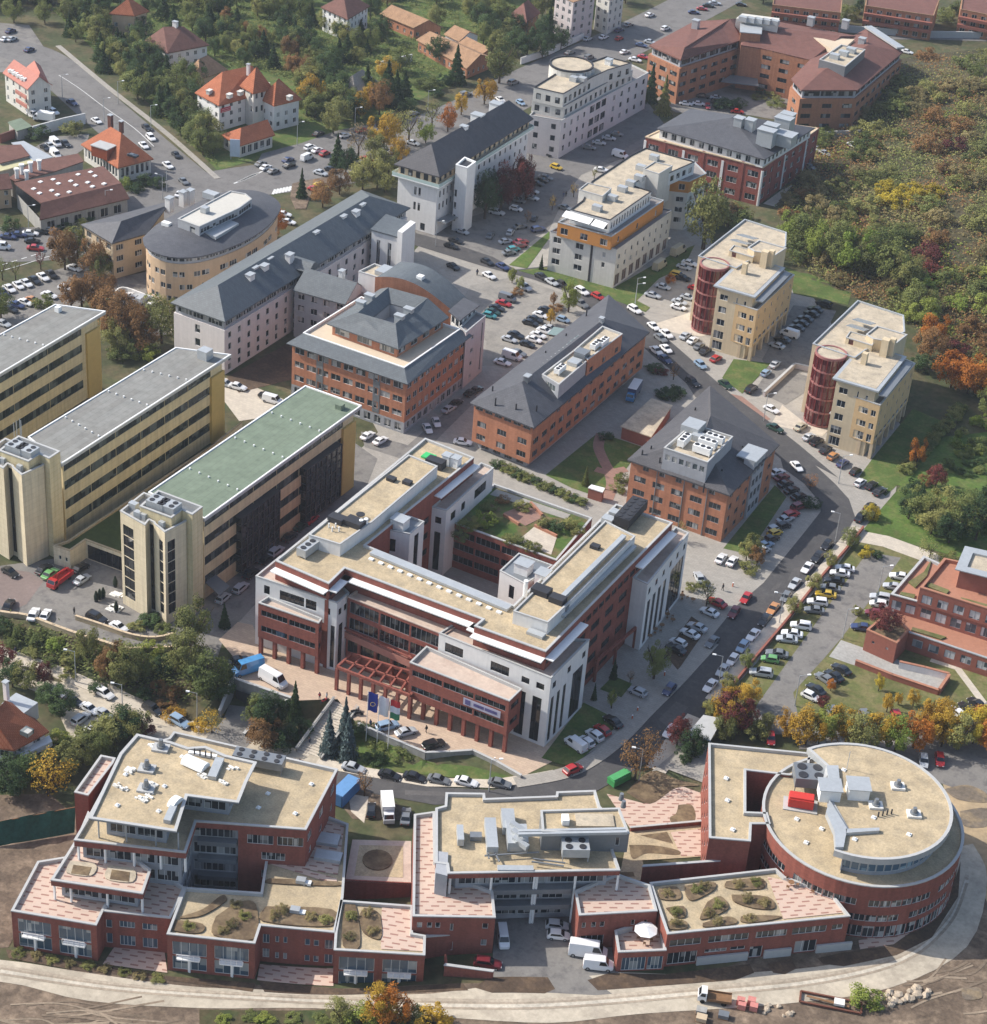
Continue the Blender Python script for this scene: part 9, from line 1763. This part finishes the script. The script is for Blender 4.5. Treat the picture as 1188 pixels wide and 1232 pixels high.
def many(fr, place, s):
 """'x,y,height,width,shape,colour'"""
 for t in s.split():
  x, y, h, w, sh, col = t.split(','); tree(fr(float(x), float(y)), float(h), float(w), {'b': 'broad', 't': 'tall', 'n': 'bare', 'c': 'conifer', 's': 'shrub'}[sh], col, place)
many(U4, 'on the bank below the office slabs', '415,360,7.37,4.91,b,olive 515,470,7.37,4.91,b,russet 600,500,9.86,6.55,b,olive 560,440,7.37,4.91,b,russet 655,480,8.18,5.73,b,green 900,470,11.4,8.18,b,olive 990,560,10.6,8.18,b,green 1050,570,8.18,6.55,b,dark 930,330,12.3,8.18,b,olive 850,420,8.18,6.55,b,olive 1070,215,5.73,2.86,c,dark 790,420,4.09,4.91,s,dark 700,430,3.27,4.91,s,green 720,350,3.27,4.91,s,bright')
many(U4, 'along the bank foot by the lower street', '80,260,2.64,3.96,s,green 180,290,2.64,4.62,s,green 260,320,2.64,4.62,s,bright 340,380,2.31,3.96,s,olive 160,350,1.98,3.96,s,olive 240,400,1.98,3.96,s,green 320,450,1.98,3.96,s,olive 470,520,2.64,3.96,s,dark 690,560,2.64,3.96,s,dark 760,520,2.64,3.96,s,russet 830,560,3.3,3.96,s,russet 10,240,3.96,4.62,s,dark 60,310,1.98,3.3,s,green')
many(U4, 'beside the orange-roofed house', '215,500,5.74,4.1,b,maroon 15,420,5.74,4.92,b,maroon 130,510,6.56,5.74,b,olive 60,500,6.56,4.92,b,dark 290,640,6.56,6.56,b,dark 240,600,5.74,4.92,b,dark 600,735,6.56,7.38,b,dark 655,740,5.74,5.74,b,olive 545,745,5.74,5.74,b,olive 380,880,6.56,6.56,b,olive 450,850,6.56,5.74,b,green 310,920,5.74,5.74,b,olive 230,1020,8.2,6.56,n,golden 60,1020,7.38,6.56,b,dark 110,930,4.92,4.92,b,dark 160,940,4.1,4.92,s,bright 280,760,2.46,4.1,s,bright 320,790,2.46,3.28,s,bright 700,745,4.1,4.1,b,maroon 500,800,4.1,4.92,s,olive')
many(U4, 'by the underpass mouth', '1010,720,5.25,5.25,n,golden 830,640,1.88,5.25,s,golden 780,610,1.88,4.5,s,russet 950,700,2.25,3.75,s,golden')
many(Q, 'beside the plaza staircase', '440,415,10,5,c,spruce 505,430,10,5.5,c,spruce 495,370,10,4.5,c,spruce')
many(Q, 'on the slope over the underpass', '235,345,9,6,b,dark 265,330,8,5,b,dark 325,300,9,4,c,dark 220,390,6,7,b,russet 270,390,5,6,s,dark 340,350,4,6,s,dark 190,320,7,5,b,green')
many(Q, 'by the blue site container', '562,560,6,3,n,russet'); many(Q, 'along the plaza wall', '560,360,2,5,s,dark 620,400,2,5,s,green 690,430,2,5,s,green 600,440,1.8,5,s,dark')
many(E_, 'below the white stone corner', '690,1165,9,7,n,russet 735,1110,8,6,n,russet 845,1040,6,4,b,maroon 905,1075,6,5,b,dark 870,1090,3,4,s,dark'); many(E_, 'along the east side of the brick block', '760,790,9,5,b,green 610,790,5,1.8,c,dark 538,868,4,1.5,c,dark 603,900,4.5,2,b,bright 672,805,3,1.6,n,russet 955,520,6,4,n,olive'); many(E_, 'in the planters of the street bays', '1035,840,3,3,s,golden 965,912,2.5,3,s,yellow 900,460,2,3,s,olive 940,450,2,3,s,olive')
many(P, 'along the brick wall by the street', '325,870,4.5,3.6,b,olive 385,790,4.5,3.6,b,green 540,610,4.5,3.4,b,olive 605,530,4.5,3.4,b,olive 660,455,4.5,3,b,olive 725,385,5,4,b,green 780,415,3,3.4,s,yellow 820,420,2,3,s,dark 790,290,3,4,s,olive')
many(P, 'at the near corner of the lawn car park', '395,915,6,5,b,golden 325,980,8,7,b,golden 372,1000,7,5,b,maroon 265,945,4,3.5,b,olive 440,1000,4.5,4,b,olive 510,1020,6,5,b,golden 300,1020,5,5,b,olive')
many(P, 'in the row behind the round building', '580,1045,8,7,b,golden 640,1030,8,6,b,bright 700,1040,8,7,b,golden 760,1060,8.5,7,b,olive 820,1045,8,7,b,golden 880,1065,8,7,b,bright 940,1055,8,7,b,orange 985,1030,8,6,b,golden 1035,1050,8.5,7,b,golden 1090,1060,8,7,b,olive 1140,1040,8,7,b,yellow 1175,1010,8,6,b,orange 1020,985,7,6,b,golden 1200,1070,8,7,b,orange')
many(P, 'as a sapling on the lawn', '825,865,4,2.2,b,yellow 852,935,4.5,2.4,b,golden 890,910,3,1.8,b,golden 940,915,4,2.6,b,golden 665,865,3,2,b,orange 638,915,3,2.4,s,maroon 755,612,3,2.4,s,olive'); many(V6, 'on the terraced building', '520,190,5,6,n,olive 430,370,3.5,6,s,olive 590,400,3,6,s,dark 370,450,2,5,s,yellow 650,220,3,5,s,olive')
many(P, 'in the garden above the terraced building', '1015,185,6,5,b,maroon 945,215,5,6,s,dark 960,300,9,8,b,green 1030,315,10,9,b,olive 1090,345,10,9,b,green 1150,360,10,9,b,dark 1000,340,8,7,b,olive 1060,370,8,7,b,dark 925,290,7,6,b,dark 1180,250,7,7,s,dark 800,285,4,4,s,yellow 1160,60,4,6,s,green 1085,50,2,2.6,s,bright 1120,60,2,2.6,s,bright 1090,80,2,2.4,s,bright 1120,300,8,8,b,green 985,180,4,4,s,russet'); many(O, 'on the lawn east of the towers', '1100,905,1.6,3,s,green 1130,900,1.6,3,s,green 1160,890,1.6,3,s,bright 1120,930,1.4,3,s,dark 1150,925,1.4,3,s,dark 1180,915,1.4,3,s,dark 1050,935,2,4,s,green 1020,950,2,4,s,olive 1085,955,1.6,3.4,s,dark 1120,965,1.6,3.4,s,dark 1160,955,1.6,3.4,s,green 1140,860,2,3,s,bright 1100,820,2,3,s,olive')
many(P, 'at the hedge end', '950,118,8,4.5,b,orange')
many(O, 'on the hill foot over the lawn', '985,560,9,9,b,russet 1000,510,9,8,b,orange 1060,660,10,9,b,orange 1120,680,11,10,b,orange 1165,690,10,9,b,orange 1185,760,8,7,b,green 1180,800,5,5,s,bright 1140,790,3,3,s,bright 1075,860,2.5,3,s,bright 1085,830,2,2.4,s,bright 960,600,5,7,s,dark 1040,600,5,7,s,dark')
for k in range(16): t = k / 15; tree(O(1092 - 190 * t,740 + 215 * t),2.4,4.2, 'shrub', 'olive' if k % 3 else 'green', 'in the hedge along the tower lawn')
many(U3, 'behind the white and orange block', '975,1185,21,13,t,olive 1090,1050,6,9,s,russet 1130,1040,5,8,s,olive 1150,1100,7,9,s,green'); many(O, 'at the hill foot behind the yellow blocks', '540,180,13,10,b,green 590,215,12,9,b,bright 650,235,13,10,b,green 715,260,14,12,b,bright 770,270,12,10,b,olive 850,290,12,10,b,green 900,310,11,9,b,olive 500,150,10,9,b,bright 690,215,11,9,b,olive 800,230,11,9,b,green 940,400,9,9,b,green 960,440,8,8,b,bright')
many(R_, 'by the white stair tower car park', '655,380,14,8,b,dark 745,330,14,9,b,maroon 830,290,14,9,b,maroon 700,330,12,8,b,dark 870,230,12,7,b,maroon 880,280,9,6,b,maroon'); many(M_, 'on the street before the pale car park', '535,800,9,5.5,b,bright 468,770,4,2,b,russet 455,855,4.5,2.4,b,golden 318,700,4,2.4,b,bright 283,670,4.5,2.6,b,bright 462,345,5,2.6,n,golden 650,205,4,2,n,olive 558,285,4.5,2.4,n,golden 413,610,4.5,1.8,c,dark 985,670,3.5,3,s,orange 350,400,4,2.2,n,russet 480,790,2,4,s,russet 300,720,2,4,s,russet')
many(I_, 'between the oval block and the slate roof', '620,320,8,6,b,russet 680,285,8,6,b,orange 575,330,7,5,b,olive 500,410,7,5,b,russet 370,480,7,4,b,olive'); many(U1, 'round the cream wing', '310,690,11,8,b,russet 370,640,11,8,b,olive 300,640,9,7,b,russet 450,720,11,8,b,russet 480,740,8,6,b,olive 195,690,6,2.4,n,maroon 75,740,6,2.4,n,green 12,740,7,2.4,n,green')
many(U1, 'between the slabs and the sunken car park', '390,870,10,7,b,russet 450,880,10,8,b,russet 340,870,8,7,b,russet 550,1040,12,9,b,russet 620,1060,12,9,b,russet 545,1100,9,8,b,olive 770,1040,13,9,b,olive 690,1080,7,8,b,russet 640,1100,5,7,s,green 700,1110,4,7,s,bright 520,960,11,8,b,russet 590,960,10,8,b,russet 570,1120,4,7,s,green 800,960,8,5,b,olive 5,920,9,7,b,green 210,870,4,6,s,green 500,830,7,6,b,russet 640,980,9,7,b,russet'); many(U1, 'at the workshop gable', '605,300,4,4,s,bright 700,290,4,6,s,dark 650,320,3,6,s,dark 760,300,4,4,s,dark 40,500,4,7,s,dark 300,490,2.5,6,s,dark 400,465,2.5,6,s,dark 180,60,4,8,s,dark 340,40,5,7,s,olive')
many(U2, 'along the avenue', '540,510,10,9,b,olive 610,500,9,8,b,olive 430,530,8,7,b,russet 350,590,8,7,b,russet 250,545,9,4,c,dark 520,350,11,9,n,bare 640,320,12,10,b,golden 690,290,11,9,n,olive 760,280,11,9,n,olive 840,285,7,6,b,bright 945,230,9,6,b,orange 870,210,9,7,n,olive 660,460,10,8,b,olive 600,450,9,8,b,olive 650,520,8,7,b,olive 420,390,10,6,c,dark 460,430,8,6,b,dark 400,240,9,7,b,olive 1010,150,8,5,b,golden 1120,100,9,7,b,golden 600,360,9,8,b,olive 710,380,8,7,b,golden 480,400,6,5,b,dark')
many(U2, 'round the yellow cottage', '620,150,11,8,b,russet 640,110,10,8,b,dark 560,80,12,8,c,dark 700,110,12,8,c,dark 660,60,12,8,c,dark 740,80,10,7,c,dark 760,130,5,7,s,dark 440,170,8,7,b,olive 290,120,11,9,b,golden 350,60,8,7,b,dark 500,170,9,8,b,dark 270,60,9,8,b,olive 870,30,5,7,s,green 900,70,4,5,s,dark')
many(K, 'beside the tan-roofed row houses', '650,270,16,11,b,olive 510,270,13,8,c,dark 450,200,9,8,b,dark 620,130,10,9,b,dark 590,90,9,8,b,dark 700,180,10,9,b,dark 740,190,10,8,b,dark 790,190,9,8,b,dark 850,160,8,7,b,dark 810,130,14,6,c,dark 660,80,9,9,b,green 700,120,9,8,b,dark 970,60,12,6,c,dark 1060,10,9,8,b,dark 560,60,8,8,b,olive 400,280,4,7,s,green 470,275,4,6,s,dark 1140,330,13,6,c,dark')
many(L_, 'in the court of the horseshoe block', '310,360,3.5,9,s,dark 345,355,3,8,s,dark 430,310,2,6,s,dark 470,325,2,7,s,olive 480,350,2,7,s,green 420,330,2,6,s,olive 105,380,13,6,c,olive'); many(L_, 'along the far embankment', '720,60,6,8,s,green 760,40,6,8,s,dark 1050,70,6,9,s,green 1090,50,6,8,s,green 440,10,7,8,b,dark 1180,95,4,9,s,olive')
# roof garden
tree(V6(200,690),5.5,6.5, 'broad', 'maroon', 'on the planted ramp block', world=W(V6(200,690),4.7))
for x, y, h, w, c in ((130,210,4,4.6, 'bright'),(100,215,2.5,4, 'olive'),(60,225,2.5,4, 'green'),(170,200,2,3, 'green'),(270,150,2.2,4, 'olive'),(360,215,2.4,4, 'olive'),(400,225,2.4,4.4, 'dark'),(450,215,2.4,4, 'olive'),(480,240,2,3.4, 'olive'),(230,270,2,4, 'olive'),(270,285,2,4, 'green'),(310,300,2,4, 'olive'),(40,260,2,4, 'green'),(150,150,2,4, 'green'),(200,125,1.8,3.4, 'russet')):
 tree(E_(x, y + 14), h, w, 'shrub', c, 'on the roof garden of the brick block', world=W(E_(x, y + 14),10.5))
for k in range(14): tree(N(165 + k * 22,625 + k * 10),1.8,3.6, 'shrub',('dark', 'green', 'olive')[k % 3], 'in the hedge bed behind the roof garden')
many(N, 'in the garden between the orange blocks', '465,690,5,2.4,c,green 590,680,2.5,4,s,olive 575,710,2,4,s,green 750,390,2.4,6,s,dark 780,380,2.4,5,s,dark 735,385,2,5,s,dark 765,330,5,2.6,n,russet 700,300,2,5,s,dark 720,310,1.6,4,s,maroon 540,530,2,4,s,dark 785,880,5,3,n,olive'); many(SS, 'on the bed beside the orange block', '225,680,5,3.6,b,olive 270,660,6,4.4,b,olive 300,720,5,3.6,b,russet 235,760,2.5,5,s,olive 680,170,4,3.4,n,orange 690,300,2.5,5,s,dark')
# planted roofs and beds of the new complex
for fr, z, pts, place in ((A,4.15,((800,650),(830,690),(790,720),(760,740),(640,725),(930,690),(1060,690),(1110,700),(960,670)), 'on the roof beds of the stepped building'),(C,7.05,((100,612),(200,600),(225,590),(340,580),(400,575),(370,630),(430,645),(270,650),(240,680),(270,705),(130,672),(130,715),(380,698)), 'on the roof beds of the round building'),(B,4.2,((115,760),(118,690),(180,680),(195,740)), 'on the roof beds of the lower brick block')):
 for k, q in enumerate(pts): tree(fr(*q),.9 + .3 * (k % 3),2.2, 'shrub',('scrub', 'olive', 'scrub')[k % 3], place, world=W(fr(*q), z))
for k in range(9): tree(A(60 + k * 60,815 + k * 11),.9,2.4, 'shrub',('olive', 'scrub')[k % 2], 'in the bed along the near road')
many(A, 'on the verge of the near road', '760,1040,0.88,2.75,s,bright 900,1045,0.99,3.3,s,bright 1000,1040,0.88,3.3,s,green 1100,1045,1.1,3.3,s,green 850,1030,0.77,2.75,s,green'); many(B, 'at the verge of the near road', '80,1050,5,5,b,olive 210,1050,8,6,b,golden 260,1055,7,6,b,orange 160,1060,4,6,s,bright 330,1050,4,5,s,olive 400,1060,4,6,s,golden'); many(C, 'beside the rubble heap', '770,985,3,6,s,bright'); many(C, 'at the round building kerb', '145,70,5,3,b,maroon 190,130,4,4.5,s,dark 330,40,8,7,b,maroon 300,70,5,5,s,olive 400,80,4,5,s,olive')
many(A, 'on the bare slope behind the stepped building', '180,260,9,8,n,golden 120,200,6,8,s,olive 40,240,7,9,b,dark 300,130,6,8,s,olive 370,90,6,8,s,olive 430,70,5,6,s,green'); many(G_, 'at the stair tower ramp', '500,425,2,5,s,dark 530,415,2,5,s,dark 470,440,1.6,4,s,olive 560,450,1.6,4,s,green')
# wooded bank and gardens, upper left
def clear(q, holes): return all((q[0] - x) ** 2 + (q[1] - y) ** 2 * 2.2 > r * r for x, y, r in holes)
HOLES = [(152,30,26),(212,62,36),(250,85,24),(300,130,66),(408,14,34),(480,25,30),(545,62,34),(425,105,24),(628,15,24),(155,195,36),(32,105,38),(575,75,30)]
def belt(poly, n, place, cols, hs, seed, ws=(.75,1.0), mind=9):
 r = random.Random(seed); got = []; tries = 0
 xs = [p[0] for p in poly]; ys = [p[1] for p in poly]
 while len(got) < n and tries < 6000:
  tries += 1; q = (r.uniform(min(xs), max(xs)), r.uniform(min(ys), max(ys)))
  if not inside(q, poly) or not clear(q, HOLES) or any((q[0] - a) ** 2 + 2.5 * (q[1] - b_) ** 2 < mind ** 2 for a, b_ in got): continue
  got.append(q); h = r.uniform(*hs); c = r.choice(cols); sh = 'conifer' if c == 'dark' and r.random() < .3 else 'broad'
  tree(q, h, h * r.uniform(*ws), sh, c, place)
belt([(72,38),(78,10),(130,-8),(205,25),(238,90),(250,165),(264,208),(205,153),(140,100)],72, 'on the wooded bank of the side road',['green', 'green', 'dark', 'olive', 'dark', 'dark'],(6,10),3, mind=7.5)
belt([(185,-10),(480,-10),(480,30),(440,75),(365,95),(255,70),(185,20)],110, 'in the gardens above the large villa',['green', 'dark', 'dark', 'olive', 'dark', 'green', 'dark', 'russet'],(5,9.5),4, mind=6.5)
belt([(-20,-10),(130,-10),(66,12),(50,35),(-20,20)],16, 'in the far corner gardens',['dark', 'green', 'green'],(7,10),5)
belt([(480,-10),(640,-10),(720,5),(690,45),(610,75),(545,45),(490,20)],24, 'behind the tan-roofed row houses',['dark', 'green', 'olive'],(7,10),6)
belt([(355,100),(400,85),(440,95),(500,80),(490,110),(415,155),(370,160)],22, 'beyond the large villa',['dark', 'olive', 'green', 'golden'],(7,10),7)
# scrub on the hill: individual bushes, and one mass between them
HILL = [(985,155),(1060,100),(1110,70),(1195,66),(1195,470),(1110,398),(1010,345),(958,318),(943,250)]
r = random.Random(12); got = []; tries = 0
ZN = lambda q: 'on the upper slope by the road' if q[1] < 150 else 'on the middle slope' if q[1] < 250 else 'on the slope above the yellow blocks' if q[1] < 350 else 'at the slope foot by the lawn'
while len(got) < 105 and tries < 9000:
 tries += 1; q = (r.uniform(940,1200), r.uniform(66,470)); md = 10 + (q[1] - 66) * .03
 if not inside(q, HILL) or any((q[0] - a) ** 2 + 2.6 * (q[1] - b_) ** 2 < md ** 2 for a, b_ in got): continue
 if abs(q[0] - (1150 + (q[1] - 250) * .1)) < 22 and 230 < q[1] < 330: continue
 got.append(q); u = r.random(); n = math.sin(q[0] * .035) + math.cos(q[1] * .05 + q[0] * .02)
 c = ('olive' if u < .5 else 'scrub' if u < .75 else 'green') if n < .6 else ('russet' if u < .6 else 'scrub' if u < .9 else 'maroon')
 if abs(q[0] - 1090) < 32 and abs(q[1] - 235) < 22 and u < .7: c = 'yellow'
 if q[1] > 330 and u < .45: c = 'bright' if q[0] > 1080 else 'green'
 if q[0] > 1120 and q[1] > 395 and u < .7: c = 'russet'
 h = r.uniform(3.5,6.2); tree(q, h, h * r.uniform(1.3,1.9), 'shrub', c, ZN(q), 'bushes on the scrub slope')
plant_all()
def scrub_mass():
 r = random.Random(4); b = MB(); idx = []
 for _ in range(6600):
  q = (r.uniform(935,1240), r.uniform(60,490))
  if not (inside(q, HILL) or q[0] > 1190): continue
  if abs(q[0] - (1150 + (q[1] - 250) * .1)) < 18 and 235 < q[1] < 325 and r.random() < .8: continue
  v = GP(q); s = r.uniform(.8,2.1); n0 = math.sin(q[0] * .05 + 1) + math.cos(q[1] * .07 + q[0] * .03) + r.uniform(-.9,.9)
  ci = 2 if n0 < -1.1 else 0 if n0 < -.2 else 1 if n0 < .45 else 3 if n0 < 1.7 else 4
  for k in range(17):
   c = v + Vector((r.gauss(0, s), r.gauss(0, s), abs(r.gauss(0, s * .65)) + .1)); n = Vector((r.gauss(0,.6), r.gauss(0,.6),1)).normalized(); t = n.orthogonal().normalized(); t = Matrix.Rotation(r.uniform(0,6.28),3, n) @ t; u = n.cross(t); w = r.uniform(.2,.45); b.face([c + t * w, c + u * w * .7, c - t * w, c - u * w * .7]); idx.append(ci)
 me = b.mesh('scrub')
 for c in ('olive', 'scrub', 'green', 'russet', 'bright'): me.materials.append(LEAF[c])
 me.polygons.foreach_set('material_index', idx)
 o = link('scrub', me, None); o['kind'] = 'stuff'; o['label'] = 'low mixed autumn scrub covering the hillside'
scrub_mass()
def under_mass():
 r = random.Random(9); b = MB()
 areas = ([(66,12),(205,20),(250,165),(262,205),(150,95)],[(185,-10),(620,-10),(600,60),(365,150),(250,120)],[G_(0,420), G_(260,480), G_(600,530), G_(740,590), G_(700,700), G_(520,660), G_(0,500)])
 for poly, n in zip(areas,(1500,4200,700)):
  xs = [p[0] for p in poly]; ys = [p[1] for p in poly]
  for _ in range(n):
   q = (r.uniform(min(xs), max(xs)), r.uniform(min(ys), max(ys)))
   if not inside(q, poly) or not clear(q, HOLES): continue
   v = GP(q); s = r.uniform(.6,1.7)
   for k in range(13):
    c = v + Vector((r.gauss(0, s), r.gauss(0, s), abs(r.gauss(0, s * .5)) + .1)); nn = Vector((r.gauss(0,.6), r.gauss(0,.6),1)).normalized(); t = nn.orthogonal().normalized(); u = nn.cross(t); w = r.uniform(.18,.4); b.face([c + t * w, c + u * w * .7, c - t * w, c - u * w * .7])
 o = link('undergrowth', b.mesh('undergrowth'), LEAF['green']); o['kind'] = 'stuff'; o['label'] = 'low green undergrowth under the trees'
under_mass()
# ---------------------------------------------------------------- the air between
m, ns, ls, bs = nodes_of('haze'); ns.remove(bs)
pv = ns.new('ShaderNodeVolumePrincipled'); pv.inputs['Color'].default_value = (.80,.88,1.0,1); pv.inputs['Density'].default_value = HAZE; pv.inputs['Anisotropy'].default_value = 0.2
ls.new(pv.outputs[0], ns['Material Output'].inputs['Volume'])
o = link('haze', MB().box(-1200,900,-300,1700,-6,262).mesh('haze'), m); o['kind'] = 'stuff'
